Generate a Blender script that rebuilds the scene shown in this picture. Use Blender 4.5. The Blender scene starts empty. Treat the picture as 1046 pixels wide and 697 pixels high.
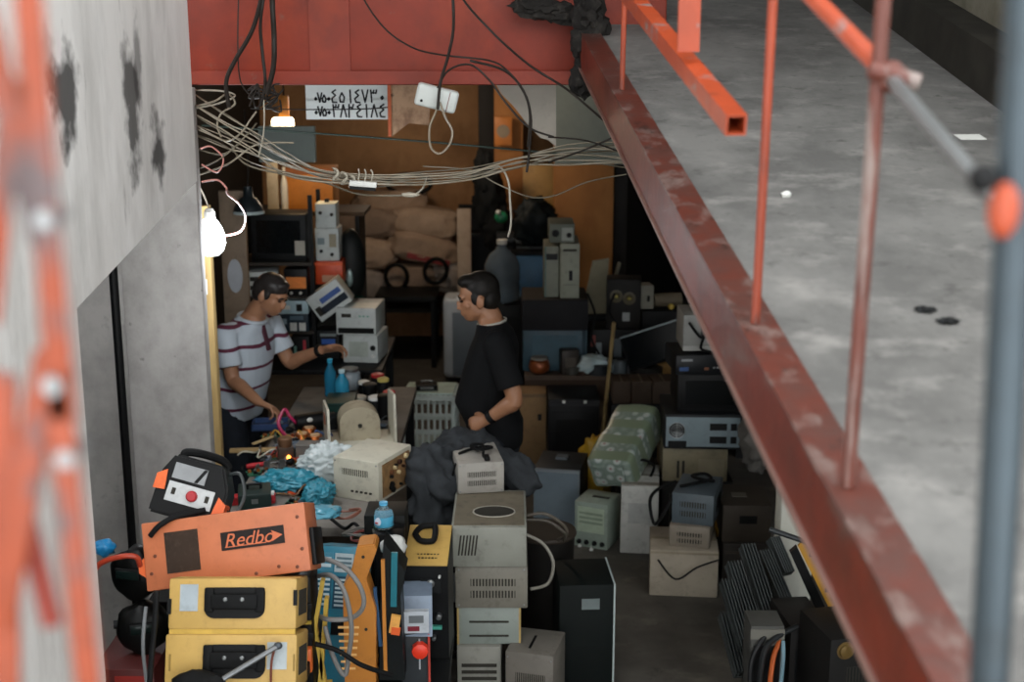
import bpy, bmesh, math, random
from mathutils import Vector, Matrix, Euler, noise
random.seed(7)
PI = math.pi
SC = bpy.context.scene
COL = SC.collection
# ------------------------------------------------------------------ camera
FPX = 45.0 / 36.0 * 1046
PITCH = math.radians(13.0)
CAMZ = 2.8
cp, sp = math.cos(PITCH), math.sin(PITCH)
cam_d = bpy.data.cameras.new('camera')
cam_d.lens = 45; cam_d.sensor_width = 36; cam_d.clip_start = .05; cam_d.clip_end = 100
cam = bpy.data.objects.new('camera', cam_d); COL.objects.link(cam)
cam.location = (0, 0, CAMZ); cam.rotation_euler = (PI / 2 - PITCH, 0, 0)
cam_d.dof.use_dof = True; cam_d.dof.focus_distance = 4.6; cam_d.dof.aperture_fstop = 2.8
SC.camera = cam

def ray(u, v):
    t = (348.5 - v) / FPX
    return Vector(((u - 523) / FPX, cp + t * sp, -sp + t * cp))
def at(u, v, Y):
    r = ray(u, v); s = Y / r.y
    return Vector((r.x * s, Y, CAMZ + r.z * s))
def gz(u, v, z):
    r = ray(u, v); s = (z - CAMZ) / r.z
    return Vector((r.x * s, r.y * s, z))
def zat(v, Y): return at(523, v, Y).z

# ------------------------------------------------------------------ materials
MATS = {}
def lin(h):
    h = h.lstrip('#')
    out = []
    for i in (0, 2, 4):
        c = int(h[i:i + 2], 16) / 255
        out.append(c / 12.92 if c <= .04045 else ((c + .055) / 1.055) ** 2.4)
    return tuple(out)
def mat(hexc, rough=.55, metal=0., var=.14, dirt=.25, scale=9., dcol='#2a241c', bump=0., name=None, alpha=None, emit=0., trans=0.):
    key = (hexc, rough, metal, var, dirt, scale, dcol, bump, emit, trans)
    if key in MATS: return MATS[key]
    m = bpy.data.materials.new(name or 'paint_' + hexc.strip('#'))
    m.use_nodes = True
    nt = m.node_tree; N = nt.nodes; L = nt.links
    b = N['Principled BSDF']
    b.inputs['Roughness'].default_value = rough; b.inputs['Metallic'].default_value = metal
    c = lin(hexc)
    if max(c) < .05 and not metal: b.inputs['Specular IOR Level'].default_value = .22
    tc = N.new('ShaderNodeTexCoord')
    n1 = N.new('ShaderNodeTexNoise'); n1.inputs['Scale'].default_value = scale; n1.inputs['Detail'].default_value = 5
    L.new(tc.outputs['Object'], n1.inputs['Vector'])
    r = N.new('ShaderNodeValToRGB')
    r.color_ramp.elements[0].position = .3; r.color_ramp.elements[1].position = .7
    r.color_ramp.elements[0].color = (*[max(0, x * (1 - var)) for x in c], 1)
    r.color_ramp.elements[1].color = (*[min(1, x * (1 + var)) for x in c], 1)
    L.new(n1.outputs['Fac'], r.inputs['Fac'])
    out = r.outputs['Color']
    if dirt > 0:
        n2 = N.new('ShaderNodeTexNoise'); n2.inputs['Scale'].default_value = scale * 2.3; n2.inputs['Detail'].default_value = 8
        n2.inputs['Roughness'].default_value = .7
        L.new(tc.outputs['Object'], n2.inputs['Vector'])
        r2 = N.new('ShaderNodeValToRGB')
        r2.color_ramp.elements[0].position = .52; r2.color_ramp.elements[1].position = .75
        r2.color_ramp.elements[0].color = (0, 0, 0, 1); r2.color_ramp.elements[1].color = (dirt, dirt, dirt, 1)
        L.new(n2.outputs['Fac'], r2.inputs['Fac'])
        mx = N.new('ShaderNodeMixRGB'); mx.inputs['Color2'].default_value = (*lin(dcol), 1)
        L.new(r2.outputs['Color'], mx.inputs['Fac']); L.new(out, mx.inputs['Color1'])
        out = mx.outputs['Color']
    L.new(out, b.inputs['Base Color'])
    if bump > 0:
        bp = N.new('ShaderNodeBump'); bp.inputs['Strength'].default_value = bump; bp.inputs['Distance'].default_value = .02
        L.new(n1.outputs['Fac'], bp.inputs['Height']); L.new(bp.outputs['Normal'], b.inputs['Normal'])
    if emit:
        b.inputs['Emission Color'].default_value = (*c, 1); b.inputs['Emission Strength'].default_value = emit
    if trans:
        b.inputs['Transmission Weight'].default_value = trans; b.inputs['IOR'].default_value = 1.2
    MATS[key] = m
    return m
BLACK = mat('#090a0b', .5, 0, .2, .15, dcol='#2a2823')
RUBBER = mat('#0a0b0c', .7, 0, .2, .2, dcol='#3a3834')
DARK = mat('#151718', .55, 0, .2, .25, dcol='#302e29')
BEIGE = mat('#a8a396', .55, 0, .08, .4, 7)
BEIGE2 = mat('#c3bfae', .5, 0, .08, .35, 7)
GREYB = mat('#a5a59c', .55, 0, .1, .45, 7)
SLOT = mat('#34322c', .8, 0, .1, .2)
STEEL = mat('#8d9090', .35, .8, .1, .25)
WHITEP = mat('#d8d9d4', .5, 0, .05, .15)
ORANGE = mat('#bf6e48', .5, 0, .06, .22, 14, '#5c2f1c')
YELLOW = mat('#c4a058', .5, 0, .06, .25, 12, '#6a5222')
AMBER = mat('#bd7a2e', .45, 0, .06, .25, 12, '#4a2c10')
RED = mat('#b3242c', .4, 0, .08, .1)
TEAL = mat('#2c7c94', .4, 0, .08, .2)
COPPER = mat('#b5652f', .35, .7, .2, .3)
WOOD = mat('#a3875a', .65, 0, .15, .3, 12)
GREENPCB = mat('#1f5c44', .5, 0, .25, .3, 30)

# ------------------------------------------------------------------ mesh builder
class MB:
    def __init__(s): s.bm = bmesh.new()
    def _mi(s, faces, mi):
        for f in faces: f.material_index = mi
    def box(s, c, d, rot=None, bev=0., mi=0, seg=2):
        r = bmesh.ops.create_cube(s.bm, size=1.0)
        vs = r['verts']
        for v in vs: v.co = Vector((v.co.x * d[0], v.co.y * d[1], v.co.z * d[2]))
        fs = set(f for v in vs for f in v.link_faces)
        s._mi(fs, mi)
        if bev > 0:
            es = list(set(e for v in vs for e in v.link_edges))
            rr = bmesh.ops.bevel(s.bm, geom=es, offset=min(bev, min(d) * .45), segments=seg, affect='EDGES', profile=.5)
            vs = list(set(rr['verts']) | set(v for v in vs if v.is_valid))
            for f in rr['faces']: f.material_index = mi
        M = Matrix.Translation(Vector(c))
        if rot is not None: M = M @ (rot.to_matrix().to_4x4() if isinstance(rot, Euler) else rot)
        for v in vs: v.co = M @ v.co
        return vs
    def ring(s, c, ax, up, a, b, n):
        ax = Vector(ax).normalized(); x = Vector(up).cross(ax)
        if x.length < 1e-5: x = ax.orthogonal()
        x.normalize(); y = ax.cross(x)
        return [s.bm.verts.new(Vector(c) + x * (a * math.cos(2 * PI * k / n)) + y * (b * math.sin(2 * PI * k / n))) for k in range(n)]
    def skin(s, rings, mi=0, caps=True):
        n = len(rings[0])
        for A, B in zip(rings, rings[1:]):
            for k in range(n):
                f = s.bm.faces.new((A[k], A[(k + 1) % n], B[(k + 1) % n], B[k])); f.material_index = mi
        if caps:
            f = s.bm.faces.new(list(reversed(rings[0]))); f.material_index = mi
            f = s.bm.faces.new(rings[-1]); f.material_index = mi
    def cyl(s, p0, p1, r, r2=None, n=14, mi=0):
        p0, p1 = Vector(p0), Vector(p1); ax = p1 - p0
        up = Vector((0, 0, 1)) if abs(ax.normalized().z) < .9 else Vector((1, 0, 0))
        s.skin([s.ring(p0, ax, up, r, r, n), s.ring(p1, ax, up, r2 if r2 is not None else r, r2 if r2 is not None else r, n)], mi)
    def tube(s, pts, r, n=7, mi=0, sub=6, close=False):
        P = [Vector(p) for p in pts]
        if len(P) > 2 and sub > 1:
            Q = []
            for i in range(len(P) - 1):
                a = P[max(i - 1, 0)]; b = P[i]; c = P[i + 1]; d = P[min(i + 2, len(P) - 1)]
                for k in range(sub):
                    t = k / sub
                    Q.append(.5 * ((2 * b) + (c - a) * t + (2 * a - 5 * b + 4 * c - d) * t * t + (-a + 3 * b - 3 * c + d) * t ** 3))
            Q.append(P[-1]); P = Q
        rings = []
        up = None
        for i, p in enumerate(P):
            ax = (P[min(i + 1, len(P) - 1)] - P[max(i - 1, 0)])
            if ax.length < 1e-7: ax = Vector((0, 0, 1))
            ax.normalize()
            if up is None: up = ax.orthogonal().normalized()
            up = (up - ax * up.dot(ax))
            if up.length < 1e-5: up = ax.orthogonal()
            up.normalize()
            y = ax.cross(up)
            rr = r(i / (len(P) - 1)) if callable(r) else r
            rings.append([s.bm.verts.new(p + up * (rr * math.cos(2 * PI * k / n)) + y * (rr * math.sin(2 * PI * k / n))) for k in range(n)])
        s.skin(rings, mi)
    def lathe(s, prof, c=(0, 0, 0), n=20, mi=0, M=None):
        rings = []
        for (r, z) in prof:
            rings.append([s.bm.verts.new(Vector((max(r, 1e-4) * math.cos(2 * PI * k / n), max(r, 1e-4) * math.sin(2 * PI * k / n), z))) for k in range(n)])
        for R in rings:
            for v in R:
                v.co = (M @ v.co if M is not None else v.co) + Vector(c)
        s.skin(rings, mi)
    def prism(s, pts, off, mi=0):
        off = Vector(off)
        A = [s.bm.verts.new(Vector(p)) for p in pts]; B = [s.bm.verts.new(Vector(p) + off) for p in pts]
        n = len(A); fs = []
        for k in range(n): fs.append(s.bm.faces.new((A[k], A[(k + 1) % n], B[(k + 1) % n], B[k])))
        fs.append(s.bm.faces.new(list(reversed(A)))); fs.append(s.bm.faces.new(B))
        s._mi(fs, mi)
        bmesh.ops.recalc_face_normals(s.bm, faces=fs)
    def quad(s, pts, mi=0):
        f = s.bm.faces.new([s.bm.verts.new(Vector(p)) for p in pts]); f.material_index = mi
    def ell(s, c, r, rot=None, mi=0, u=18, v=12):
        rr = bmesh.ops.create_uvsphere(s.bm, u_segments=u, v_segments=v, radius=1)
        M = Matrix.Translation(Vector(c))
        if rot is not None: M = M @ (rot.to_matrix().to_4x4() if not isinstance(rot, Matrix) or len(rot) == 3 else rot)
        for w in rr['verts']:
            w.co = M @ Vector((w.co.x * r[0], w.co.y * r[1], w.co.z * r[2]))
        s._mi(set(f for w in rr['verts'] for f in w.link_faces), mi)
        return rr['verts']
    def crumple(s, c, r, seed=0, amp=.25, freq=2.2, sub=4, mi=0, flat=None, rot=None):
        rr = bmesh.ops.create_icosphere(s.bm, subdivisions=sub, radius=1)
        o = Vector((seed * 7.3, seed * 3.1, seed * 1.7))
        for w in rr['verts']:
            d = w.co.normalized()
            k = 1 + amp * (noise.noise(d * freq + o) + .6 * (abs(noise.noise(d * freq * 2.3 + o)) * 2 - .6) + .3 * noise.noise(d * freq * 5 + o))
            q = Vector((d.x * r[0] * k, d.y * r[1] * k, d.z * r[2] * k))
            if rot is not None: q = rot.to_matrix() @ q
            if flat is not None: q.z = max(q.z, flat)
            w.co = Vector(c) + q
        s._mi(set(f for w in rr['verts'] for f in w.link_faces), mi)
    def build(s, name, mats, parent=None, smooth=30, loc=None):
        bmesh.ops.recalc_face_normals(s.bm, faces=s.bm.faces[:])
        me = bpy.data.meshes.new(name); s.bm.to_mesh(me); s.bm.free()
        for m in (mats if isinstance(mats, (list, tuple)) else [mats]): me.materials.append(m)
        if smooth:
            me.shade_smooth(); me.set_sharp_from_angle(angle=math.radians(smooth))
        o = bpy.data.objects.new(name, me); COL.objects.link(o)
        if loc is not None: o.location = loc
        if parent is not None: o.parent = parent
        return o

def tag(o, label, cat=None, group=None, kind=None):
    o['label'] = label
    if cat: o['category'] = cat
    if group: o['group'] = group
    if kind: o['kind'] = kind
    return o
def thing(name, label, cat, loc=(0, 0, 0), rot=(0, 0, 0), group=None):
    o = bpy.data.objects.new(name, None); COL.objects.link(o)
    o.empty_display_size = .1
    o.location = loc; o.rotation_euler = rot
    return tag(o, label, cat, group)
def struct(name, mb, m, label, smooth=30):
    o = mb.build(name, m, None, smooth); o['kind'] = 'structure'; o['label'] = label
    return o
def recentre(o, p):
    """move a world-space mesh's origin to p"""
    p = Vector(p)
    o.data.transform(Matrix.Translation(-p)); o.location = p
    return o
def copy_tree(o, parent=None):
    c = o.copy(); COL.objects.link(c)
    if parent is not None: c.parent = parent
    for ch in list(o.children): copy_tree(ch, c)
    return c
_fc = {}
def text_mesh(s, size, name, m, parent, M, shear=0., depth=.0006, align='CENTER', bold=0.):
    cu = bpy.data.curves.new('t', 'FONT'); cu.body = s; cu.size = size; cu.align_x = align; cu.align_y = 'CENTER'
    cu.shear = shear; cu.extrude = depth; cu.offset = bold
    t = bpy.data.objects.new('t', cu); COL.objects.link(t)
    dg = bpy.context.evaluated_depsgraph_get()
    me = bpy.data.meshes.new_from_object(t.evaluated_get(dg))
    bpy.data.objects.remove(t); bpy.data.curves.remove(cu)
    me.name = name; me.materials.clear(); me.materials.append(m)
    me.transform(M)
    o = bpy.data.objects.new(name, me); COL.objects.link(o); o.parent = parent
    return o

# ------------------------------------------------------------------ device builder
def face_frame(W, D, H, f):
    """matrix mapping (a in m from face centre, b in m from face bottom, n outwards) to local coordinates"""
    if f == 'F': o, u, v, n = (0, -D / 2, 0), (1, 0, 0), (0, 0, 1), (0, -1, 0)
    elif f == 'B': o, u, v, n = (0, D / 2, 0), (-1, 0, 0), (0, 0, 1), (0, 1, 0)
    elif f == 'R': o, u, v, n = (W / 2, 0, 0), (0, 1, 0), (0, 0, 1), (1, 0, 0)
    elif f == 'L': o, u, v, n = (-W / 2, 0, 0), (0, -1, 0), (0, 0, 1), (-1, 0, 0)
    else: o, u, v, n = (0, -D / 2, H), (1, 0, 0), (0, 1, 0), (0, 0, 1)
    M = Matrix.Identity(4)
    for i in range(3):
        M[i][0] = u[i]; M[i][1] = v[i]; M[i][2] = n[i]; M[i][3] = o[i]
    return M
def dims(W, D, H, f):
    return {'F': (W, H), 'B': (W, H), 'R': (D, H), 'L': (D, H), 'T': (W, D)}[f]
def fbox(M, a, b, w, h, n0, n1, m, name, parent, bev=0.):
    mb = MB(); mb.box((0, 0, 0), (w, h, n1 - n0), bev=bev)
    for v in mb.bm.verts: v.co = M @ (v.co + Vector((a, b, (n0 + n1) / 2)))
    return mb.build(name, m, parent)
def feature(root, W, D, H, ft):
    k, f = ft[0], ft[1]
    M = face_frame(W, D, H, f); fw, fh = dims(W, D, H, f)
    a, b = ft[2] * fw, ft[3] * fh
    if k == 'vent':          # ('vent', face, a, b, w, h, n, mat) louvred panel
        w, h, n, m = ft[4] * fw, ft[5] * fh, ft[6], ft[7]
        mb = MB()
        def add(ca, cb, sw, sh, n0, n1, mi):
            vs = mb.box((ca, cb, (n0 + n1) / 2), (sw, sh, n1 - n0), mi=mi)
        add(a, b, w, h, -.001, .0008, 0)
        for i in range(n): add(a - w / 2 + (i + .5) * w / n, b, w / n * .45, h, .0008, .0022, 1)
        for v in mb.bm.verts: v.co = M @ v.co
        return mb.build('vent', [SLOT, m], root, 0)
    if k == 'slots':         # ('slots', face, a, b, w, h, n, vertical)
        w, h, n, ver = ft[4] * fw, ft[5] * fh, ft[6], ft[7]
        sk = ft[8] if len(ft) > 8 else 0
        mb = MB()
        for i in range(n):
            if ver: mb.box((a - w / 2 + (i + .5) * w / n, b, 0), (w / n * .5, h, .005), rot=Euler((0, 0, sk)))
            else: mb.box((a, b - h / 2 + (i + .5) * h / n, 0), (w, h / n * .5, .005), rot=Euler((0, 0, sk)))
        for v in mb.bm.verts: v.co = M @ v.co
        return mb.build('vent', ft[9] if len(ft) > 9 else SLOT, root, 0)
    if k == 'plate':         # ('plate', face, a, b, w, h, mat, name, thick)
        return fbox(M, a, b, ft[4] * fw, ft[5] * fh, -.001, ft[8] if len(ft) > 8 else .002, ft[6], ft[7], root)
    if k == 'frame':         # bezel: ('frame', face, a,b,w,h,mat,screenmat)
        fbox(M, a, b, ft[4] * fw, ft[5] * fh, -.001, .004, ft[6], 'bezel', root, .002)
        return fbox(M, a, b, ft[4] * fw * .82, ft[5] * fh * .76, .003, .005, ft[7], 'screen', root)
    if k == 'knob':          # ('knob', face, a, b, r, mat)
        mb = MB(); r = ft[4]
        mb.lathe([(r * 1.25, 0), (r * 1.25, .003), (r, .004), (r * .9, .014), (r * .7, .016), (.0001, .016)], n=16)
        mb.box((0, r * .4, .017), (r * .25, r * .9, .004))
        for v in mb.bm.verts: v.co = M @ (v.co + Vector((a, b, 0)))
        return mb.build('knob', ft[5], root)
    if k == 'socket':        # ('socket', face, a, b, r, mat)
        mb = MB(); r = ft[4]
        mb.lathe([(r * .55, 0), (r, 0), (r, .012), (r * .8, .014), (r * .55, .014), (r * .5, .002)], n=16)
        mb.lathe([(r * .2, 0), (r * .2, .01), (.0001, .01)], n=10)
        for v in mb.bm.verts: v.co = M @ (v.co + Vector((a, b, 0)))
        return mb.build('socket', ft[5], root)
    if k == 'buttons':       # ('buttons', face, a, b, w, n, size, mat)
        for i in range(ft[5]):
            q = (a - ft[4] * fw / 2 + (i + .5) * ft[4] * fw / ft[5])
            fbox(M, q, b, ft[6], ft[6] * .7, -.001, .006, ft[7], 'button', root, .001)
        return
    if k == 'handle':        # bail: ('handle', face, a, b, w, mat, rise, r)
        w = ft[4] * fw; rs = ft[6]; r = ft[7]
        mb = MB()
        pts = [Vector((a - w / 2, b, -.002)), Vector((a - w / 2, b, rs * .7)), Vector((a - w * .38, b, rs)), Vector((a + w * .38, b, rs)), Vector((a + w / 2, b, rs * .7)), Vector((a + w / 2, b, -.002))]
        mb.tube([M @ p for p in pts], r, 8, sub=4)
        return mb.build('handle', ft[5], root)
    if k == 'grip':          # moulded black handle in a recess: ('grip', face, a, b, w, h, mat)
        w, h = ft[4] * fw, ft[5] * fh
        mb = MB(); rr = min(w, h) * .32; P2 = []
        for cx_, cy_, t0 in ((w / 2 - rr, h / 2 - rr * .5, 0), (-w / 2 + rr, h / 2 - rr * .5, 1), (-w / 2 + rr, -h / 2 + rr, 2), (w / 2 - rr, -h / 2 + rr, 3)):
            for q in range(6):
                t = (t0 + q / 5) * PI / 2; P2.append((cx_ + rr * math.cos(t), cy_ + (rr if t0 > 1 else rr * .5) * math.sin(t)))
        mb.prism([M @ Vector((a + x, b + y, -.002)) for x, y in P2], M.to_3x3() @ Vector((0, 0, .008)))
        o = mb.build('handle', ft[6], root)
        mb = MB()
        mb.box((a, b + h * .05, .014), (w * .78, h * .5, .018), bev=.008)
        mb.box((a - w * .42, b + h * .1, .010), (w * .16, h * .8, .014), bev=.006)
        mb.box((a + w * .42, b + h * .1, .010), (w * .16, h * .8, .014), bev=.006)
        for v in mb.bm.verts: v.co = M @ v.co
        mb.build('grip_bar', RUBBER, o)
        for sg in (-1, 1):
            mb = MB(); mb.lathe([(.007, 0), (.007, .003), (.004, .005), (.0001, .005)], n=10)
            for v in mb.bm.verts: v.co = M @ (v.co + Vector((a + sg * w * .14, b + h * .12, .0225)))
            mb.build('screw', STEEL, o)
        return o
    if k == 'fan':           # ('fan', face, a, b, r)
        r = ft[4]; mb = MB()
        mb.lathe([(r, -.001), (r, .002), (r * .96, .002), (.0001, .002)], n=24)
        for q in (1., .72, .45, .2):
            pts = [Vector((r * q * math.cos(t * PI / 10), r * q * math.sin(t * PI / 10), .004)) for t in range(21)]
            mb.tube(pts, .002, 5, 1, sub=1)
        mb.cyl((-r, 0, .004), (r, 0, .004), .002, n=5, mi=1); mb.cyl((0, -r, .004), (0, r, .004), .002, n=5, mi=1)
        for v in mb.bm.verts: v.co = M @ (v.co + Vector((a, b, .004)))
        return mb.build('fan_grille', [BLACK, STEEL], root)
    if k == 'screws':
        mb_r = ft[4]
        for sa in (-1, 1):
            for sb in (.08, .92):
                mb = MB(); mb.lathe([(mb_r, 0), (mb_r, .002), (mb_r * .5, .003), (.0001, .003)], n=8)
                for v in mb.bm.verts: v.co = M @ (v.co + Vector((sa * fw * .45, sb * fh, 0)))
                mb.build('screw', ft[5], root)
        return
    if k == 'text':          # ('text', face, a, b, string, size, mat)
        return text_mesh(ft[4], ft[5], 'lettering', ft[6], root, M @ Matrix.Translation((a, b, .0025)), ft[7] if len(ft) > 7 else 0)
    if k == 'hole':          # dark oval recess on a face with rim: ('hole', face, a, b, w, h)
        w, h = ft[4] * fw, ft[5] * fh; mb = MB()
        R = [[Vector((a + w / 2 * q * math.cos(2 * PI * i / 24), b + h / 2 * q * math.sin(2 * PI * i / 24), z)) for i in range(24)] for q, z in ((1.06, .002), (1.03, .007), (.98, .0055))]
        rings = [[mb.bm.verts.new(M @ p) for p in r] for r in R]
        for A, B in zip(rings, rings[1:]):
            for i in range(24): mb.bm.faces.new((A[i], A[(i + 1) % 24], B[(i + 1) % 24], B[i]))
        mb.bm.faces.new(rings[-1]).material_index = 1
        return mb.build('carrying_hole', [BEIGE, SLOT], root)
def dev(name, label, cat, u0, u1, v0, v1, Y, D, yaw=0., zb=None, m=BEIGE, feats=(), roll=0., tilt=0., bev=.006, group=None, lid=None, body='case', wh=None):
    """a boxed device whose front face fills the pixel rectangle at plane Y"""
    um, vm = (u0 + u1) / 2, (v0 + v1) / 2
    A, B = at(u0, vm, Y), at(u1, vm, Y)
    W = (B.x - A.x) / max(.5, math.cos(yaw)); zt = zat(v0, Y)
    z0 = zat(v1, Y) if zb is None else zb
    H = zt - z0
    if wh: W, H = wh[0] or W, wh[1] or H
    R = Euler((tilt, roll, yaw)).to_matrix()
    fc = Vector(((A.x + B.x) / 2, Y, z0 + H / 2))
    loc = fc + R @ Vector((0, D / 2, -H / 2))
    if not roll and not tilt: loc.z = z0
    root = thing(name, label, cat, loc, (tilt, roll, yaw), group)
    mb = MB(); mb.box((0, 0, H / 2), (W, D, H), bev=bev); c = mb.build(body, m, root)
    root['dims'] = (W, D, H)
    for ft in feats: feature(root, W, D, H, ft)
    return root
def top_of(root): return root.location.z + root['dims'][2]
# ------------------------------------------------------------------ setting materials
def layered(hexc, layers, rough=.8, bump=.15, name='surface'):
    """layers: (colour, scale3, lo, hi, amount, detail)"""
    m = bpy.data.materials.new(name); m.use_nodes = True
    nt = m.node_tree; N = nt.nodes; L = nt.links; b = N['Principled BSDF']
    b.inputs['Roughness'].default_value = rough
    tc = N.new('ShaderNodeTexCoord')
    rgb = N.new('ShaderNodeRGB'); rgb.outputs[0].default_value = (*lin(hexc), 1); out = rgb.outputs[0]
    for i, (c, s3, lo, hi, am, det) in enumerate(layers):
        mp = N.new('ShaderNodeMapping'); mp.inputs['Scale'].default_value = s3; mp.inputs['Location'].default_value = (i * 3.7, i * 1.9, i * 5.3)
        L.new(tc.outputs['Object'], mp.inputs['Vector'])
        n = N.new('ShaderNodeTexNoise'); n.inputs['Scale'].default_value = 1; n.inputs['Detail'].default_value = det; n.inputs['Roughness'].default_value = .65
        L.new(mp.outputs[0], n.inputs['Vector'])
        r = N.new('ShaderNodeValToRGB'); r.color_ramp.elements[0].position = lo; r.color_ramp.elements[1].position = hi
        r.color_ramp.elements[0].color = (0, 0, 0, 1); r.color_ramp.elements[1].color = (am, am, am, 1)
        L.new(n.outputs['Fac'], r.inputs['Fac'])
        mx = N.new('ShaderNodeMixRGB'); mx.inputs['Color2'].default_value = (*lin(c), 1)
        L.new(r.outputs['Color'], mx.inputs['Fac']); L.new(out, mx.inputs['Color1']); out = mx.outputs['Color']
        if i == 0 and bump:
            bp = N.new('ShaderNodeBump'); bp.inputs['Strength'].default_value = bump; bp.inputs['Distance'].default_value = .02
            L.new(n.outputs['Fac'], bp.inputs['Height']); L.new(bp.outputs['Normal'], b.inputs['Normal'])
    L.new(out, b.inputs['Base Color'])
    return m
PLASTER = layered('#d6d4d0', [('#aeaca8', (3, 4, 1.2), .45, .7, .7, 6), ('#e6e5e2', (6, 4, 1.5), .5, .7, .7, 5), ('#55534f', (5, 11, 1.8), .64, .76, .8, 6), ('#c9a7b4', (2, 3, 2), .64, .75, .35, 3)], name='stained_plaster')
CONC = layered('#aaa7a4', [('#807d7a', (5, 5, 4), .4, .7, .8, 8), ('#a8a6a2', (11, 11, 9), .5, .72, .6, 7), ('#3a3836', (16, 16, 14), .66, .76, .7, 6)], name='raw_concrete')
RAMPC = layered('#706f6c', [('#545351', (3.2, 2.6, 2), .40, .62, .9, 9), ('#878581', (7, 9, 7), .52, .70, .75, 9), ('#403f3d', (15, 20, 15), .58, .72, .8, 9), ('#3a3936', (40, 60, 40), .66, .74, .5, 3)], rough=.85, bump=.4, name='dusty_concrete')
FLOORM = layered('#57534c', [('#3a3632', (1.5, 1.5, 1), .4, .65, .9, 7), ('#7d776c', (5, 6, 5), .55, .75, .5, 6), ('#1d1b19', (8, 8, 8), .62, .75, .8, 6)], rough=.75, name='worn_floor')
REDOX = layered('#84280f', [('#66200e', (4, 4, 4), .4, .7, .8, 7), ('#96350f', (4, 3, 3), .5, .7, .6, 5), ('#6a5a52', (9, 9, 9), .66, .76, .6, 6), ('#2a1c16', (6, 9, 9), .68, .8, .8, 6)], rough=.6, name='worn_red_oxide')
STRINGM = layered('#58291e', [('#4a312b', (8, 8, 8), .4, .62, .9, 7), ('#6f5d57', (13, 8, 13), .52, .64, .85, 8), ('#231814', (16, 9, 16), .58, .68, .9, 7)], rough=.45, name='worn_orange_steel')
STRWEB = layered('#641f0d', [('#47180b', (8, 8, 8), .4, .65, .8, 7), ('#5f524b', (3, 1.4, 5), .58, .70, .75, 5)], rough=.4, name='orange_steel_web')
ORSTEEL = layered('#a3401d', [('#873619', (9, 9, 9), .4, .7, .7, 6), ('#77726f', (10, 10, 10), .60, .68, .9, 5), ('#4a2218', (22, 22, 22), .64, .74, .8, 5)], rough=.45, name='orange_railing_paint')
RODM = layered('#633226', [('#4e2a22', (30, 30, 9), .4, .7, .8, 6), ('#857a74', (30, 30, 3), .5, .62, .85, 5)], rough=.5, name='rusty_rod')
PLYB = layered('#b4875c', [('#8a6440', (2, 2, 2), .4, .65, .8, 7), ('#bf9468', (9, 1, 2), .5, .75, .6, 6), ('#2e2118', (7, 7, 7), .66, .76, .8, 5)], name='brown_board')
ORWALL = layered('#a8713c', [('#8a5a2e', (3, 3, 2), .4, .7, .8, 6), ('#c28a4c', (2, 6, 1), .55, .75, .5, 5)], name='ochre_partition')
GREYW = layered('#8d9792', [('#747d79', (2, 2, 2), .4, .7, .7, 6)], name='grey_green_wall')
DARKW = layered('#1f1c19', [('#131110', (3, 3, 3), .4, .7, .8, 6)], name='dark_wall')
POSTW = layered('#b99c66', [('#8f7447', (14, 14, 2), .42, .68, .8, 7), ('#3a2c1c', (20, 20, 5), .66, .74, .9, 5)], name='yellow_timber')
MOSS = layered('#6f6b5e', [('#4b4a38', (5, 5, 5), .4, .65, .9, 8), ('#2c2a22', (9, 9, 9), .58, .72, .8, 7)], name='mossy_wall')

def add_stains(m, spots, col):
    nt = m.node_tree; N = nt.nodes; L = nt.links; b = N['Principled BSDF']
    src = b.inputs['Base Color'].links[0].from_socket
    tc = N.new('ShaderNodeTexCoord')
    nz = N.new('ShaderNodeTexNoise'); nz.inputs['Scale'].default_value = 9; nz.inputs['Detail'].default_value = 7; L.new(tc.outputs['Object'], nz.inputs['Vector'])
    for (c, r, am) in spots:
        mp = N.new('ShaderNodeVectorMath'); mp.operation = 'SUBTRACT'; mp.inputs[1].default_value = c; L.new(tc.outputs['Object'], mp.inputs[0])
        dv = N.new('ShaderNodeVectorMath'); dv.operation = 'DIVIDE'; dv.inputs[1].default_value = r; L.new(mp.outputs[0], dv.inputs[0])
        ln = N.new('ShaderNodeVectorMath'); ln.operation = 'LENGTH'; L.new(dv.outputs[0], ln.inputs[0])
        ad = N.new('ShaderNodeMath'); ad.operation = 'MULTIPLY_ADD'; ad.inputs[1].default_value = 2.2; L.new(nz.outputs['Fac'], ad.inputs[0]); L.new(ln.outputs['Value'], ad.inputs[2])
        mr = N.new('ShaderNodeMapRange'); mr.inputs['From Min'].default_value = 1.6; mr.inputs['From Max'].default_value = 2.1; mr.inputs['To Min'].default_value = am; mr.inputs['To Max'].default_value = 0
        L.new(ad.outputs[0], mr.inputs['Value'])
        mx = N.new('ShaderNodeMixRGB'); mx.inputs['Color2'].default_value = (*lin(col), 1)
        L.new(mr.outputs[0], mx.inputs['Fac']); L.new(src, mx.inputs['Color1']); src = mx.outputs['Color']
    L.new(src, b.inputs['Base Color'])
def onwall(u, v):
    r = ray(u, v); k = -1.2 / r.x
    return Vector((-1.2, r.y * k, CAMZ + r.z * k))
add_stains(PLASTER, [(onwall(68, 95), (.2, .13, .17), .9), (onwall(134, 105), (.2, .10, .26), .85), (onwall(162, 150), (.2, .13, .13), .9), (onwall(140, 60), (.2, .05, .2), .6), (onwall(40, 60), (.2, .2, .1), .4)], '#1f1e1d')
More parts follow.
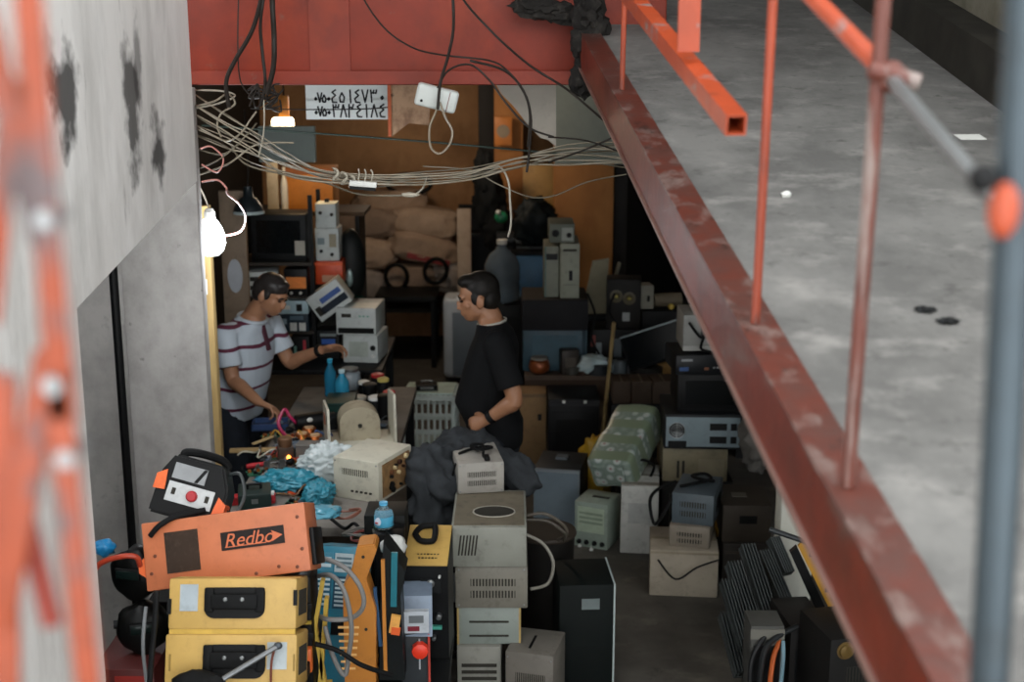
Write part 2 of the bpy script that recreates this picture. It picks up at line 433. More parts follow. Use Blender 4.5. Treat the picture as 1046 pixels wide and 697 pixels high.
# ------------------------------------------------------------------ shell
mb = MB(); mb.box((.4, 6.3, -.05), (6.4, 13.4, .1)); struct('floor', mb, FLOORM, 'worn dark concrete shop floor')
mb = MB(); mb.box((.4, 12.45, 1.4), (6.4, .2, 2.9)); struct('wall_back', mb, PLYB, 'brown boarded back wall of the shop')
mb = MB(); mb.box((-2.5, 7.4, 1.4), (.2, 10.0, 2.9)); struct('wall_left_shop', mb, DARKW, 'dark side wall behind the repair bench')  # near end lengthened to stop sky light leaking in
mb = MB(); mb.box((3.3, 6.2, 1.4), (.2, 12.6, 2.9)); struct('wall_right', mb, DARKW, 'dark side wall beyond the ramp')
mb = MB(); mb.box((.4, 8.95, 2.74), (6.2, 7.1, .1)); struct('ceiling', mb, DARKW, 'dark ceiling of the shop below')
mb = MB(); mb.box((.4, 6.6, 4.75), (6.4, 7.0, .2)); struct('shading_slab', mb, DARKW, 'unseen slab added overhead to shade the ramp and shop front')  # added out of view to cut sky light on the upper ramp
mb = MB(); mb.box((.4, 9.9, 3.7), (6.4, .2, 1.9)); struct('shading_wall', mb, DARKW, 'unseen dark wall added to block sky light from the back')  # added out of view to hold sky light off the far ramp
mb = MB(); mb.box((-.36, .1, 1.5), (1.64, 2.0, .1)); struct('landing', mb, CONC, 'concrete landing below the viewer')
# near wall with a sloping lower edge
XW = -1.2
def wz(v, Y): return zat(v, Y)
Yn, Yf = 3.46, 4.89
mb = MB()
mb.prism([(XW, -.3, 0), (XW, Yn, 0), (XW, Yn, wz(315, Yn)), (XW, Yf, wz(185, Yf)), (XW, Yf, 4.6), (XW, -.3, 4.6)], (-.12, 0, 0))
struct('wall_left', mb, PLASTER, 'stained pale plaster wall with a sloping cut lower edge')
mb = MB(); mb.box((-1.42, 5.145, 1.32), (.326, .07, 2.64), bev=.006); struct('pillar', mb, CONC, 'grey concrete pillar beside the opening')
mb = MB(); mb.box((-2.02, 5.5, 1.32), (.76, .2, 2.64), bev=.006); struct('wall_stub', mb, layered('#b3b0ac', [('#8a8784', (5, 5, 4), .4, .7, .8, 8), ('#8a8783', (14, 14, 12), .6, .72, .7, 6)], name='dark_rough_concrete'), 'rough concrete wall behind the black pipe')
mb = MB(); mb.cyl((-1.605, 5.08, 0), (-1.605, 5.08, 2.6), .018, n=12)  # thin black cylinder stands in for a dark slit
o = mb.build('gap_sliver', BLACK); tag(o, 'thin black pipe standing in for the dark gap beside the concrete pillar', 'sliver')
mb = MB(); mb.box((-1.72, 5.15, 1.98), (.03, .03, .5), rot=Euler((0, .8, 0))); mb.box((-1.62, 5.14, 2.0), (.12, .012, .06))
o = mb.build('brace', DARK); tag(o, 'dark steel brace under the sloping edge of plaster wall', 'bracket')
mb = MB(); mb.box((-1.93, 2.5, 1.4), (1.2, .1, 2.9)); struct('recess_light_block', mb, PLASTER, 'unseen wall added to block and bounce light in the recess')  # added to stop sky light leaking in; pale to bounce some
# cross beam
zb = zat(87, 5.2)
mb = MB(); mb.box((-.6, 5.32, zb + .45), (2.42, .24, .9), bev=.01); mb.box((-.6, 5.19, zb + .03), (2.42, .03, .05)); 
mb.box((-.72, 5.195, zb + .45), (.16, .012, .86))
beam = struct('beam', mb, REDOX, 'red-oxide painted beam crossing over the shop front')
# dark lump where beam meets ramp
mb = MB()
for k in range(7):
    p = at(606 + random.uniform(-10, 8), 4 + k * 13, 5.02)
    mb.crumple(p, (.06, .06, .07), k, .3, 3, 3)
for k in range(4):
    p = at(540 + k * 18, 6 + k * 4, 5.1)
    mb.crumple(p, (.07, .03, .04), k + 9, .4, 3, 3)
o = mb.build('dark_lump', mat('#1b1917', .8, 0, .4, .5, dcol='#55504a')); tag(o, 'black lump where the red beam meets the ramp', 'clump'); o['kind'] = 'stuff'

# ramp ----------------------------------------------------------------------
RD = Vector((-.0610, .977, .2066))       # direction up the ramp
RP = at(967, 640, 1.475); 
def rz(Y): return RP.z + (Y - RP.y) * RD.z / RD.y
def rx(Y, off=0.): return RP.x + (Y - RP.y) * RD.x / RD.y + off
Y0, Y1 = .35, 7.6
CX = 1.47
mb = MB(); mb.prism([(rx(Y0), Y0, rz(Y0)), (CX + .35, Y0, rz(Y0)), (CX + .35, Y1, rz(Y1)), (rx(Y1), Y1, rz(Y1))], (0, 0, -.1))
struct('ramp', mb, RAMPC, 'dusty grey concrete ramp rising beside the orange railing')
# channel stringer: web and flanges
def channel(off0, off1, z0, z1, m, name, parent=None):
    mb = MB()
    A = [Vector((rx(Y0, off0), Y0, rz(Y0) + z0)), Vector((rx(Y0, off1), Y0, rz(Y0) + z0)), Vector((rx(Y0, off1), Y0, rz(Y0) + z1)), Vector((rx(Y0, off0), Y0, rz(Y0) + z1))]
    mb.prism(A, RD * ((Y1 - Y0) / RD.y))
    return mb.build(name, m, parent)
st = channel(-.062, -.052, -.115, .004, STRWEB, 'ramp_stringer'); tag(st, 'worn orange steel channel edging the concrete ramp', 'steel channel', kind='structure')
channel(-.062, .012, .0045, .012, STRINGM, 'flange', st)
channel(-.070, -.03, -.122, -.1155, mat('#8a6d64', .35, .3, .15, .3), 'flange', st)
# kerb and upper wall on the ramp's far side
def rkerb(x0, x1, h, m, name, label, hb=-.05):
    mb = MB(); mb.prism([(x0, Y0, rz(Y0) + hb), (x1, Y0, rz(Y0) + hb), (x1, Y0, rz(Y0) + h), (x0, Y0, rz(Y0) + h)], Vector((0, Y1 - Y0, rz(Y1) - rz(Y0))))
    struct(name, mb, m, label)
rkerb(CX, CX + .12, .16, mat('#2b2924', .9, 0, .3, .4), 'kerb', 'dark kerb along the far side of ramp')  # one dark tone over the whole kerb
rkerb(CX + .12, CX + .4, .9, MOSS, 'wall_ramp', 'mossy rough wall above the ramp kerb', .001)

# scrap paper on ramp
def on_ramp(u, v, lift=.0):
    r = ray(u, v); k = RD.z / RD.y
    s = (CAMZ - (RP.z - RP.y * k) - lift) / (k * r.y - r.z)
    return Vector((r.x * s, r.y * s, CAMZ + r.z * s))
p = on_ramp(991, 140, .002)
mb = MB(); mb.box((0, 0, 0), (.075, .05, .002), rot=Euler((math.atan(.2115), 0, .1))); o = mb.build('paper_scrap', WHITEP, None, 30, p); tag(o, 'small white paper scrap lying on the ramp near the kerb', 'paper')
for i, (u, v, lab) in enumerate([(945, 316, 'dark crumpled leaf on the ramp, nearer to the thin rod'), (968, 328, 'dark crumpled leaf on the ramp, nearer to the dark pole')]):
    p = on_ramp(u, v, .004)
    mb = MB(); mb.crumple((0, 0, 0), (.022, .014, .006), i + 3, .5, 3, 3); o = mb.build('dry_leaf', DARK, None, 30, p); tag(o, lab, 'leaf', 'dry leaves on the ramp')
p = on_ramp(803, 199, .005); mb = MB(); mb.crumple((0, 0, 0), (.012, .012, .009), 4, .3, 3, 3); o = mb.build('pebble', WHITEP, None, 30, p); tag(o, 'pale pebble lying out on the bare grey ramp', 'stone')

# railing -------------------------------------------------------------------
def foot(v):            # point on the top flange at image row v
    lo, hi = .4, 7.5
    for _ in range(40):
        mY = (lo + hi) / 2; P = Vector((rx(mY, -.031), mY, rz(mY) + .012))
        vv = 348.5 - FPX * ((P.y * sp + (P.z - CAMZ) * cp) / (P.y * cp - (P.z - CAMZ) * sp))
        if vv > v: lo = mY
        else: hi = mY
    return P
F1, F2, F3 = foot(497), foot(331), foot(92)
rl = thing('ramp_railing', 'orange steel railing with thin rusty rods along the ramp edge', 'railing', F2)
def rb(mb, name, m): 
    o = mb.build(name, m); o.data.transform(Matrix.Translation(-F2)); o.parent = rl; return o
for P, r in ((F1, .0105), (F2, .0085), (F3, .0085)):
    mb = MB(); mb.cyl(P, P + Vector((.012, 0, 1.15)), r, n=10); rb(mb, 'rod', RODM if r > .01 else layered('#84361f', [('#40261f', (9, 9, 3), .5, .6, .9, 3), ('#a8421f', (4, 4, 1), .5, .62, .9, 3)], rough=.5, name='patchy_orange_rod'))
F4 = foot(900); mb = MB(); mb.cyl(F4, F4 + Vector((.012, 0, 1.15)), .0105, n=10); rb(mb, 'rod', RODM)
# lower rail: open square tube ending at rod 2
E = at(752, 128, F2.y - .02); d = RD.normalized()
E2 = E + d * 3.0
up = d.cross(Vector((1, 0, 0))).normalized() * -1
sx = Vector((1, 0, 0)) - d * d.x; sx.normalize(); su = sx.cross(d).normalized()
mb = MB(); a = .019
outer = [E + sx * i * a + su * j * a for i, j in ((-1, -1), (1, -1), (1, 1), (-1, 1))]
inner = [E + sx * i * a * .78 + su * j * a * .78 for i, j in ((-1, -1), (1, -1), (1, 1), (-1, 1))]
Lr = d * 3.0
vo = [mb.bm.verts.new(p) for p in outer]; vi = [mb.bm.verts.new(p) for p in inner]
vo2 = [mb.bm.verts.new(p + Lr) for p in outer]; vi2 = [mb.bm.verts.new(p + Lr) for p in inner]
for k in range(4):
    q = (k + 1) % 4
    mb.bm.faces.new((vo[k], vo[q], vo2[q], vo2[k])); mb.bm.faces.new((vi[q], vi[k], vi2[k], vi2[q]))
    mb.bm.faces.new((vo[q], vo[k], vi[k], vi[q])); mb.bm.faces.new((vo2[k], vo2[q], vi2[q], vi2[k]))
rb(mb, 'rail', ORSTEEL)
U = at(703, 48, F2.y + .38)
mb = MB(); mb.box(U + Vector((0, 0, .3)), (.045, .012, .62)); rb(mb, 'upright', ORSTEEL)
A_, B_ = at(825, -8, F1.y + .30), at(908, 78, F1.y)
mb = MB(); mb.cyl(A_ + (A_ - B_) * 1.2, B_, .014, n=10); rb(mb, 'rail', ORSTEEL)
C_ = at(1024, 215, F1.y - .42)
mb = MB(); mb.cyl(B_, C_, .010, n=10); rb(mb, 'rail', STEEL)
mb = MB(); mb.crumple(B_ + Vector((0, -.004, 0)), (.024, .022, .022), 2, .2, 3, 3); mb.cyl(B_ + Vector((-.03, -.01, .01)), B_ + Vector((.035, -.02, -.008)), .012); rb(mb, 'clamp', RODM)
# dark pole close by
mb = MB(); pz = at(1010, 640, .98)
pA = at(1010, 700, 1.0); pB = at(1046, 60, 1.0)
dirp = (pB - pA)
mb.cyl(pA - dirp * (pA.z - 1.552) / dirp.z, pB + dirp * 1.0, .0165, n=18)
pole = mb.build('pole', mat('#3c464c', .35, .5, .15, .3)); pole.data.transform(Matrix.Translation(-(pA - dirp * (pA.z - 1.552) / dirp.z))); pole.location = pA - dirp * (pA.z - 1.552) / dirp.z
tag(pole, 'dark grey round steel pole standing close beside the ramp', 'pole')
mb = MB(); q = at(1025, 215, .985); mb.ell(q - pole.location, (.012, .012, .022)); mb.build('clamp', ORSTEEL, pole)
mb = MB(); q = at(1004, 182, .99); mb.ell(q - pole.location, (.011, .012, .012)); mb.build('bolt', BLACK, pole)

V3 = Vector
GATEM = layered('#8a3a1a', [('#6d2d16', (9, 9, 9), .4, .7, .7, 6), ('#4a4648', (9, 9, 7), .54, .62, .9, 5), ('#3a1e16', (22, 22, 22), .64, .74, .8, 5)], rough=.55, name='worn_gate_paint')
# folding gate near the camera ----------------------------------------------
GY = .75
gate = thing('folding_gate', 'orange lattice folding gate half covering the pale plaster wall', 'gate', at(40, 690, GY))
def gbar(u0, v0, u1, v1, w, Y=GY, m=GATEM, name='lattice_bar'):
    A, B = at(u0, v0, Y), at(u1, v1, Y); mid = (A + B) / 2; dd = B - A
    mb = MB(); ang = math.atan2(dd.x, dd.z)
    mb.box(mid - gate.location, (w, .006, dd.length), rot=Euler((0, ang, 0)), bev=.0015)
    return mb.build(name, m, gate)
gbar(24, -60, 64, 430, .016, GY)
gbar(56, 380, 108, 860, .016, GY)
gbar(52, 360, -2, 640, .019, GY + .008)
gbar(46, 250, -22, 0, .016, GY + .008)
gbar(10, 470, 54, 640, .013, GY + .02, layered('#7d2f22', [('#5a2018', (9, 9, 9), .4, .7, .7, 4)], name='dark_red_bar'))
gbar(-12, 330, 14, 80, .014, GY + .016)
gbar(2, 380, 10, 1000, .018, GY + .016)
for u in (108, 6):
    P = at(u, 860 if u > 50 else 1000, GY); h = P.z - 1.552
    mb = MB(); mb.box(V3((P.x, P.y, 1.552 + h / 2)) - gate.location, (.018, .008, h)); mb.build('lattice_bar', GATEM, gate)
for (u, v) in ((44, 225), (52, 395), (66, 470)):
    P = at(u, v, GY - .006) - gate.location
    mb = MB(); mb.cyl(P, P + Vector((0, .03, 0)), .006, n=12); mb.build('rivet', STEEL, gate)

# ------------------------------------------------------------------ back of the shop
# grey-green upper wall and ochre partitions
def slab(name, u0, u1, v0, v1, Y, th, m, label, zlo=None, zhi=None, kind='structure', cat=None):
    A, B = at(u0, v1, Y), at(u1, v0, Y)
    z0 = A.z if zlo is None else zlo; z1 = B.z if zhi is None else zhi
    xa = at(u0, (v0 + v1) / 2, Y).x; xb = at(u1, (v0 + v1) / 2, Y).x
    mb = MB(); mb.box((0, 0, 0), (xb - xa, th, z1 - z0), bev=.004)
    o = mb.build(name, m, None, 30, ((xa + xb) / 2, Y + th / 2, (z0 + z1) / 2)); o['label'] = label
    if kind: o['kind'] = kind
    if cat: o['category'] = cat
    return o
slab('wall_partition', 567, 627, 60, 320, 10.4, .5, ORWALL, 'ochre painted square column beside the dark doorway', zlo=0, zhi=2.66)
slab('wall_upper', 567, 730, 60, 168, 10.2, .08, GREYW, 'grey green boarded panel above the ochre column', zhi=2.66)
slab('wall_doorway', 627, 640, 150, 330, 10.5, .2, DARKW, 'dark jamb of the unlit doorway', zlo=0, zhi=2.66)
slab('doorway_dark', 630, 900, 150, 330, 11.6, .1, mat('#0a0a0a', .9, 0, .1, 0), 'black sheet standing in for the unlit depth of the doorway', zlo=0, zhi=2.66)  # black colour paints in the dark beyond the doorway
slab('trim_1', 505, 534, 70, 300, 11.2, .12, ORWALL, 'ochre upright board of the back partition', zlo=.3, zhi=2.66)
slab('trim_2', 534, 568, 168, 300, 11.1, .1, mat('#b08b52', .6, 0, .2, .3, 5), 'striped tan board between the ochre uprights', zlo=.3)
slab('trim_3', 489, 506, 60, 320, 11.4, .1, DARKW, 'dark strip standing in for the gap in the back partition', zlo=0, zhi=2.66)  # solid dark board stands in for a dark gap
slab('wall_panel', 264, 322, 129, 166, 7.75, .04, GREYW, 'grey green panel hung below the warm lamp', zhi=None)
slab('trim_4', 398, 402, 80, 130, 10.5, .04, mat('#a34d25', .6), 'thin orange upright beside the paper sign', zhi=2.66)
# ------------------------------------------------------------------ people
def blob(mb, name, voxel, mats, parent, origin, smooth=3, factor=.5):
    me = bpy.data.meshes.new('tmp'); mb.bm.to_mesh(me); mb.bm.free()
    t = bpy.data.objects.new('tmp', me); COL.objects.link(t)
    r = t.modifiers.new('r', 'REMESH'); r.mode = 'VOXEL'; r.voxel_size = voxel
    if smooth:
        s = t.modifiers.new('s', 'SMOOTH'); s.iterations = smooth; s.factor = factor
    dg = bpy.context.evaluated_depsgraph_get()
    m2 = bpy.data.meshes.new_from_object(t.evaluated_get(dg))
    bpy.data.objects.remove(t); bpy.data.meshes.remove(me)
    m2.name = name; m2.materials.clear()
    for m in (mats if isinstance(mats, (list, tuple)) else [mats]): m2.materials.append(m)
    m2.transform(Matrix.Translation(-Vector(origin))); m2.shade_smooth()
    o = bpy.data.objects.new(name, m2); COL.objects.link(o)
    if parent is not None: o.parent = parent
    else: o.location = origin
    return o
def limb(mb, pts, radii, n=14, flat=1., hint=(0, 0, 1)):
    """closed tapering tube through pts with rounded ends"""
    P = [Vector(p) for p in pts]; R = list(radii)
    if len(P) > 2:
        Q, S = [], []
        for i in range(len(P) - 1):
            a = P[max(i - 1, 0)]; b = P[i]; c = P[i + 1]; d = P[min(i + 2, len(P) - 1)]
            for k in range(4):
                t = k / 4
                Q.append(.5 * ((2 * b) + (c - a) * t + (2 * a - 5 * b + 4 * c - d) * t * t + (-a + 3 * b - 3 * c + d) * t ** 3)); S.append(R[i] * (1 - t) + R[i + 1] * t)
        P, R = Q + [P[-1]], S + [R[-1]]
    d0 = (P[0] - P[1]).normalized(); d1 = (P[-1] - P[-2]).normalized()
    Q = [P[0] + d0 * R[0] * .8] + [P[0] + d0 * R[0] * .45] + P + [P[-1] + d1 * R[-1] * .45] + [P[-1] + d1 * R[-1] * .8]
    S = [R[0] * .35, R[0] * .82] + R + [R[-1] * .82, R[-1] * .35]
    rings = []; upv = None
    for i, p in enumerate(Q):
        ax = (Q[min(i + 1, len(Q) - 1)] - Q[max(i - 1, 0)]).normalized()
        if upv is None:
            upv = Vector(hint) if abs(ax.dot(Vector(hint))) < .95 else Vector((0, 1, 0))
        upv = upv - ax * upv.dot(ax)
        if upv.length < 1e-4: upv = ax.orthogonal()
        upv.normalize()
        rings.append(mb.ring(p, ax, upv, S[i], S[i] * flat, n))
    mb.skin(rings)
def torso(mb, rings_, n=22):
    """rings_: (centre, right vector, half width, half depth, up axis)"""
    R = []
    for c, r, a, b, ax in rings_:
        r = Vector(r).normalized(); ax = Vector(ax).normalized(); f = ax.cross(r).normalized(); r = f.cross(ax).normalized()
        ring = []
        for k in range(n):
            t = 2 * PI * k / n; ct, st_ = math.cos(t), math.sin(t)
            e = .82
            x = math.copysign(abs(ct) ** e, ct) * a; y = math.copysign(abs(st_) ** e, st_) * b
            ring.append(mb.bm.verts.new(Vector(c) + r * x + f * y))
        R.append(ring)
    mb.skin(R)
def finger(mb, base, d, n, lens, rad, curl):
    """d direction, n palm normal (fingers curl towards n)"""
    d = Vector(d).normalized(); n = Vector(n).normalized(); ax = d.cross(n)
    pts = [Vector(base) - d * .015, Vector(base)]; a = 0
    for i, l in enumerate(lens):
        a += curl[i]
        q = d * math.cos(a) + n * math.sin(a)
        pts.append(pts[-1] + q * l)
    limb(mb, pts, [rad, rad, rad * .95, rad * .88, rad * .78][:len(pts)], 8)
def hand(mb, wrist, d, n, th, curl=(.5, .6, .4), s=1.):
    """d along the hand, n palm normal, th towards the thumb side"""
    w = Vector(wrist); d = Vector(d).normalized(); n = (Vector(n) - d * Vector(n).dot(d)).normalized(); th = (Vector(th) - d * Vector(th).dot(d) - n * Vector(th).dot(n)).normalized()
    k = d * (.095 * s)
    R = []
    for q, a, b in ((-.01, .024, .019), (.02, .030, .019), (.06, .040, .016), (.09, .042, .013), (.1, .036, .009)):
        R.append(mb.ring(w + d * q * s, d, n, a * s, b * s, 14))
    # ring x-axis is up x axis = n x d -> along the knuckle row
    mb.skin(R)
    L = ((.040, .025, .02), (.045, .029, .022), (.042, .027, .021), (.033, .021, .018))
    for i in range(4):
        o = th * ((.031 - i * .0207) * s) + d * ((.092, .097, .093, .084)[i] * s)
        dd = d + th * (.10 - i * .07)
        finger(mb, w + o, dd, n, [x * s for x in L[i]], .0082 * s, [c + .06 * i for c in curl])
    tb = w + th * .026 * s + d * .03 * s + n * .006 * s
    td = d * .75 + th * .75 + n * .35
    limb(mb, [tb - td * .01, tb, tb + td.normalized() * .034 * s, tb + td.normalized() * .034 * s + (d * .95 + th * .2 + n * .4).normalized() * .03 * s], [.012 * s, .012 * s, .0105 * s, .0085 * s], 8)
def head(mb, M):
    """face along +y, up +z, centre of skull at origin; M world matrix"""
    def E(c, r, rot=None):
        vs = mb.ell(c, r, rot, u=24, v=16)
        for v in vs: v.co = M @ v.co
    E((0, -.012, .03), (.076, .094, .082))            # cranium
    E((0, .030, -.035), (.058, .062, .075))           # face
    E((0, .045, -.085), (.036, .036, .026))           # chin
    E((0, .012, -.062), (.057, .058, .042))           # jaw
    E((0, .076, .018), (.05, .016, .014))             # brow
    E((0, .095, -.022), (.010, .013, .024), Euler((-.3, 0, 0)))   # nose
    E((0, .101, -.036), (.0125, .010, .008))
    E((0, .085, -.060), (.024, .010, .006)); E((0, .083, -.070), (.021, .010, .007))   # lips
    for s in (-1, 1):
        E((s * .042, .055, -.024), (.022, .02, .02))   # cheek
        E((s * .078, -.004, -.014), (.010, .021, .033), Euler((.15, 0, s * .35)))
        E((s * .072, .002, -.032), (.008, .012, .015))
def person(name, label, J, skin_m, shirt_m, pant_m, hair_m, hair_mode, hands, shirt_off=.012, collar=None, hem=None):
    root = thing(name, label, 'person', J['base'])
    O = Vector(J['base'])
    r = Vector(J['right']).normalized()
    P, Wst, Ch, Sh, Nk, Hd = [Vector(J[k]) for k in ('pelvis', 'waist', 'chest', 'shoulder', 'neck', 'head')]
    rs = Vector(J.get('right_s', r)).normalized()
    sh = {s: Vector(J['sh' + s]) for s in 'LR'}; el = {s: Vector(J['el' + s]) for s in 'LR'}; wr = {s: Vector(J['wr' + s]) for s in 'LR'}
    hip = {s: P + r * (.095 if s == 'R' else -.095) - Vector((0, 0, .04)) for s in 'LR'}
    an = {s: Vector(J['an' + s]) for s in 'LR'}; kn = {s: Vector(J['kn' + s]) for s in 'LR'}
    hf = Vector(J['face']).normalized(); hu = Vector(J['headup']).normalized(); hr = hf.cross(hu).normalized(); hu = hr.cross(hf)
    M = Matrix.Identity(4)
    for i in range(3): M[i][0] = hr[i]; M[i][1] = hf[i]; M[i][2] = hu[i]; M[i][3] = Hd[i]
    up = (Ch - P).normalized(); up2 = (Nk - Ch).normalized()
    belly = J.get('belly', .12); bfwd = Vector(J['fwd']) * J.get('bpush', .02)
    def trunk(mb, g, lo=True, top=1.):
        rr = []
        if lo: rr.append((P - up * .10, r, .145 + g, .11 + g, up))
        rr += [(P, r, .168 + g, .122 + g, up), (Wst + bfwd, r, .155 + g, belly + g, up), (Ch + bfwd * .4, rs, .168 + g, .118 + g, up),
               (Ch + (Sh - Ch) * .6, rs, .185 + g, .108 + g, up2), (Sh, rs, .165 + g, .082 + g * .8, up2), (Sh + (Nk - Sh) * .5, rs, .10 + g * .8, .066 + g * .8, up2), (Nk, rs, .06 + g * .6, .058 + g * .6, up2)]
        torso(mb, rr)
    # body: one continuous surface
    mb = MB(); trunk(mb, 0)
    limb(mb, [Nk - up2 * .05, Nk, Hd - hu * .055 - hf * .018], [.062, .058, .055])
    head(mb, M)
    for s in 'LR':
        limb(mb, [sh[s], (sh[s] * .55 + el[s] * .45), el[s], el[s] * .7 + wr[s] * .3, wr[s]], [.055, .047, .039, .040, .027], 14)
        hand(mb, wr[s], *hands[s])
        limb(mb, [hip[s], hip[s] * .5 + kn[s] * .5, kn[s], kn[s] * .65 + an[s] * .35, an[s]], [.088, .078, .056, .056, .038], 14)
        ft = Vector(J['toe']).normalized()
        limb(mb, [an[s] - Vector((0, 0, .045)) - ft * .03, an[s] + ft * .06 - Vector((0, 0, .05)), an[s] + ft * .15 - Vector((0, 0, .06))], [.036, .038, .03])
    body = blob(mb, 'body', .0062, skin_m, root, O, 4)
    # shirt
    mb = MB(); g = shirt_off
    hp = P - up * (.07 if hem is None else hem)
    rr = [(hp, r, .172 + g, .126 + g, up), (P + up * .04, r, .172 + g, .13 + g, up), (Wst + bfwd, r, .158 + g, belly + g, up), (Ch + bfwd * .4, rs, .170 + g, .122 + g, up),
          (Ch + (Sh - Ch) * .6, rs, .186 + g, .110 + g, up2), (Sh, rs, .166 + g, .084 + g, up2), (Sh + (Nk - Sh) * .45, rs, .108 + g, .070 + g * .8, up2), (Sh + (Nk - Sh) * .72, rs, .076 + g * .5, .066 + g * .5, up2)]
    torso(mb, rr)
    for s in 'LR':
        e = sh[s] + (el[s] - sh[s]) * J.get('sleeve', .72)
        a = [sh[s] * .8 + Sh * .2, sh[s], sh[s] * .5 + e * .5, e]
        rings = [mb.ring(p, (e - sh[s]) if i else (e - sh[s]), r, q, q, 16) for i, (p, q) in enumerate(zip(a, (.062, .068, .064, .066)))]
        mb.skin(rings)
        mb.ell(sh[s], (.069, .069, .066))
        mb.ell(sh[s] * .7 + Sh * .3, (.068, .068, .06))
    shirt = blob(mb, 'shirt', .0075, shirt_m, root, O, 3)
    # trousers
    mb = MB()
    torso(mb, [(P - up * .13, r, .15, .118, up), (P - up * .04, r, .176, .131, up), (P + up * .045, r, .172, .128, up)])
    for s in 'LR':
        limb(mb, [hip[s] + Vector((0, 0, .02)), hip[s] * .5 + kn[s] * .5, kn[s], kn[s] * .5 + an[s] * .5, an[s] + Vector((0, 0, .02))], [.1, .09, .072, .068, .06], 14)
    blob(mb, 'trousers', .009, pant_m, root, O, 3)
    for s in 'LR':
        mb = MB(); ft = Vector(J['toe']).normalized(); a = an[s]
        zf = O.z + .045
        A = Vector((a.x, a.y, zf))
        limb(mb, [A - ft * .05, A + ft * .05, A + ft * .15], [.046, .045, .038], 14, .95)
        blob(mb, 'shoe', .008, BLACK, root, O, 2)
    # hair
    mb = MB()
    if hair_mode == 'full':
        for c, q in (((0, -.022, .044), (.081, .093, .084)), ((0, .03, .088), (.062, .056, .034)), ((0, -.05, -.005), (.074, .062, .075))):
            for v in mb.ell(c, q, u=28, v=18):
                v.co *= 1 + .02 * noise.noise(v.co * 60)
                v.co = M @ v.co
        for s in (-1, 1):
            for v in mb.ell((s * .066, .014, .005), (.013, .024, .032)): v.co = M @ v.co
    else:
        for c, q in (((0, -.032, .014), (.080, .082, .074)), ((0, -.006, .050), (.0785, .088, .066)), ((0, -.05, -.02), (.068, .058, .06)), ((0, .045, .078), (.045, .04, .026))):
            for v in mb.ell(c, q, u=28, v=18): v.co = M @ v.co
        for s in (-1, 1):
            for v in mb.ell((s * .068, .012, .008), (.012, .024, .03)): v.co = M @ v.co
    blob(mb, 'hair', .006, hair_m, root, O, 2)
    for s in (-1, 1):
        mb = MB()
        for v in mb.ell((s * .030, .0815, .0), (.011, .009, .006)): v.co = M @ v.co - O
        mb.build('eye', mat('#2a211c', .25, 0, .1, 0), root)
        mb = MB()
        for v in mb.ell((s * .031, .0868, .019), (.020, .006, .004), Euler((0, s * .12, s * -.25))): v.co = M @ v.co - O
        mb.build('eyebrow', hair_m, root)
    return root, M, O
SKIN_A = mat('#a07356', .5, 0, .08, .12, 20, '#8a5a45')
SKIN_B = mat('#8f6448', .5, 0, .08, .12, 20, '#80543f')
HAIR = mat('#15120f', .55, 0, .25, 0, 90)
HAIRG = mat('#2e2a28', .38, 0, .3, 0, 90)
JEANS = mat('#20242b', .8, 0, .2, .2, 20)
TSH = mat('#08090b', .85, 0, .25, 0, 12)
# striped polo
def polo():
    m = bpy.data.materials.new('striped_polo'); m.use_nodes = True
    nt = m.node_tree; N = nt.nodes; L = nt.links; b = N['Principled BSDF']; b.inputs['Roughness'].default_value = .85
    tc = N.new('ShaderNodeTexCoord'); sx_ = N.new('ShaderNodeSeparateXYZ'); L.new(tc.outputs['Object'], sx_.inputs[0])
    nz = N.new('ShaderNodeTexNoise'); nz.inputs['Scale'].default_value = 5; L.new(tc.outputs['Object'], nz.inputs['Vector'])
    ad = N.new('ShaderNodeMath'); ad.operation = 'MULTIPLY_ADD'; ad.inputs[1].default_value = .05; L.new(nz.outputs['Fac'], ad.inputs[0]); L.new(sx_.outputs['Z'], ad.inputs[2])
    fr = N.new('ShaderNodeMath'); fr.operation = 'MULTIPLY'; fr.inputs[1].default_value = 1 / .122; L.new(ad.outputs[0], fr.inputs[0])
    f2 = N.new('ShaderNodeMath'); f2.operation = 'FRACT'; L.new(fr.outputs[0], f2.inputs[0])
    lt = N.new('ShaderNodeMath'); lt.operation = 'LESS_THAN'; lt.inputs[1].default_value = .16; L.new(f2.outputs[0], lt.inputs[0])
    mx = N.new('ShaderNodeMixRGB'); mx.inputs['Color1'].default_value = (*lin('#b9c3cc'), 1); mx.inputs['Color2'].default_value = (*lin('#5c2238'), 1)
    L.new(lt.outputs[0], mx.inputs['Fac']); L.new(mx.outputs[0], b.inputs['Base Color'])
    return m
V = Vector
# man in black T-shirt, facing the benches
yb = 6.08
def pxl(u, v, Y): return at(u, v, Y)
fwd = V((-1, -.05, 0)).normalized(); rt = V((-.05, 1, 0)).normalized() * 1
base = V((pxl(505, 600, yb).x, yb, 0))
Jb = dict(base=base, right=V((.05, 1, 0)), fwd=fwd, toe=fwd,
    pelvis=base + V((.005, 0, .95)), waist=base + V((-.01, 0, 1.10)), chest=base + V((.0, 0, 1.27)), shoulder=base + V((.005, 0, 1.435)), neck=base + V((-.015, 0, 1.515)),
    head=pxl(488, 304, yb), face=V((-1, -.10, -.16)), headup=V((-.16, 0, 1)), belly=.135, bpush=.035, sleeve=.78,
    shL=base + V((.02, -.195, 1.425)), elL=pxl(526, 409, yb - .27), wrL=pxl(499, 428, yb - .24),
    shR=base + V((.0, .195, 1.42)), elR=base + V((.03, .25, 1.15)), wrR=base + V((.0, .24, .92)),
    knL=base + V((-.02, -.10, .5)), knR=base + V((-.03, .10, .5)), anL=base + V((.02, -.11, .09)), anR=base + V((.0, .11, .09)))
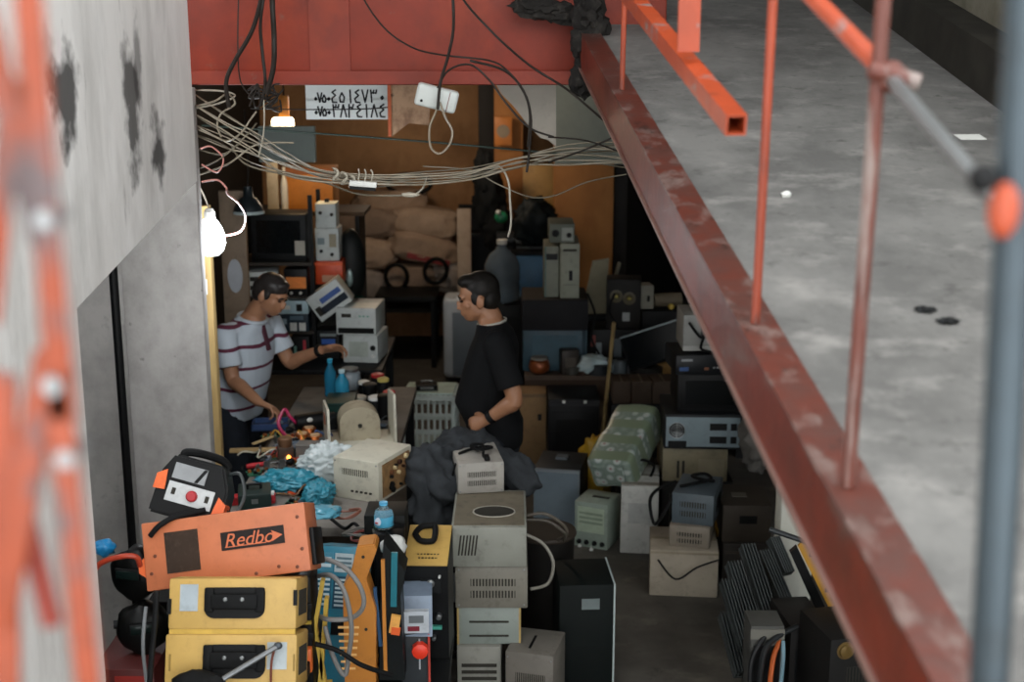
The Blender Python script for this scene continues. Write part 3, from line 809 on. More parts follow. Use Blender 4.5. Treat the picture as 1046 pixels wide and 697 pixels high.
pb, MbH, Ob = person('person', 'standing person in a black T-shirt looking towards the repair bench', Jb, SKIN_B, TSH, JEANS, HAIR, 'full',
    {'L': (V((-.75, .25, -.35)), V((.2, .8, -.5)), V((-.3, -.2, .9)), (.9, 1.1, .7)), 'R': (V((-.1, 0, -1)), V((0, -1, 0)), V((-1, 0, 0)), (.3, .4, .3))})
mb = MB(); c = Jb['wrL'] * .93 + Jb['elL'] * .07 - Ob; d = (Jb['elL'] - Jb['wrL']).normalized()
mb.skin([mb.ring(c + d * q, d, (0, 0, 1), a, a, 18) for q, a in ((-.012, .030), (-.008, .035), (.012, .036), (.016, .032))]); mb.build('wristwatch', BLACK, pb)
# pale inner collar
mb = MB(); cN = Jb['shoulder'] * .33 + Jb['neck'] * .67 - Ob; ax = (Jb['neck'] - Jb['shoulder']).normalized()
pts = [cN + V((math.cos(t * PI / 12) * .069, math.sin(t * PI / 12) * .079, .005 - .012 * math.cos(t * PI / 12) * -1)) for t in range(25)]
mb.tube(pts, .006, 6, sub=1); mb.build('collar', mat('#a7a49b', .8), pb)
mb = MB(); cL = pxl(489, 367, yb - .13) - Ob; mb.box(cL, (.022, .006, .014), rot=Euler((0, .5, .6))); mb.build('chest_mark', mat('#6e7074', .7), pb)

# man in striped polo, bent over the bench
ya = 6.95
fa = V((.93, -.36, 0)).normalized(); ra = V((fa.y, -fa.x, 0)) # right of facing = facing x up
base = V((pxl(246, 500, ya).x, ya, 0))
hd = pxl(277, 300, ya - .1)
Ja = dict(base=base, right=ra, right_s=ra, fwd=fa, toe=fa,
    pelvis=base + V((0, 0, .86)), waist=base + fa * .03 + V((0, 0, 1.00)), chest=base + fa * .07 + V((0, 0, 1.14)), shoulder=base + fa * .105 + V((0, 0, 1.285)), neck=base + fa * .145 + V((0, 0, 1.36)),
    head=hd, face=V((.9, -.42, -.45)), headup=V((.42, -.15, .9)), belly=.125, bpush=.02, sleeve=.70,
    shR=base + fa * .08 + ra * .195 + V((0, 0, 1.275)), elR=pxl(238, 388, ya - .25), wrR=pxl(264, 411, ya - .42),
    shL=base + fa * .12 - ra * .195 + V((0, 0, 1.275)), elL=pxl(296, 370, ya + .12), wrL=pxl(328, 358, ya + .02),
    knL=base + V((.02, .1, .46)), knR=base + V((.02, -.1, .46)), anL=base + V((0, .11, .09)), anR=base + V((0, -.11, .09)))
pa, MaH, Oa = person('person', 'person with thinning hair in a maroon-striped white polo shirt reaching over the bench', Ja, SKIN_A, polo(), JEANS, HAIRG, 'bald',
    {'R': (V((.85, -.25, -.3)), V((.1, -.3, -.9)), V((.2, .9, .2)), (.45, .6, .5)), 'L': (V((.95, -.1, .2)), V((.1, -.6, -.7)), V((.2, -.5, .6)), (.4, .5, .4))})
mb = MB(); c = Ja['wrL'] * .95 + Ja['elL'] * .05 - Oa; d = (Ja['elL'] - Ja['wrL']).normalized()
mb.skin([mb.ring(c + d * q, d, (0, 0, 1), a, a, 18) for q, a in ((-.012, .030), (-.008, .035), (.012, .036), (.016, .032))]); mb.build('wristwatch', BLACK, pa)
mb = MB(); cN = Ja['shoulder'] * .3 + Ja['neck'] * .7 - Oa
pts = [cN + fa * (math.cos(t * PI / 12) * .074 + .0) + ra * (math.sin(t * PI / 12) * .085) + V((0, 0, .0 - .02 * math.cos(t * PI / 12))) for t in range(25)]
mb.tube(pts, .011, 6, sub=1); mb.build('collar', mat('#b3bcc4', .8), pa)
mb = MB(); q0 = Ja['shoulder'] + fa * .10 - Oa + V((0, 0, .02))
mb.box(q0 + V((.005, -.0, -.07)), (.03, .012, .15), rot=Euler((-.25, 0, math.atan2(fa.y, fa.x) + PI / 2))); mb.build('button_placket', mat('#4a2230', .8), pa)
# ------------------------------------------------------------------ repair bench and what lies on it
def table(name, label, x0, x1, y0, y1, z, th, m, legm, lr=.025, legs=True, cat='table'):
    root = thing(name, label, cat, ((x0 + x1) / 2, (y0 + y1) / 2, 0))
    W, D = x1 - x0, y1 - y0
    mb = MB(); mb.box((0, 0, z - th / 2), (W, D, th), bev=.004); mb.build('tabletop', m, root)
    if legs:
        for sx_ in (-1, 1):
            for sy_ in (-1, 1):
                mb = MB(); mb.box((sx_ * (W / 2 - lr * 1.6), sy_ * (D / 2 - lr * 1.6), (z - th) / 2), (lr * 2, lr * 2, z - th)); mb.build('leg', legm, root)
    return root
BZ = .85
bench = table('workbench', 'long cluttered repair bench with a scuffed grey top', -1.22, -.56, 5.0, 7.25, BZ, .04, mat('#6f6a63', .7, 0, .2, .5, 6), DARK, cat='bench')
def bt(u, v, dz=0): 
    p = gz(u, v, BZ); p.z += dz; return p
# open monitor housing
p = bt(371, 462)
r = thing('monitor_housing', 'open beige monitor back shell standing empty on the bench', 'casing', p, (0, 0, .22))
mb = MB(); mb.box((0, .14, .012), (.34, .30, .024), bev=.006); mb.build('base_plate', BEIGE2, r)
mb = MB(); mb.prism([(-.17, -.02, .02), (-.17, .28, .02), (-.17, .28, .2), (-.17, .02, .22)], (.012, 0, 0)); mb.build('side_panel', BEIGE2, r)
mb = MB(); mb.prism([(.16, .02, .02), (.16, .28, .02), (.16, .28, .24), (.16, .05, .27)], (.012, 0, 0)); mb.build('side_panel', BEIGE2, r)
mb = MB(); pts = [(-.1, .02)] + [(-.1 + .1 - .1 * math.cos(t * PI / 10), .12 + .075 * math.sin(t * PI / 10)) for t in range(11)] + [(.1, .02)]
mb.prism([(x, .12, z) for x, z in pts], (0, .14, 0)); d = mb.build('dome', mat('#a79d86', .6, 0, .08, .5), r)
mb = MB(); mb.cyl((.0, .119, .1), (0, .114, .1), .011); mb.build('hole', SLOT, d)
mb = MB(); mb.box((-.178, .08, .16), (.004, .06, .05)); mb.build('sticker', mat('#8a4a30'), r)
# beige instrument with exposed board
pc = dev('instrument_case', 'beige instrument case with its side open over a brown circuit board', 'instrument', 339, 388, 470, 514, 5.33, .30, -.42, BZ, BEIGE2,
    [('vent', 'F', -.02, .68, .56, .16, 12, BEIGE2), ('screws', 'F', 0, 0, .004, STEEL), ('buttons', 'F', .12, .22, .5, 5, .012, SLOT)])
W, D, H = pc['dims']
b = fbox(face_frame(W, D, H, 'R'), 0, H / 2, D * .8, H * .8, .001, .006, mat('#8a6a45', .6, 0, .3, .5, 30), 'circuit_board', pc)
random.seed(3)
for k in range(14):
    a, c = random.uniform(-.36, .36) * D, random.uniform(.16, .84) * H
    mb = MB(); M_ = face_frame(W, D, H, 'R'); q = random.uniform(.006, .014)
    mb.lathe([(q, .005), (q, .018), (q * .8, .02), (.0001, .02)], n=10)
    for v in mb.bm.verts: v.co = M_ @ (v.co + V((a, c, 0)))
    mb.build('capacitor', random.choice([mat('#3a2318'), mat('#c9b58a'), mat('#6d4428'), BLACK]), b)
# bags and cloths
def crump(name, label, cat, p, r, seed, m, amp=.28, freq=2.4, sub=4, flat=True, rot=None, smooth=180):
    mb = MB(); mb.crumple((0, 0, 0), r, seed, amp, freq, sub, 0, -r[2] * .82 if flat else None, rot)
    zc = min(v.co.z for v in mb.bm.verts)
    for v in mb.bm.verts: v.co.z -= zc
    o = mb.build(name, m, None, smooth, (p[0], p[1], p[2] + .001)); return tag(o, label, cat)
PLAST = mat('#b3bcbc', .35, 0, .1, .1, 12)
TEALB = mat('#2a7f93', .4, 0, .12, .05, 12)
crump('plastic_bag', 'crumpled white plastic bag beside the open monitor shell', 'bag', bt(338, 492), (.14, .10, .10), 3, PLAST, .24, 1.9, 5)
crump('plastic_bag', 'bright teal plastic bag lying flat in the middle of bench', 'bag', bt(296, 500), (.14, .09, .05), 5, TEALB, .26, 1.9, 5)
crump('plastic_bag', 'bright teal plastic bag hanging at the corner of instrument case', 'bag', bt(325, 516), (.07, .09, .06), 8, TEALB, .26, 1.9, 5)
crump('cloth_rag', 'grey rag bundled beside the teal bag', 'rag', bt(281, 496), (.06, .05, .04), 11, mat('#8c8a85', .9), .3, 3)
# transformer with glowing valve
p = bt(292, 470); r = thing('transformer', 'small open transformer with a glowing orange valve on the bench', 'transformer', p, (0, 0, .3))
mb = MB(); mb.box((0, 0, .035), (.075, .06, .07), bev=.004); mb.build('core', mat('#4a3a30', .5, .3), r)
mb = MB(); mb.lathe([(.03, .0), (.034, .01), (.034, .04), (.028, .045), (.0001, .045)], (0, 0, .07), 16); mb.build('coil', mat('#7a5940', .5, .4), r)
mb = MB(); mb.ell((.01, -.036, .022), (.010, .009, .012)); mb.build('valve', mat('#ff9a3c', .3, 0, 0, 0, emit=6), r)
p = bt(316, 468); r = thing('grey_box', 'plain grey tin box on the bench behind the teal bag', 'box', p, (0, 0, -.1))
mb = MB(); mb.box((0, 0, .035), (.11, .09, .07), bev=.004); mb.build('body', mat('#64625e'), r); mb = MB(); mb.box((0, 0, .073), (.115, .095, .006), bev=.002); mb.build('lid', mat('#6c6a66'), r)
for i, (u, v, rz_, lab) in enumerate([(309, 450, .3, 'copper wire coil closest to the pink cable'), (322, 452, 1.2, 'copper wire coil beside the plain tin box'), (316, 444, 2.2, 'copper wire coil atop the heap by the black grinder')]):
    mb = MB()
    for k in range(5):
        mb.tube([(math.cos(t * PI / 8) * .032, math.sin(t * PI / 8) * .032, .006 + k * .007) for t in range(17)], .0042, 6, sub=1)
    mb.lathe([(.026, 0), (.026, .042), (.0001, .042)], n=14, mi=1)
    o = mb.build('wire_coil', [COPPER, mat('#c9a27a', .6)], None, 30, bt(u, v)); o.rotation_euler = (.0, 0, rz_); tag(o, lab, 'coil', 'copper coils on the bench')
# black grinder with pink cable
p = bt(318, 440); r = thing('angle_grinder', 'black power tool with a pink cable on the bench', 'tool', p, (0, 0, .4))
mb = MB(); mb.cyl((-.08, 0, .05), (.07, 0, .05), .042, .05, 16); mb.build('motor_housing', BLACK, r)
mb = MB(); mb.cyl((.07, 0, .05), (.13, 0, .055), .04, .03, 16); mb.cyl((.11, 0, .05), (.11, 0, .0), .032, .032, 16); mb.build('gear_head', DARK, r)
mb = MB(); mb.ell((-.015, -.04, .07), (.016, .008, .012)); mb.build('badge', WHITEP, r)
mb = MB(); mb.tube([(-.08, 0, .05), (-.11, .0, .09), (-.13, .03, .12), (-.17, 0, .06), (-.15, -.06, .01), (-.11, -.12, .008)], .009, 8); mb.build('cord', mat('#b32555', .4), r)
dev('storage_case', 'dark green plastic case behind the open monitor shell', 'case', 332, 362, 412, 436, 6.55, .22, .05, BZ, mat('#16352f', .5), [('plate', 'F', 0, .86, .96, .05, mat('#0f2722'), 'rim'), ('handle', 'F', 0, .5, .4, BLACK, .025, .006)])
p = bt(277, 437); r = thing('tool_tray', 'dark blue tray under the striped-shirted person\'s hand', 'tray', p, (0, 0, .1))
mb = MB(); mb.box((0, 0, .006), (.19, .13, .012), bev=.003); mb.build('tray_floor', mat('#1b2c4a', .5), r)
mb = MB()
for sx_, sy_, w_, d_ in ((-1, 0, .008, .13), (1, 0, .008, .13), (0, -1, .19, .008), (0, 1, .19, .008)): mb.box((sx_ * .091, sy_ * .061, .022), (w_, d_, .03))
mb.build('tray_rim', mat('#22385c', .5), r)
# offcuts and tools
def stick(name, label, cat, p, L_, w, h, rz_, m, group=None, lift=0):
    mb = MB(); mb.box((0, 0, h / 2), (L_, w, h), bev=min(w, h) * .2); o = mb.build(name, m, None, 30, (p[0], p[1], p[2] + .001 + lift)); o.rotation_euler = (0, 0, rz_); return tag(o, label, cat, group)
stick('timber_offcut', 'pale timber offcut lying at the bench edge by the yellow post', 'wood', bt(262, 462), .26, .03, .02, .1, WOOD)
stick('timber_offcut', 'thin slat of wood slanting over the timber offcut', 'wood', bt(270, 455), .16, .018, .01, 1.0, mat('#b89d70', .6), lift=.022)
def screwdriver(p, rz_, hm, label, group=None, k=1.):
    r = thing('screwdriver', label, 'screwdriver', (p[0], p[1], p[2] + .014), (0, 0, rz_), group)
    mb = MB(); mb.lathe([(.0001, -.05), (.011, -.048), (.013, -.02), (.010, .03), (.013, .045), (.006, .05), (.0001, .05)], n=10, M=Matrix.Rotation(PI / 2, 4, 'Y')); mb.build('handle', hm, r)
    mb = MB(); mb.cyl((.05, 0, 0), (.15, 0, 0), .0035, n=8); mb.build('shaft', STEEL, r); return r
screwdriver(bt(300, 506), -.2, mat('#e0562a', .4), 'orange-handled screwdriver on the bench beside the teal bag')
screwdriver(bt(262, 478), .5, mat('#b3282e', .4), 'red-handled screwdriver near the yellow timber post')
p = bt(258, 514); r = thing('tool_box', 'red and white flat tool box end by the orange machine top', 'tool box', p, (0, 0, .15))
mb = MB(); mb.box((0, 0, .02), (.2, .05, .04), bev=.006); mb.build('body', RED, r); mb = MB(); mb.box((.02, -.0, .043), (.15, .045, .006)); mb.build('strip', WHITEP, r)
# bottles
def bottle(name, label, p, h, rad, body, capm, lab=None, group=None, rot=(0, 0, 0)):
    r = thing(name, label, 'bottle', p, rot, group)
    mb = MB(); mb.lathe([(rad * .8, 0), (rad, .008), (rad, h * .12), (rad * .93, h * .15), (rad, h * .18), (rad, h * .58), (rad * .92, h * .66), (rad * .45, h * .82), (rad * .38, h * .85), (rad * .38, h * .92), (.0001, h * .92)], n=20); mb.build('body', body, r, 60)
    mb = MB(); mb.lathe([(rad * .44, h * .90), (rad * .46, h * .91), (rad * .46, h), (rad * .4, h * 1.005), (.0001, h * 1.005)], n=16); mb.build('cap', capm, r)
    if lab:
        mb = MB(); mb.lathe([(rad * 1.015, h * .26), (rad * 1.02, h * .27), (rad * 1.02, h * .5), (rad * 1.015, h * .51)], n=24); lo = mb.build('paper_label', lab, r, 60)
    return r
CLEARB = mat('#cfe0e4', .08, 0, .02, 0, trans=.85)
BLUEG = mat('#2f86a8', .15, 0, .1, .1, trans=.3)
bottle('plastic_bottle', 'blue plastic bottle standing under the reaching hand', bt(338, 405), .22, .034, BLUEG, mat('#2aa3c9'))
bottle('plastic_bottle', 'bright blue bottle with a pale cap beside the bench clutter', bt(350, 413), .2, .04, mat('#3a9dc0', .15, 0, .1, .1, trans=.2), mat('#bcd9e0'))
p = bt(358, 398); r = thing('glass_jar', 'round grey glass jar at the bench end under the white tester', 'jar', p)
mb = MB(); mb.lathe([(.04, 0), (.06, .01), (.068, .06), (.06, .1), (.045, .115), (.0001, .115)], n=20); mb.build('body', mat('#8a949a', .2, 0, .1, .1), r, 60)
mb = MB(); mb.lathe([(.048, .112), (.05, .114), (.05, .13), (.0001, .132)], n=20); mb.build('lid', STEEL, r)
# pots of parts at the far corner
cols = [('black', BLACK), ('white', WHITEP), ('red', RED), ('grey', DARK), ('yellow', mat('#b9a85a')), ('cream', BEIGE)]
spots = [(372, 402, 'black', 'white'), (386, 398, 'grey', 'red'), (378, 412, 'black', 'grey'), (392, 410, 'grey', 'yellow'), (368, 418, 'black', 'cream'), (384, 422, 'grey', 'white'), (398, 420, 'black', 'red'), (393, 428, 'black', 'black')]
CM = dict(cols)
for i, (u, v, a, b_) in enumerate(spots):
    p = bt(u, v); r = thing('parts_pot', ['low', 'squat', 'tall', 'slim'][i % 4] + ' ' + a + ' pot with a ' + b_ + ' lid at the bench corner', 'pot', p, (0, 0, i), 'pots of parts at the bench corner')
    h = .06 + .02 * (i % 4); q = .032 + .004 * ((i * 7) % 3)
    mb = MB(); mb.lathe([(q * .85, 0), (q, .006), (q, h), (.0001, h)], n=16); mb.build('body', CM[a], r)
    mb = MB(); mb.lathe([(q * 1.06, h - .003), (q * 1.06, h + .012), (q * .7, h + .018), (.0001, h + .018)], n=16); mb.build('lid', CM[b_], r)
# loose components
random.seed(11)
protos = {}
def comp(kind, p, rz_, label, k=1.):
    g = {'capacitor': 'loose capacitors on the bench', 'circuit_board': 'loose circuit boards on the bench', 'plug': 'loose plugs on the bench', 'metal_bracket': 'loose brackets on the bench'}[kind]
    if kind in protos:
        o = copy_tree(protos[kind]); o.location = p; o.rotation_euler = (0, 0, rz_); return
    if kind == 'capacitor':
        r = thing(kind, label, 'component', p, (0, 0, rz_), g)
        mb = MB(); mb.cyl((-.03, 0, .013), (.03, 0, .013), .013, n=12); mb.build('body', mat('#5d6a78', .4), r)
        for s_ in (-1, 1):
            mb = MB(); mb.cyl((.03, s_ * .004, .013), (.05, s_ * .005, .012), .0012, n=5); mb.build('pin', STEEL, r)
    elif kind == 'circuit_board':
        r = thing(kind, label, 'circuit board', p, (0, 0, rz_), g)
        mb = MB(); mb.box((0, 0, .004), (.11, .075, .003)); mb.build('board', GREENPCB, r)
        for k in range(5):
            mb = MB(); mb.box((-.04 + k * .02, (k % 2) * .03 - .015, .011), (.014, .02, .012)); mb.build('chip', BLACK if k % 2 else COPPER, r)
    elif kind == 'plug':
        r = thing(kind, label, 'plug', p, (0, 0, rz_), g)
        mb = MB(); mb.lathe([(.0001, 0), (.016, .001), (.018, .02), (.008, .04), (.0001, .04)], n=12, M=Matrix.Rotation(PI / 2, 4, 'Y'), c=(0, 0, .018)); mb.build('body', BLACK, r)
        mb = MB(); mb.tube([(.04, 0, .018), (.08, .02, .008), (.12, -.02, .006), (.16, .03, .006)], .004, 6); mb.build('cord', BLACK, r)
    else:
        r = thing(kind, label, 'bracket', p, (0, 0, rz_), g)
        mb = MB(); mb.box((0, 0, .002), (.08, .03, .003)); mb.box((.0385, 0, .02), (.003, .03, .036)); mb.build('body', STEEL, r)
        mb = MB(); mb.cyl((-.02, 0, .003), (-.02, 0, .008), .006, n=6); mb.build('bolt', BLACK, r)
    protos[kind] = r
labs = {'capacitor': 'small blue grey capacitor loose among the bench clutter', 'circuit_board': 'small green circuit board loose among the bench clutter', 'plug': 'black plug with a short cord loose on the bench', 'metal_bracket': 'bent steel bracket loose among the bench clutter'}
for k in range(64):
    u = random.uniform(252, 400); v = random.uniform(436, 518)
    if 330 < u and 450 < v: u -= 90
    if bt(u, v).x < -1.2 or bt(u, v).y < 5.03: u += 30; v -= 6
    kd = random.choice(list(labs)); comp(kd, bt(u, v, .001), random.uniform(0, 6), labs[kd])
# ---------------------------------------------------------------- equipment against the far end
EY = 7.75
EBZ = zat(366, EY)
eb = table('equipment_table', 'dark table carrying stacked test equipment past the bench', -1.95, -.78, 7.45, 8.35, EBZ, .03, DARK, DARK)
# shelf unit
sh = thing('shelf_unit', 'dark open shelf unit crowded with test meters', 'shelf', (-1.5, 7.95, EBZ))
zs = [zat(338, EY), zat(302, EY), zat(268, EY)]
xl, xr = at(245, 300, EY).x, at(319, 300, EY).x
for x in (xl, xr):
    for dy in (-.17, .17):
        mb = MB(); mb.box((x + 1.5, dy, .0 + (zat(200, EY) - EBZ) / 2), (.025, .025, zat(200, EY) - EBZ)); mb.build('upright', BLACK, sh)
for z in zs:
    mb = MB(); mb.box(((xl + xr) / 2 + 1.5, 0, z - EBZ - .012), (xr - xl, .40, .02)); mb.build('shelf_board', mat('#3c3630'), sh)
def e1(*a, **k): return dev(*a, **k)
LG = mat('#c5cbc8', .5, 0, .06, .3)
dev('monitor', 'large black monitor with a dim screen, topmost on shelf unit', 'monitor', 256, 313, 219, 268, EY, .26, 0, zs[2], BLACK,
    [('frame', 'F', 0, .53, .96, .9, DARK, mat('#0e1214', .15)), ('plate', 'F', .38, .3, .18, .3, BEIGE, 'speaker_label', .008)])
dev('instrument', 'beige meter with slot windows behind the bent head', 'instrument', 252, 284, 278, 302, EY - .02, .26, .15, zs[1], LG, [('plate', 'F', -.25, .72, .26, .18, SLOT, 'window'), ('plate', 'F', -.25, .35, .26, .18, SLOT, 'window'), ('knob', 'F', .25, .4, .012, BLACK)])
dev('orange_tester', 'black tester with an orange face and two white jacks', 'instrument', 290, 314, 275, 302, EY - .03, .2, 0, zs[1], BLACK, [('plate', 'F', .02, .5, .86, .42, mat('#e08033', .45), 'panel', .004), ('socket', 'F', -.2, .13, .009, WHITEP), ('socket', 'F', .2, .13, .009, WHITEP)])
dev('meter', 'pale blue meter with one dark switch on the shelf unit', 'instrument', 284, 315, 307.5, 322, EY - .04, .2, 0, zs[0] + .112, mat('#a9c3cc', .45), [('plate', 'F', .2, .5, .18, .5, DARK, 'switch', .01), ('plate', 'F', -.25, .5, .3, .3, WHITEP, 'scale')])
dev('power_supply', 'dark power supply with two white sockets on the shelf unit', 'power supply', 281, 315, 322.5, 337.5, EY - .04, .22, 0, zs[0] + .001, mat('#22303a', .45), [('plate', 'F', .05, .3, .2, .45, WHITEP, 'outlet', .005), ('plate', 'F', .32, .3, .2, .45, WHITEP, 'outlet', .005), ('plate', 'F', -.3, .6, .3, .3, mat('#8fa3ad'), 'display'), ('plate', 'F', .15, .8, .4, .22, mat('#4c6270'), 'display')], wh=(None, .11))
dev('battery_charger', 'dark charger with a red switch under the shelf unit', 'charger', 297, 316, 344, 365, EY - .05, .2, 0, EBZ, DARK, [('plate', 'F', .25, .6, .16, .5, mat('#b0303a'), 'switch', .006), ('plate', 'F', -.25, .45, .14, .3, mat('#6c9a8c'), 'switch', .006)])
dev('audio_mixer', 'dark case with a blue button row left of the pale testers', 'instrument', 324, 347, 338, 365, EY - .02, .16, 0, EBZ, DARK, [('plate', 'F', 0, .62, .6, .18, mat('#2657a8'), 'button_row', .004), ('plate', 'F', 0, .85, .7, .1, mat('#77807f'), 'label')])
bt1 = dev('tester', 'pale tester at the bottom of the white pair under the reaching hand', 'instrument', 350, 386, 343, 365, EY - .12, .3, -.12, EBZ, LG, [('plate', 'F', -.05, .5, .55, .55, mat('#aeb6ac'), 'panel'), ('knob', 'F', .36, .55, .014, BLACK), ('knob', 'F', .36, .25, .01, WHITEP)])
bt2 = dev('tester', 'pale tester with a black lower strip atop the white pair', 'instrument', 343, 384, 315, 342, EY - .10, .32, -.08, top_of(bt1), LG, [('plate', 'F', 0, .16, .9, .2, BLACK, 'terminal_strip', .006), ('plate', 'F', -.24, .72, .24, .14, SLOT, 'display'), ('buttons', 'F', .2, .7, .3, 3, .012, mat('#5aa58b'))])
tm = dev('panel_meter', 'pale panel meter with a blue band, tilted steeply on edge', 'instrument', 316, 355, 293, 321, EY - .06, .16, 0, None, LG, [('plate', 'F', .12, .62, .62, .2, mat('#3a5a9a'), 'blue_band'), ('plate', 'F', .08, .3, .8, .26, mat('#1f2732'), 'dark_band'), ('plate', 'F', -.36, .35, .16, .34, SLOT, 'window')], roll=-.62)
# support for the tilted meter and orange box
sp_ = dev('black_crate', 'black steel crate behind the tilted panel meter', 'crate', 322, 350, 291, 365, EY + .16, .3, 0, EBZ, BLACK, [('vent', 'F', 0, .5, .8, .8, 10, DARK)])
ob = dev('orange_bin', 'bright orange plastic bin on top of the black crate', 'bin', 322, 350, 267, 290.5, EY + .17, .24, 0, top_of(sp_), mat('#cf4a1e', .45), [('plate', 'F', 0, .88, 1.02, .12, mat('#e05a28'), 'rim', .006), ('plate', 'F', .0, .25, .5, .3, mat('#c99a7a'), 'sticker', .003)])
g1 = dev('switch_box', 'pale grey switch box resting on the orange bin', 'instrument', 322, 346, 233, 266.5, EY + .18, .18, 0, top_of(ob), LG, [('plate', 'F', .25, .62, .3, .4, mat('#9a917a'), 'relay', .006), ('plate', 'F', -.25, .6, .3, .2, mat('#7d8c90'), 'label'), ('socket', 'F', -.25, .3, .011, DARK), ('socket', 'F', .2, .2, .011, DARK)])
dev('switch_box', 'small pale box with two dark jacks, topmost over the orange bin', 'instrument', 322, 343, 208, 232.5, EY + .18, .16, 0, top_of(g1), LG, [('socket', 'F', -.25, .62, .011, SLOT), ('socket', 'F', .3, .55, .011, SLOT), ('plate', 'T', 0, .5, .2, .3, BLACK, 'terminal', .02)])
# box above, tube and board
cb = dev('cardboard_box', 'orange brown cardboard box high on the shelf behind the cables', 'box', 290, 340, 172, 216, 8.6, .3, 0, zat(216, 8.6), mat('#b9762c', .6, 0, .12, .25), [('plate', 'F', 0, .93, 1.02, .14, mat('#8a4f1f'), 'flap', .006)])
wsh = thing('wall_shelf', 'dark high wall shelf under the orange cardboard box', 'shelf', (cb.location.x, 8.6, 0))
mb = MB(); mb.box((-.05, .18, zat(216, 8.6) - .014), (.85, .42, .026)); mb.build('shelf_board', mat('#3b2f24'), wsh)
for x in (-.42, .32):
    mb = MB(); mb.box((x, .18, (zat(216, 8.6) - .028) / 2), (.03, .34, zat(216, 8.6) - .028)); mb.build('post', BLACK, wsh)
p = at(279, 217, 8.55)
mb = MB(); mb.box((0, 0, .18), (.075, .03, .36), bev=.004); o = mb.build('board', mat('#b5ab97', .6), None, 30, (p.x, 8.58, zat(216, 8.6))); tag(o, 'pale upright board standing on the high wall shelf', 'board')
p = at(290, 216, 8.5); bottle('spray_tube', 'slim white tube bottle standing beside the pale upright board', (p.x, 8.55, zat(216, 8.6)), .30, .024, WHITEP, WHITEP)
# fan and green cloth right of it
p = at(360, 365, 8.1); r = thing('lamp_stand', 'dark hooded lamp stand with a green cloth beside the orange bin', 'lamp stand', (p.x, 8.15, EBZ))
mb = MB(); mb.lathe([(.09, 0), (.1, .01), (.03, .03), (.02, .05), (.02, .3), (.0001, .3)], n=16); mb.build('stand', BLACK, r)
mb = MB(); mb.ell((0, 0, .52), (.10, .08, .24)); mb.build('hood', mat('#171a19', .5), r)
mb = MB(); mb.crumple((0, -.02, .22), (.12, .07, .13), 3, .3, 3, 3); mb.build('cloth', mat('#14352c', .8), r)
mb = MB(); mb.ell((.0, -.08, .45), (.022, .012, .06)); mb.build('painted_shine', mat('#8fa3a0', .3, .3), r)  # pale oval stands in for a highlight on the hood
# brown board with stickers left of the rack
bp = slab('timber_board', 226, 252, 195, 320, 7.38, .04, mat('#8a7763', .7, 0, .15, .3), 'dull brown upright board behind the bent person', zlo=0, kind=None, cat='board')
mb = MB(); mb.ell((0, -.022, zat(282, 7.38) - bp.location.z), (.045, .002, .1)); mb.build('sticker', mat('#b9bdc2'), bp)
# yellow timber post
pt = thing('timber_post', 'yellow timber post standing beside the concrete pillar', 'post', (at(216, 380, 5.75).x, 5.75, 0))
mb = MB(); mb.box((0, 0, 1.05), (.062, .06, 2.1), bev=.004); mb.build('upright', POSTW, pt)
mb = MB(); mb.box((-.045, .01, 1.05), (.026, .05, 2.1), bev=.003); mb.build('strip', layered('#4a3b2c', [('#2a2018', (9, 9, 2), .4, .7, .8, 5)], name='dark_strip'), pt)
mb = MB(); mb.box((.001, -.0305, zat(292, 5.75)), (.018, .002, .07)); mb.build('sticker', WHITEP, pt)
# ---------------------------------------------------------------- far back: sacks, low table, air cooler, crate
SZ = zat(300, 11.3)
lt = table('low_table', 'dark low table standing before the heaped sacks', at(385, 330, 11.2).x, at(447, 330, 11.2).x, 11.05, 11.55, SZ + .02, .05, DARK, BLACK, .02)
pl = thing('platform', 'dark plank platform carrying the heaped sacks', 'platform', (at(405, 300, 11.9).x, 11.95, 0))
mb = MB(); mb.box((0, 0, .40), (1.2, .62, .04)); mb.build('planks', mat('#33291f'), pl)
for x in (-.55, .55):
    mb = MB(); mb.box((x, 0, .19), (.06, .6, .38)); mb.build('trestle', mat('#2a221a'), pl)
SK = [mat('#a58c76', .9, 0, .12, .3), mat('#b39a83', .9, 0, .12, .3), mat('#8f7a68', .9, 0, .12, .35), mat('#9a8f86', .9, 0, .12, .3), mat('#8e3b3b', .8)]
def sack(u, v, Y, rx_, rz_, roll, mi, lab, seed, band=False):
    p = at(u, v, Y)
    mb = MB()
    rr = bmesh.ops.create_icosphere(mb.bm, subdivisions=4, radius=1)
    for w_ in rr['verts']:
        d = w_.co.normalized(); e = .62
        q = V([math.copysign(abs(c) ** e, c) for c in d])
        k = 1 + .12 * noise.noise(d * 2.5 + V((seed * 3, 0, 0))) + .06 * noise.noise(d * 6 + V((0, seed, 0))) + .05 * (1 - 2 * abs(noise.noise(d * 4 + V((0, 0, seed * 5)))))
        w_.co = V((q.x * rx_ * k, q.y * .2 * k, q.z * rz_ * k))
    o = mb.build('sack', SK[mi], None, 180, p); o.rotation_euler = (0, roll, 0.1 * (seed % 3 - 1)); tag(o, lab, 'sack', 'sacks heaped against the back wall')
    if band:
        m2 = MB(); m2.box((.06, -.2, -rz_ * .55), (rx_ * 1.2, .02, .05)); m2.build('seam', SK[4], o)
sack(366, 288, 11.72, .27, .15, .05, 3, 'grey sack lowest in the heap, beside the shelf stand', 1)
sack(418, 284, 11.80, .25, .15, -.1, 2, 'dull brown sack lowest in the heap, behind the low table', 2)
sack(457, 280, 11.85, .17, .16, .1, 3, 'small grey sack at the heap foot by the cupboard edge', 3)
sack(372, 256, 11.74, .29, .15, .12, 1, 'pale sack in the second layer with a slack end', 4)
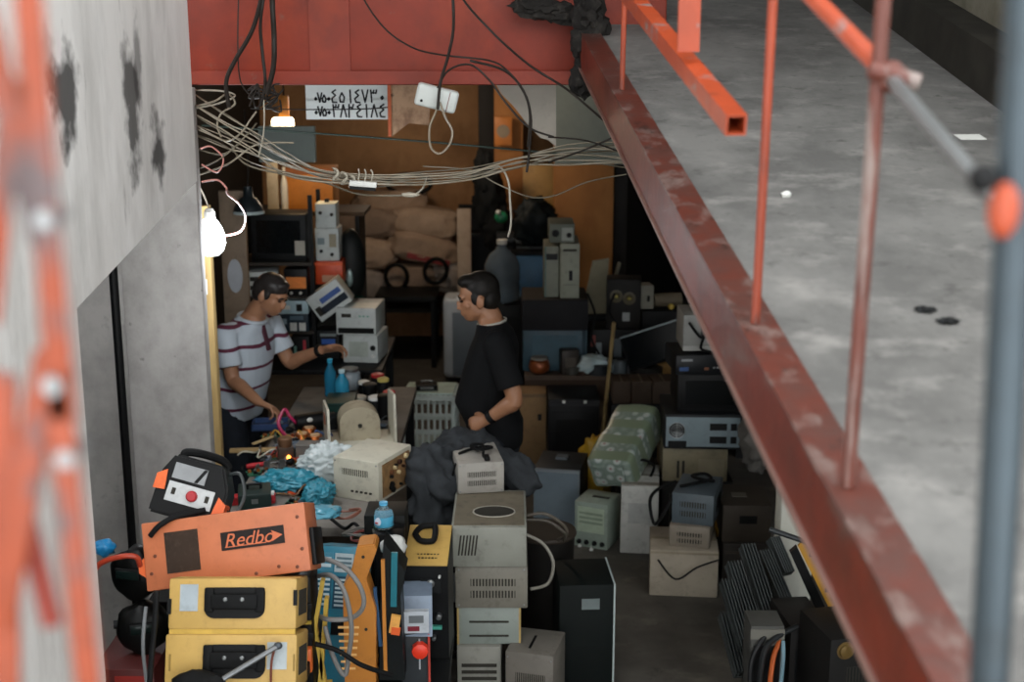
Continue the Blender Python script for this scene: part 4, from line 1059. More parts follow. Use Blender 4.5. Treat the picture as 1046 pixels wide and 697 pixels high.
sack(432, 252, 11.78, .33, .14, .22, 0, 'long tan sack with a red seam at mid heap', 5, True)
sack(374, 226, 11.78, .32, .14, .02, 2, 'dull sack in the third layer with a wrinkled face', 6)
sack(433, 226, 11.82, .33, .14, .10, 1, 'broad pinkish sack near the top of the heap', 7)
sack(398, 205, 11.9, .33, .11, -.04, 0, 'tan sack topmost in the heap below the cables', 8)
mb = MB()
mb.tube([(math.cos(t * PI / 12) * .2, 0, math.sin(t * PI / 12) * .09) for t in range(25)], .022, 8, sub=1)
o = mb.build('hose_loop', RUBBER, None, 60, at(418, 188, 11.8)); tag(o, 'black rubber hose loop lying on top of the sacks', 'hose')
for i, (u, v, lab) in enumerate([(405, 283, 'black looped belt hanging over the dull brown sack'), (445, 277, 'black looped belt hanging near the cupboard edge')]):
    mb = MB(); mb.tube([(math.cos(t * PI / 10) * .1, 0, math.sin(t * PI / 10) * .12) for t in range(21)], .02, 8, sub=1)
    o = mb.build('belt_loop', RUBBER, None, 60, at(u, v, 11.5)); o.rotation_euler = (.2, .4 * i, 0); tag(o, lab, 'belt')
# cupboard edge (pale upright) with dark inside
p = at(473, 300, 10.9); r = thing('cupboard', 'tall narrow cupboard with a pale weathered front edge', 'cupboard', (at(480, 300, 11.0).x, 11.12, 0))
x0 = at(467, 300, 10.9).x - r.location.x; x1 = at(506, 300, 10.9).x - r.location.x; zt = zat(215, 10.9)
mb = MB(); mb.box((x0 + .06, -.1, zt / 2), (.12, .04, zt), bev=.004); mb.build('front_edge', mat('#a3917f', .7, 0, .12, .35, 5), r)
mb = MB(); mb.box((x1 - .02, 0, zt / 2), (.04, .4, zt)); mb.build('side_panel', mat('#2b2b2b'), r)
mb = MB(); mb.box(((x0 + x1) / 2, .2, zt / 2), (x1 - x0, .03, zt)); mb.build('back_panel', BLACK, r)
for z in (.75, 1.2):
    mb = MB(); mb.box(((x0 + x1) / 2 + .05, .04, z), (x1 - x0 - .14, .3, .025)); mb.build('shelf_board', DARK, r)
# air cooler
AY = 10.5
p = at(475, 390, AY); r = thing('air_cooler', 'white portable air cooler with a grey side grille on the open floor', 'air cooler', (p.x, AY + .18, 0), (0, 0, .0))
H = zat(305, AY); W = at(492, 350, AY).x - at(450, 350, AY).x + .06
mb = MB(); mb.box((.02, 0, H / 2 + .02), (W, .30, H - .04), bev=.05, seg=4); mb.build('housing', mat('#c5ccd2', .4, 0, .04, .1), r)
mb = MB(); mb.box((.05, -.148, H * .46), (W * .76, .014, H * .74), bev=.01); mb.build('grille', mat('#75808a', .5, 0, .05, .1), r)
mb = MB(); mb.box((-.10, -.09, H - .02), (.09, .08, .03), bev=.01); mb.build('control_panel', BLACK, r)
for x in (-.05, .17):
    mb = MB(); mb.cyl((x, -.12, .02), (x, -.08, .02), .02); mb.build('caster', BLACK, r)
# green plastic crate
GY_ = 8.7
CRT = mat('#cfdcd8', .4, 0, .06, .15)
x0, x1 = at(413, 425, GY_).x, at(465, 425, GY_).x; W = x1 - x0; H = zat(404, GY_); D = .32
r = thing('plastic_crate', 'pale green slotted plastic crate on the floor behind the jacket', 'crate', ((x0 + x1) / 2, GY_ + D / 2, 0), (0, 0, -.05))
for nm, c, w_, axis in (('front_side', (0, -D / 2, 0), W, 0), ('back_side', (0, D / 2, 0), W, 0), ('end_side', (-W / 2, 0, 0), D, 1), ('end_side', (W / 2, 0, 0), D, 1)):
    mb = MB()
    def bx(a, z, sw, sh_):
        if axis == 0: mb.box((c[0] + a, c[1], z), (sw, .012, sh_))
        else: mb.box((c[0], c[1] + a, z), (.012, sw, sh_))
    for z in (.02, H * .34, H * .64, H - .02): bx(0, z, w_, .035 if z > H * .9 else .022)
    nb = 9 if axis == 0 else 8
    for k in range(nb): bx(-w_ / 2 + .008 + k * (w_ - .016) / (nb - 1), H / 2, .012, H)
    mb.build(nm, CRT, r, 0)
mb = MB(); mb.box((0, 0, .008), (W, D, .012)); mb.build('crate_floor', CRT, r)
mb = MB(); mb.box((0, 0, H + .007), (W * .96, D * .96, .012)); mb.build('lid', mat('#bcd3cd', .4), r)
dev('adapter_box', 'black adapter sitting on the pale green crate', 'adapter', 425, 447, 394, 404, GY_ + .06, .12, .1, H + .016, BLACK, [('plate', 'F', 0, .5, .6, .4, STEEL, 'label'), ('handle', 'T', 0, .5, .5, STEEL, .02, .004)])
# clear water jug + dark clutter behind man
p = at(513, 310, 9.6); zj = zat(312, 9.6)
pd = dev('drum_stand', 'dark square stand carrying the clear water jug', 'stand', 494, 534, 312, 420, 9.5, .36, 0, 0, DARK, [('plate', 'F', 0, .5, .8, .8, BLACK, 'panel')])
r = thing('water_jug', 'large clear water jug behind the black-shirted person', 'jug', (p.x, 9.68, top_of(pd)))
mb = MB(); mb.lathe([(.11, 0), (.135, .02), (.135, .12), (.128, .14), (.135, .16), (.135, .28), (.10, .36), (.04, .41), (.035, .45), (.0001, .45)], n=24); mb.build('body', mat('#7d8a94', .12, 0, .08, .1, trans=.5), r, 60)
mb = MB(); mb.lathe([(.04, .44), (.042, .445), (.042, .475), (.0001, .478)], n=16); mb.build('cap', WHITEP, r)

dev('tool_case', 'dark green tool case behind the small inverter welder', 'case', 243, 276, 484, 510, 5.12, .16, .2, BZ + .001, mat('#1c2a27', .5), [('handle', 'T', 0, .5, .4, BLACK, .02, .006), ('plate', 'F', 0, .7, .2, .2, STEEL, 'latch')], wh=(None, .1))
random.seed(5)
for i, (u, v, c, nm) in enumerate([(300, 470, '#9c3a2e', 'red'), (322, 480, '#26282a', 'black'), (270, 468, '#b9b2a0', 'cream'), (345, 448, '#4a5f8a', 'blue'), (305, 512, '#7a5a3c', 'brown'), (288, 452, '#b5893a', 'yellow'), (378, 436, '#3b3d3f', 'charcoal')]):
    pc0 = bt(u, v, .012)
    q = [pc0 + V((.03 * k - .12 + random.uniform(-.02, .02), random.uniform(-.05, .05), .004 + random.uniform(0, .05) * (k % 2))) for k in range(9)]
    mb = MB(); mb.tube(q, .0045, 6); o = mb.build('loose_wire', mat(c, .5)); recentre(o, q[0]); tag(o, nm + ' loose wire snaking through the clutter on the bench', 'wire')
# ------------------------------------------------------------------ welders heaped close by
fb = table('iron_bench', 'iron bench under the yellow welders', -1.10, -.69, 3.5, 4.35, .75, .04, DARK, DARK)
YB = 3.66
TL = -.36
yl = dev('welder', 'yellow welder lowest in the heap, its grey label at the handle\'s far end', 'welder', 168, 303, 651, 703, YB, .22, 0, None, YELLOW,
    [('grip', 'F', .03, .52, .47, .60, BLACK), ('plate', 'F', .35, .62, .15, .48, mat('#a9b2b5', .4), 'rating_plate', .002), ('slots', 'F', -.46, .5, .03, .3, 1, True, 0, mat('#8a6f2e')), ('slots', 'F', .48, .5, .025, .3, 1, True, 0, mat('#8a6f2e')), ('slots', 'R', 0, .5, .7, .5, 8, True)], bev=.008, tilt=TL)
yu = dev('welder', 'yellow welder with a grey label beside its black handle, upper of the pair', 'welder', 172, 303, 593, 641, YB + .068, .22, 0, None, YELLOW,
    [('grip', 'F', .02, .52, .47, .60, BLACK), ('plate', 'F', -.34, .62, .14, .52, mat('#a3aeb4', .4), 'rating_plate', .002), ('slots', 'R', 0, .5, .7, .5, 8, True),
     ('plate', 'F', -.49, .45, .03, .3, BLACK, 'corner_clip', .006), ('plate', 'F', .49, .62, .03, .3, BLACK, 'corner_clip', .006)], bev=.008, tilt=TL)
W, D, H = yu['dims']
mb = MB(); mb.box((0, -.095, -.010), (W * .98, .02, .022)); mb.build('lower_lip', mat('#c6a245'), yu)
# black machine behind carrying the orange one
bm_ = dev('welder', 'black welder body mostly hidden behind the yellow pair', 'welder', 152, 316, 604, 690, 4.12, .22, 0, .751, BLACK, [('vent', 'F', .3, .5, .2, .6, 8, DARK)], wh=(None, .17))
# orange red machine on its side
OY = 3.885; OT = -.36
u0, v0, u1, v1 = 146.5, 605, 318, 582
A = at(146.5, 570, OY); B = at(314, 548, OY)
Wd = (B - A).length; roll = -math.atan2(B.z - A.z, B.x - A.x)
Hh = (at(146, 535, OY).z - at(147, 605, OY).z) * .93
ctr = (A + B) / 2
Rm = Euler((OT, roll, 0)).to_matrix()
loc = ctr + Rm @ V((0, .09, -Hh / 2))
ow = thing('welder', 'large orange welder laid on its side with a black nameplate', 'welder', loc, (OT, roll, 0))
mb = MB(); mb.box((0, 0, Hh / 2), (Wd, .175, Hh), bev=.006); mb.build('case', ORANGE, ow)
W, D, H = Wd, .22, Hh
feature(ow, W, .175, H, ('plate', 'F', -.262, .52, .205, .60, mat('#35281f', .6, 0, .15, .3, 14, '#6a5648'), 'dark_sticker', .0015))
pl_ = feature(ow, W, .175, H, ('plate', 'F', .17, .58, .385, .265, mat('#241d1b', .45), 'nameplate', .003))
M_ = face_frame(W, .175, H, 'F')
LOGO = mat('#c96a42', .45, 0, .05, .1)
def logo(txt, a, b, size, sh_=.25, bold=.0):
    return text_mesh(txt, size, 'lettering', LOGO, ow, M_ @ Matrix.Translation((a * W, b * H, .004)), sh_, .0005, 'CENTER', bold)
logo('Redbo', .145, .575, .062, .3)
mb = MB()
for (aa, bb) in ((.285, .575),):
    pts = [(aa * W, bb * H - .018), (aa * W + .036, bb * H), (aa * W, bb * H + .018), (aa * W + .008, bb * H)]
    mb.prism([M_ @ V((x, y, .003)) for x, y in pts], M_.to_3x3() @ V((0, 0, .001)))
mb.prism([M_ @ V((x, y, .003)) for x, y in ((.0 * W, .485 * H), (.25 * W, .485 * H), (.25 * W, .497 * H), (.0 * W, .497 * H))], M_.to_3x3() @ V((0, 0, .001)))
mb.build('arrow_mark', LOGO, ow)
for (a, b) in ((.45, .80), (.46, .33), (.31, .12), (.17, .06), (-.43, .5), (-.46, .25), (.42, .08)):
    mb = MB(); mb.lathe([(.006, -.001), (.006, .002), (.003, .003), (.0001, .003)], n=10)
    for v in mb.bm.verts: v.co = M_ @ (v.co + V((a * W, b * H, 0)))
    mb.build('screw', mat('#6b3a26', .5, .3), ow)
mb = MB(); mb.box((W / 2 + .008, .01, H * .35), (.015, .14, H * .55), bev=.004); mb.build('front_panel', BLACK, ow)
mb = MB(); mb.tube([(-W / 2 + .03, -.095, H * .80), (-W * .38, -.102, H * .93), (-W * .28, -.088, H + .008), (-W * .12, -.05, H + .018)], .009, 8); mb.build('cord', RUBBER, ow)
mb = MB(); mb.prism([(-W / 2, -.08, H * .2), (-W / 2 - .022, -.08, H * .28), (-W / 2 - .022, -.08, H * .42), (-W / 2, -.08, H * .5)], (0, .14, 0)); mb.build('corner_foot', mat('#d9622c'), ow)
# compact orange and black inverter welder on top
IY = 4.0
r3 = (-.42, .27, -.05)
pc_ = at(195, 503, IY)
iw = thing('welder', 'small black and orange inverter welder sitting atop the large orange one', 'welder', pc_ + Euler(r3).to_matrix() @ V((0, 0, -.095)), r3)
IW, IH, ID = .235, .205, .16
mb = MB()
prof = [(-IW / 2, 0), (IW / 2, 0), (IW / 2, IH * .62), (IW * .34, IH), (-IW * .36, IH), (-IW / 2, IH * .66)]
mb.prism([(x, 0, z) for x, z in prof], (0, ID, 0)); bmesh.ops.bevel(mb.bm, geom=mb.bm.edges[:], offset=.008, segments=2, affect='EDGES'); mb.build('case', BLACK, iw)
for s_, tz in ((-1, .62), (1, .40)):
    mb = MB(); mb.prism([(s_ * (IW / 2 + .006), -.008, IH * tz), (s_ * (IW / 2 + .006), -.008, IH * (tz - .24)), (s_ * IW * .36, -.008, IH * (tz - .22)), (s_ * IW * .40, -.008, IH * (tz + .1))], (0, .1, 0)); mb.build('orange_corner', mat('#e2652a', .4), iw)
for s_ in (-1, 1):
    mb = MB(); mb.prism([(s_ * (IW / 2 + .004), .04, 0.02), (s_ * (IW / 2 + .004), .14, .02), (s_ * (IW / 2 + .004), .14, .07), (s_ * (IW / 2 + .004), .05, .07)], (s_ * .004, 0, 0)); mb.build('side_vent', SLOT, iw)
Mi = Matrix(((1, 0, 0, 0), (0, 0, -1, 0), (0, 1, 0, 0), (0, 0, 0, 1)))
def ifx(a, b, w, h, n0, n1, m, nm, par=None): return fbox(Mi, a, b, w, h, n0, n1, m, nm, par or iw)
ifx(0, IH * .40, .155, .065, 0, .004, mat('#b9bcbc', .4), 'control_panel')
ifx(-.02, IH * .74, .11, .052, 0, .003, mat('#8d9092', .4), 'info_label')
mb = MB(); mb.prism([Mi @ V(p) for p in ((.0, IH * .62, .0032), (.012, IH * .62, .0032), (.035, IH * .86, .0032), (.023, IH * .86, .0032))], (0, -.001, 0)); mb.build('label_stripe', BLACK, iw)
mb = MB(); mb.lathe([(.019, .004), (.018, .016), (.014, .02), (.0001, .02)], n=16)
for v in mb.bm.verts: v.co = Mi @ (v.co + V((.008, IH * .40, 0)))
mb.build('knob', mat('#a8232b', .4), iw)
for a in (-.055, .058):
    ifx(a, IH * .41, .012, .022, .004, .008, SLOT, 'switch')
mb = MB(); mb.tube([(-IW * .28, .05, IH - .004), (-IW * .28, .05, IH + .012), (-IW * .1, .06, IH + .022), (IW * .18, .1, IH + .022), (IW * .3, .12, IH + .008), (IW * .3, .12, IH - .008)], .014, 8); mb.build('handle', RUBBER, iw)
mb = MB(); mb.tube([(IW * .36, .1, IH * .9), (IW * .55, .06, IH * .95), (IW * .72, .02, IH * .6), (IW * .66, -.02, IH * .2), (IW * .5, .0, IH * .05)], .006, 8); mb.build('strap', mat('#3c4142', .5), iw)
# dark welding masks and red things at far left
def mask(p, s, rot, label):
    r = thing('welding_mask', label, 'mask', p, rot, 'black welding masks')
    mb = MB()
    for v in mb.ell((0, 0, .1), (.105, .085, .115), u=24, v=16):
        if v.co.y < -.03: v.co.y = -.03 + (v.co.y + .03) * .6
        if v.co.z < .02: v.co.x *= .8
        v.co = v.co * s
    for v in mb.bm.verts: v.co *= 1 + .14 * noise.noise(v.co * 14 + Vector(p)) + .05 * noise.noise(v.co * 40)
    mb.build('shell', mat('#070808', .42, 0, .2, .3), r)
    mb = MB(); mb.box((0, -.066 * s, .125 * s), (.11 * s, .012, .05 * s), bev=.006); mb.build('visor_frame', BLACK, r)
    mb = MB(); mb.box((0, -.069 * s - .004, .125 * s), (.095 * s, .006, .037 * s), bev=.002); mb.build('visor_glass', mat('#101b19', .2, 0, .05, 0), r)
    for sx_ in (-1, 1):
        mb = MB(); mb.cyl((sx_ * .095 * s, .02 * s, .12 * s), (sx_ * .115 * s, .02 * s, .12 * s), .018 * s); mb.build('knob', DARK, r)
rk = dev('side_shelf', 'black steel shelf box holding the welding masks', 'shelf', 98, 160, 684, 770, 3.80, .36, 0, .35, mat('#4a1512', .6), [('plate', 'F', .1, .9, .5, .1, mat('#8a241c'), 'red_edge')])
k0 = top_of(rk)
rkt = thing('side_stand', 'black stand under the shelf box with masks', 'stand', (rk.location.x, rk.location.y, 0))
for sx_ in (-.09, .09):
    for sy_ in (-.12, .12):
        mb = MB(); mb.box((sx_, sy_, .172), (.03, .03, .344)); mb.build('leg', BLACK, rkt)
mb = MB(); mb.box((0, 0, .33), (.2, .28, .03)); mb.build('top', BLACK, rkt)
pM = at(140, 640, 3.86)
mask((pM.x, 3.92, k0 + .008), .80, (0, 0, .3), 'black welding mask lower of the two beside the yellow welders')
mask((pM.x - .02, 3.95, k0 + .186), .80, (0, 0, -.2), 'black welding mask upper of the two beneath the red hose')
mb = MB(); q = [at(92, 592, 3.82), at(100, 578, 3.82), at(114, 571, 3.81), at(130, 568, 3.81), at(140, 570, 3.82), at(143, 578, 3.84)]
mb.tube(q, .009, 8); o = mb.build('red_hose', mat('#a83a22', .45)); recentre(o, q[0]); tag(o, 'red orange hose curving over the upper welding mask', 'hose')
mb = MB(); q = [at(160, 604, 3.72), at(158, 640, 3.66), at(154, 680, 3.62), at(152, 720, 3.6)]
mb.tube(q, .009, 8); o = mb.build('black_cable', RUBBER); recentre(o, q[0]); tag(o, 'black cable hanging between the masks and yellow welders', 'cable')
mb = MB(); q = [at(149, 620, 3.74), at(146, 660, 3.7), at(150, 700, 3.7)]
mb.tube(q, .006, 8); o = mb.build('grey_cable', mat('#777a7c', .5)); recentre(o, q[0]); tag(o, 'thin grey cable hanging in front of welding masks', 'cable')
crump('plastic_bag', 'scrap of bright blue plastic behind the red hose', 'bag', at(107, 566, 4.02) - V((0, 0, .01)), (.035, .03, .03), 21, mat('#1f7fb5', .4), .4, 3, 3, False)
# torch lying across the lower yellow welder
r = thing('welding_torch', 'grey steel rod torch leaning across the lower yellow welder', 'torch', at(228, 694, YB - .09))
a0, a1 = at(228, 694, YB - .09), at(284, 660, YB - .012)
mb = MB(); mb.tube([(0, 0, 0), (a1 - a0) * .6, a1 - a0], .0085, 10, sub=2); mb.build('tube', mat('#75787a', .35, .6), r)
mb = MB(); mb.ell(a1 - a0, (.014, .010, .012)); mb.build('nozzle', mat('#4d555c', .4, .5), r)
mb = MB(); mb.tube([a1 - a0 + V((-.008, 0, 0)), at(277, 680, YB - .03) - a0, at(277, 720, YB - .05) - a0], .004, 6); mb.build('lead', mat('#6a3526'), r)
mb = MB(); mb.crumple(at(203, 699, YB - .06) - a0, (.085, .04, .045), 3, .15, 2, 3); mb.build('grip', RUBBER, r)

# ------------------------------------------------------------------ second cluster, on a low bench
lb = table('low_bench', 'low steel bench under the blue and amber machines', -.685, -.24, 4.05, 4.92, .44, .04, DARK, DARK)
LBZ = .441
# black edge strap with orange plug beside the yellows
x = at(311, 640, 3.98)
sb = thing('welder', 'black upright welder edge with an orange plug by the yellow pair', 'welder', (at(310, 640, 4.0).x, 4.12, LBZ))
zT = zat(594, 4.0) - LBZ
mb = MB(); mb.box((0, 0, (zT + .1) / 2), (.046, .16, zT - .1), bev=.01); mb.build('case', BLACK, sb)
mb = MB(); mb.box((0, 0, .05), (.046, .18, .1)); mb.build('foot', DARK, sb)
mb = MB(); mb.box((.002, -.09, zat(678, 4.0) - LBZ), (.038, .03, .09), bev=.006); mb.build('plug', mat('#df6a2c', .4), sb)
for v in (625, 655): 
    mb = MB(); mb.box((.0, -.083, zat(v, 4.0) - LBZ), (.052, .012, .03), bev=.004); mb.build('clip', DARK, sb)
mb = MB(); mb.box((-.003, -.083, zat(641, 4.0) - LBZ), (.05, .01, .012)); mb.build('tie', mat('#b79a3a'), sb)
# yellow stand frame
ys = thing('folding_rack', 'narrow yellow folding rack beside the blue machine', 'rack', (at(328, 650, 4.1).x, 4.2, LBZ))
for (a, b, c, d_) in ((330, 592, 322, 640), (322, 640, 333, 705), (334, 610, 327, 700)):
    p0, p1 = at(a, b, 4.1) - ys.location, at(c, d_, 4.1) - ys.location
    mb = MB(); dd = p1 - p0; mb.box((p0 + p1) / 2, (.026, .014, dd.length), rot=dd.to_track_quat('Z', 'Y').to_matrix().to_4x4()); mb.build('strut', mat('#c6a544', .5, 0, .1, .3), ys)
mb = MB(); mb.box(at(326, 652, 4.11) - ys.location, (.035, .02, .03)); mb.build('hinge', BLACK, ys)
p0, p1 = at(330, 700, 4.1) - ys.location, V((0, -.05, 0)); 
for sx_ in (-.018, .018):
    mb = MB(); mb.box((sx_, -.07, p0.z / 2), (.02, .02, p0.z)); mb.build('leg', mat('#c6a544', .5, 0, .1, .3), ys)
# blue machine with labels
bl = dev('welder', 'teal blue welder with white label panels behind the cable loops', 'welder', 315, 358, 520, 690, 4.42, .22, -.16, None, TEAL,
    [('plate', 'F', -.22, .88, .42, .14, mat('#4b8aa2', .4), 'info_label'), ('plate', 'F', .24, .88, .42, .14, mat('#b7c7cc', .4), 'info_label'), ('plate', 'F', -.22, .66, .42, .24, mat('#27657e', .4), 'spec_panel'), ('plate', 'F', .24, .66, .42, .24, mat('#1f4a60', .4), 'spec_panel'),
     ('slots', 'F', -.22, .66, .34, .22, 6, False, 0, mat('#c1d3d9')), ('slots', 'F', .24, .66, .34, .22, 7, False, 0, mat('#c1d3d9')), ('slots', 'F', -.22, .88, .34, .1, 2, False, 0, mat('#c9dce2')), ('slots', 'F', .24, .88, .34, .1, 3, False, 0, mat('#5e7a85')), ('plate', 'R', 0, .5, .95, .96, mat('#69a9c4', .35), 'side_panel', .004),
     ('plate', 'F', .2, .40, .3, .1, BLACK, 'socket_cover', .01)], tilt=-.34, wh=(.17, .50))
mb = MB(); mb.crumple((0, 0, 0), (.07, .06, .02), 5, .3, 2, 4); o = mb.build('bag_scrap', mat('#4f93a8', .35), None, 180, at(330, 523, 4.62)); tag(o, 'pale blue plastic wrap crumpled on top of the teal welder', 'wrap')
# amber machine, slim with slanted top
AMY = 4.22
xl_, xr_ = at(350, 640, AMY).x, at(385, 640, AMY).x
zt_, zm_, zs_ = zat(556, AMY), zat(598, AMY), zat(640, AMY)
am = thing('welder', 'slim amber welder with slit vents and a folded front', 'welder', ((xl_ + xr_) / 2, AMY + .02, LBZ))
cx = am.location.x
pr = [(at(352, 700, AMY).x, LBZ), (at(383, 700, AMY).x, LBZ), (at(384, 625, AMY).x, zat(625, AMY)), (at(374, 592, AMY).x, zat(592, AMY)), (at(385, 562, AMY).x, zat(562, AMY)), (at(382, 556, AMY).x, zat(556, AMY)), (at(365, 558, AMY).x, zat(558, AMY)), (at(357, 590, AMY).x, zat(590, AMY)), (at(350, 600, AMY).x, zat(600, AMY))]
mb = MB(); mb.prism([(a - cx, -.02, b - LBZ) for a, b in pr], (0, .10, 0)); bmesh.ops.bevel(mb.bm, geom=mb.bm.edges[:], offset=.004, segments=2, affect='EDGES'); mb.build('case', AMBER, am)
mb = MB()
for k in range(7):
    q = at(356, 641 + k * 7, AMY); mb.box((q.x - cx, -.021, q.z - LBZ), (.075 - .004 * k, .003, .008))
mb.build('vent', mat('#f0c07a', .5), am, 0)
for (u, v) in ((371, 569), (374, 643)):
    q = at(u, v, AMY); mb = MB(); mb.lathe([(.006, 0), (.006, .002), (.0001, .002)], n=10, M=Matrix.Rotation(PI / 2, 4, 'X'), c=(q.x - cx, -.021, q.z - LBZ)); mb.build('screw', SLOT, am)
# black flank with blue inner panel and amber edge strip
x0_, x1_ = at(386, 640, AMY).x, at(398, 640, AMY).x
bk = thing('welder', 'dark machine with a blue inner flank beside the amber one', 'welder', ((x0_ + x1_) / 2, AMY + .2, LBZ)); cx = bk.location.x
pr = [(at(386, 702, AMY).x, 702), (at(412, 702, AMY).x, 702), (at(408, 615, AMY).x, 615), (at(413, 590, AMY).x, 590), (at(390, 560, AMY).x, 560), (at(387, 625, AMY).x, 625)]
mb = MB(); mb.prism([(a - cx, -.15, zat(b, AMY) - LBZ) for a, b in pr], (0, .12, 0)); mb.build('case', mat('#121617', .4, 0, .2, .2), bk)
def strip(u0, v0, u1, v1, w, m, nm, y=-.156):
    p0, p1 = at(u0, v0, AMY + .04), at(u1, v1, AMY + .04); mb = MB(); dd = p1 - p0
    c = (p0 + p1) / 2 - bk.location; mb.box((c.x, y, c.z), (w, .012, dd.length), rot=Euler((0, math.atan2(dd.x, dd.z), 0))); mb.build(nm, m, bk)
strip(391, 572, 394, 690, .013, AMBER, 'edge_strip'); strip(403, 565, 402, 620, .022, mat('#156a78', .35), 'teal_panel'); strip(383, 600, 389, 660, .012, mat('#26486a', .35), 'blue_panel', -.16)
strip(405, 628, 402, 646, .034, mat('#e0a552', .4), 'warning_label', -.165); strip(405, 640, 404, 647, .032, mat('#e2632c', .4), 'orange_tab', -.170)
# bottle of water on the mess
wzz = .80
bp_ = dev('black_toolbox', 'black tool box with a green board showing, under the water bottle', 'tool box', 372, 414, 527, 560, 4.72, .17, 0, LBZ, mat('#0f1110'), [('plate', 'F', -.1, .8, .35, .25, mat('#1d4a3c', .4), 'board_edge')])
pW = at(398, 547, 4.85)
tr = dev('adapter_box', 'small black adapter box right under the water bottle', 'adapter', 382, 412, 546, 575, 4.585, .12, 0, LBZ, BLACK, [('plate', 'F', .2, .5, .3, .4, DARK, 'label')])
zt2 = top_of(tr)
r = bottle('water_bottle', 'small water bottle with a blue cap standing amid the welders', (pW.x, 4.645, zt2), zat(513, 4.645) - zt2, .036, CLEARB, mat('#5fb4dd', .35))
hB = zat(513, 4.645) - zt2
mb = MB(); mb.lathe([(.037, hB * .14), (.0375, hB * .15), (.0375, hB * .5), (.037, hB * .51)], n=24); mb.build('paper_label', mat('#4aa3c4', .4), r, 60)
mb = MB(); mb.ell((-.018, -.032, hB * .36), (.014, .008, .017)); mb.build('label_mark', mat('#c9d6e4', .4), r)
mb = MB(); mb.ell((-.022, -.034, hB * .34), (.009, .007, .006)); mb.build('label_dot', RED, r)
# crumpled white paper cup
crump('paper_cup', 'crushed white paper by the dark machine and yellow-topped box', 'paper', at(402, 565, 4.55) - V((0, 0, .02)), (.05, .04, .045), 31, WHITEP, .2, 2, 3, False)
# black box with yellow top
KY = 4.62
x0_, x1_ = at(413, 600, KY).x, at(459, 600, KY).x
kb = thing('welder', 'tall black welder with a yellow top plate and D-shaped handle', 'welder', ((x0_ + x1_) / 2, KY + .16, LBZ), (0, 0, -.03))
Wk = x1_ - x0_; Hk = zat(579, KY) - LBZ
Zk = zat(537, KY + .26) - LBZ - Hk
mb = MB(); mb.prism([(-Wk / 2, -.14, 0), (-Wk / 2, .10, 0), (-Wk / 2, .10, Hk + Zk), (-Wk / 2, -.16, Hk)], (Wk, 0, 0)); mb.build('case', mat('#111213', .45, 0, .2, .25), kb)
ang = math.atan2(Zk, .26)
Mt = Matrix.Translation((0, -.16, Hk)) @ Matrix.Rotation(ang, 4, 'X')
Lt = math.hypot(Zk, .26)
fbox(Mt, 0, Lt / 2, Wk * .98, Lt * .98, -.002, .006, YELLOW, 'top_plate', kb, .003)
mb = MB(); q = [(-.045, Lt * .60), (-.055, Lt * .70), (-.035, Lt * .86), (.0, Lt * .90), (.02, Lt * .88), (.022, Lt * .55), (.0, Lt * .5), (-.03, Lt * .52), (-.045, Lt * .60)]
mb.tube([Mt @ V((a, b, .020)) for a, b in q], .012, 8); mb.build('handle', RUBBER, kb)
random.seed(4)
mb = MB()
for b_, n_ in ((.26, 7), (.17, 6)):
    for k in range(n_):
        mb.box((.005 + (k - n_ / 2 + .5) * .013, Lt * b_, .0065), (.007 + .003 * random.random(), .006 + .005 * random.random(), .001))
for v in mb.bm.verts: v.co = Mt @ v.co
mb.build('lettering', mat('#4a3d1a'), kb, 0)
fbox(face_frame(Wk, .32, Hk, 'F'), .02, Hk * .80, Wk * .45, Hk * .14, -.02, .004, DARK, 'control_panel', kb)
Mk = face_frame(Wk, .32, Hk, 'F')
for a, b, rr_, m in ((.02, .83, .016, STEEL), (.055, .90, .005, WHITEP), (.0, .47, .006, WHITEP), (.05, .48, .012, STEEL), (-.05, .48, .004, WHITEP), (.03, .25, .008, STEEL), (-.03, .08, .02, DARK)):
    mb = MB(); mb.lathe([(rr_, -.02), (rr_, .012), (rr_ * .7, .016), (.0001, .016)], n=12)
    for v in mb.bm.verts: v.co = Mk @ (v.co + V((a, b * Hk, 0)))
    mb.build('knob', m, kb)
fbox(Mk, .0, Hk * .36, Wk * .7, .012, -.02, .006, mat('#4fae9a', .4), 'teal_clip', kb)
# grey rounded welder with red edge
GYY = 4.38
gw = thing('welder', 'grey and black welder with a small display panel and red knob', 'welder', (at(421, 640, GYY).x, GYY + .13, LBZ), (0, 0, .06)); cx = gw.location.x
Wg = at(437, 640, GYY).x - at(407, 640, GYY).x; Hg = zat(645, GYY) - LBZ
mb = MB(); mb.box((0, 0, Hg / 2), (Wg, .26, Hg), bev=.018, seg=3); mb.build('case', mat('#33373a', .45), gw)
mb = MB(); mb.prism([(-Wg / 2 - .004, -.13, Hg * .92), (Wg / 2 + .012, -.14, Hg * .92), (Wg / 2 + .012, -.03, Hg + .095), (-Wg / 2 + .01, -.03, Hg + .095)], (0, .14, 0)); mb.build('front_hood', mat('#7f8ea0', .4), gw)
pA_, pB_ = V((0, -.145, Hg * .95)), V((0, -.03, Hg + .095))
Mh = Matrix.Translation(V((.008, -.135, Hg * .92))) @ Matrix.Rotation(PI / 2, 4, 'X')
fbox(Mh, .0, .062, Wg * .86, .085, -.012, .012, mat('#b9c0c6', .4), 'display_panel', gw)
fbox(Mh, .0, .075, Wg * .5, .028, .012, .016, mat('#6a6f72', .3), 'screen', gw)
fbox(Mh, -.01, .038, Wg * .4, .018, .012, .016, mat('#7a2430', .3), 'red_display', gw)
fbox(face_frame(Wg, .26, Hg, 'F'), .018, Hg * .62, .006, Hg * .5, -.001, .004, mat('#a9adb0'), 'pinstripe', gw)
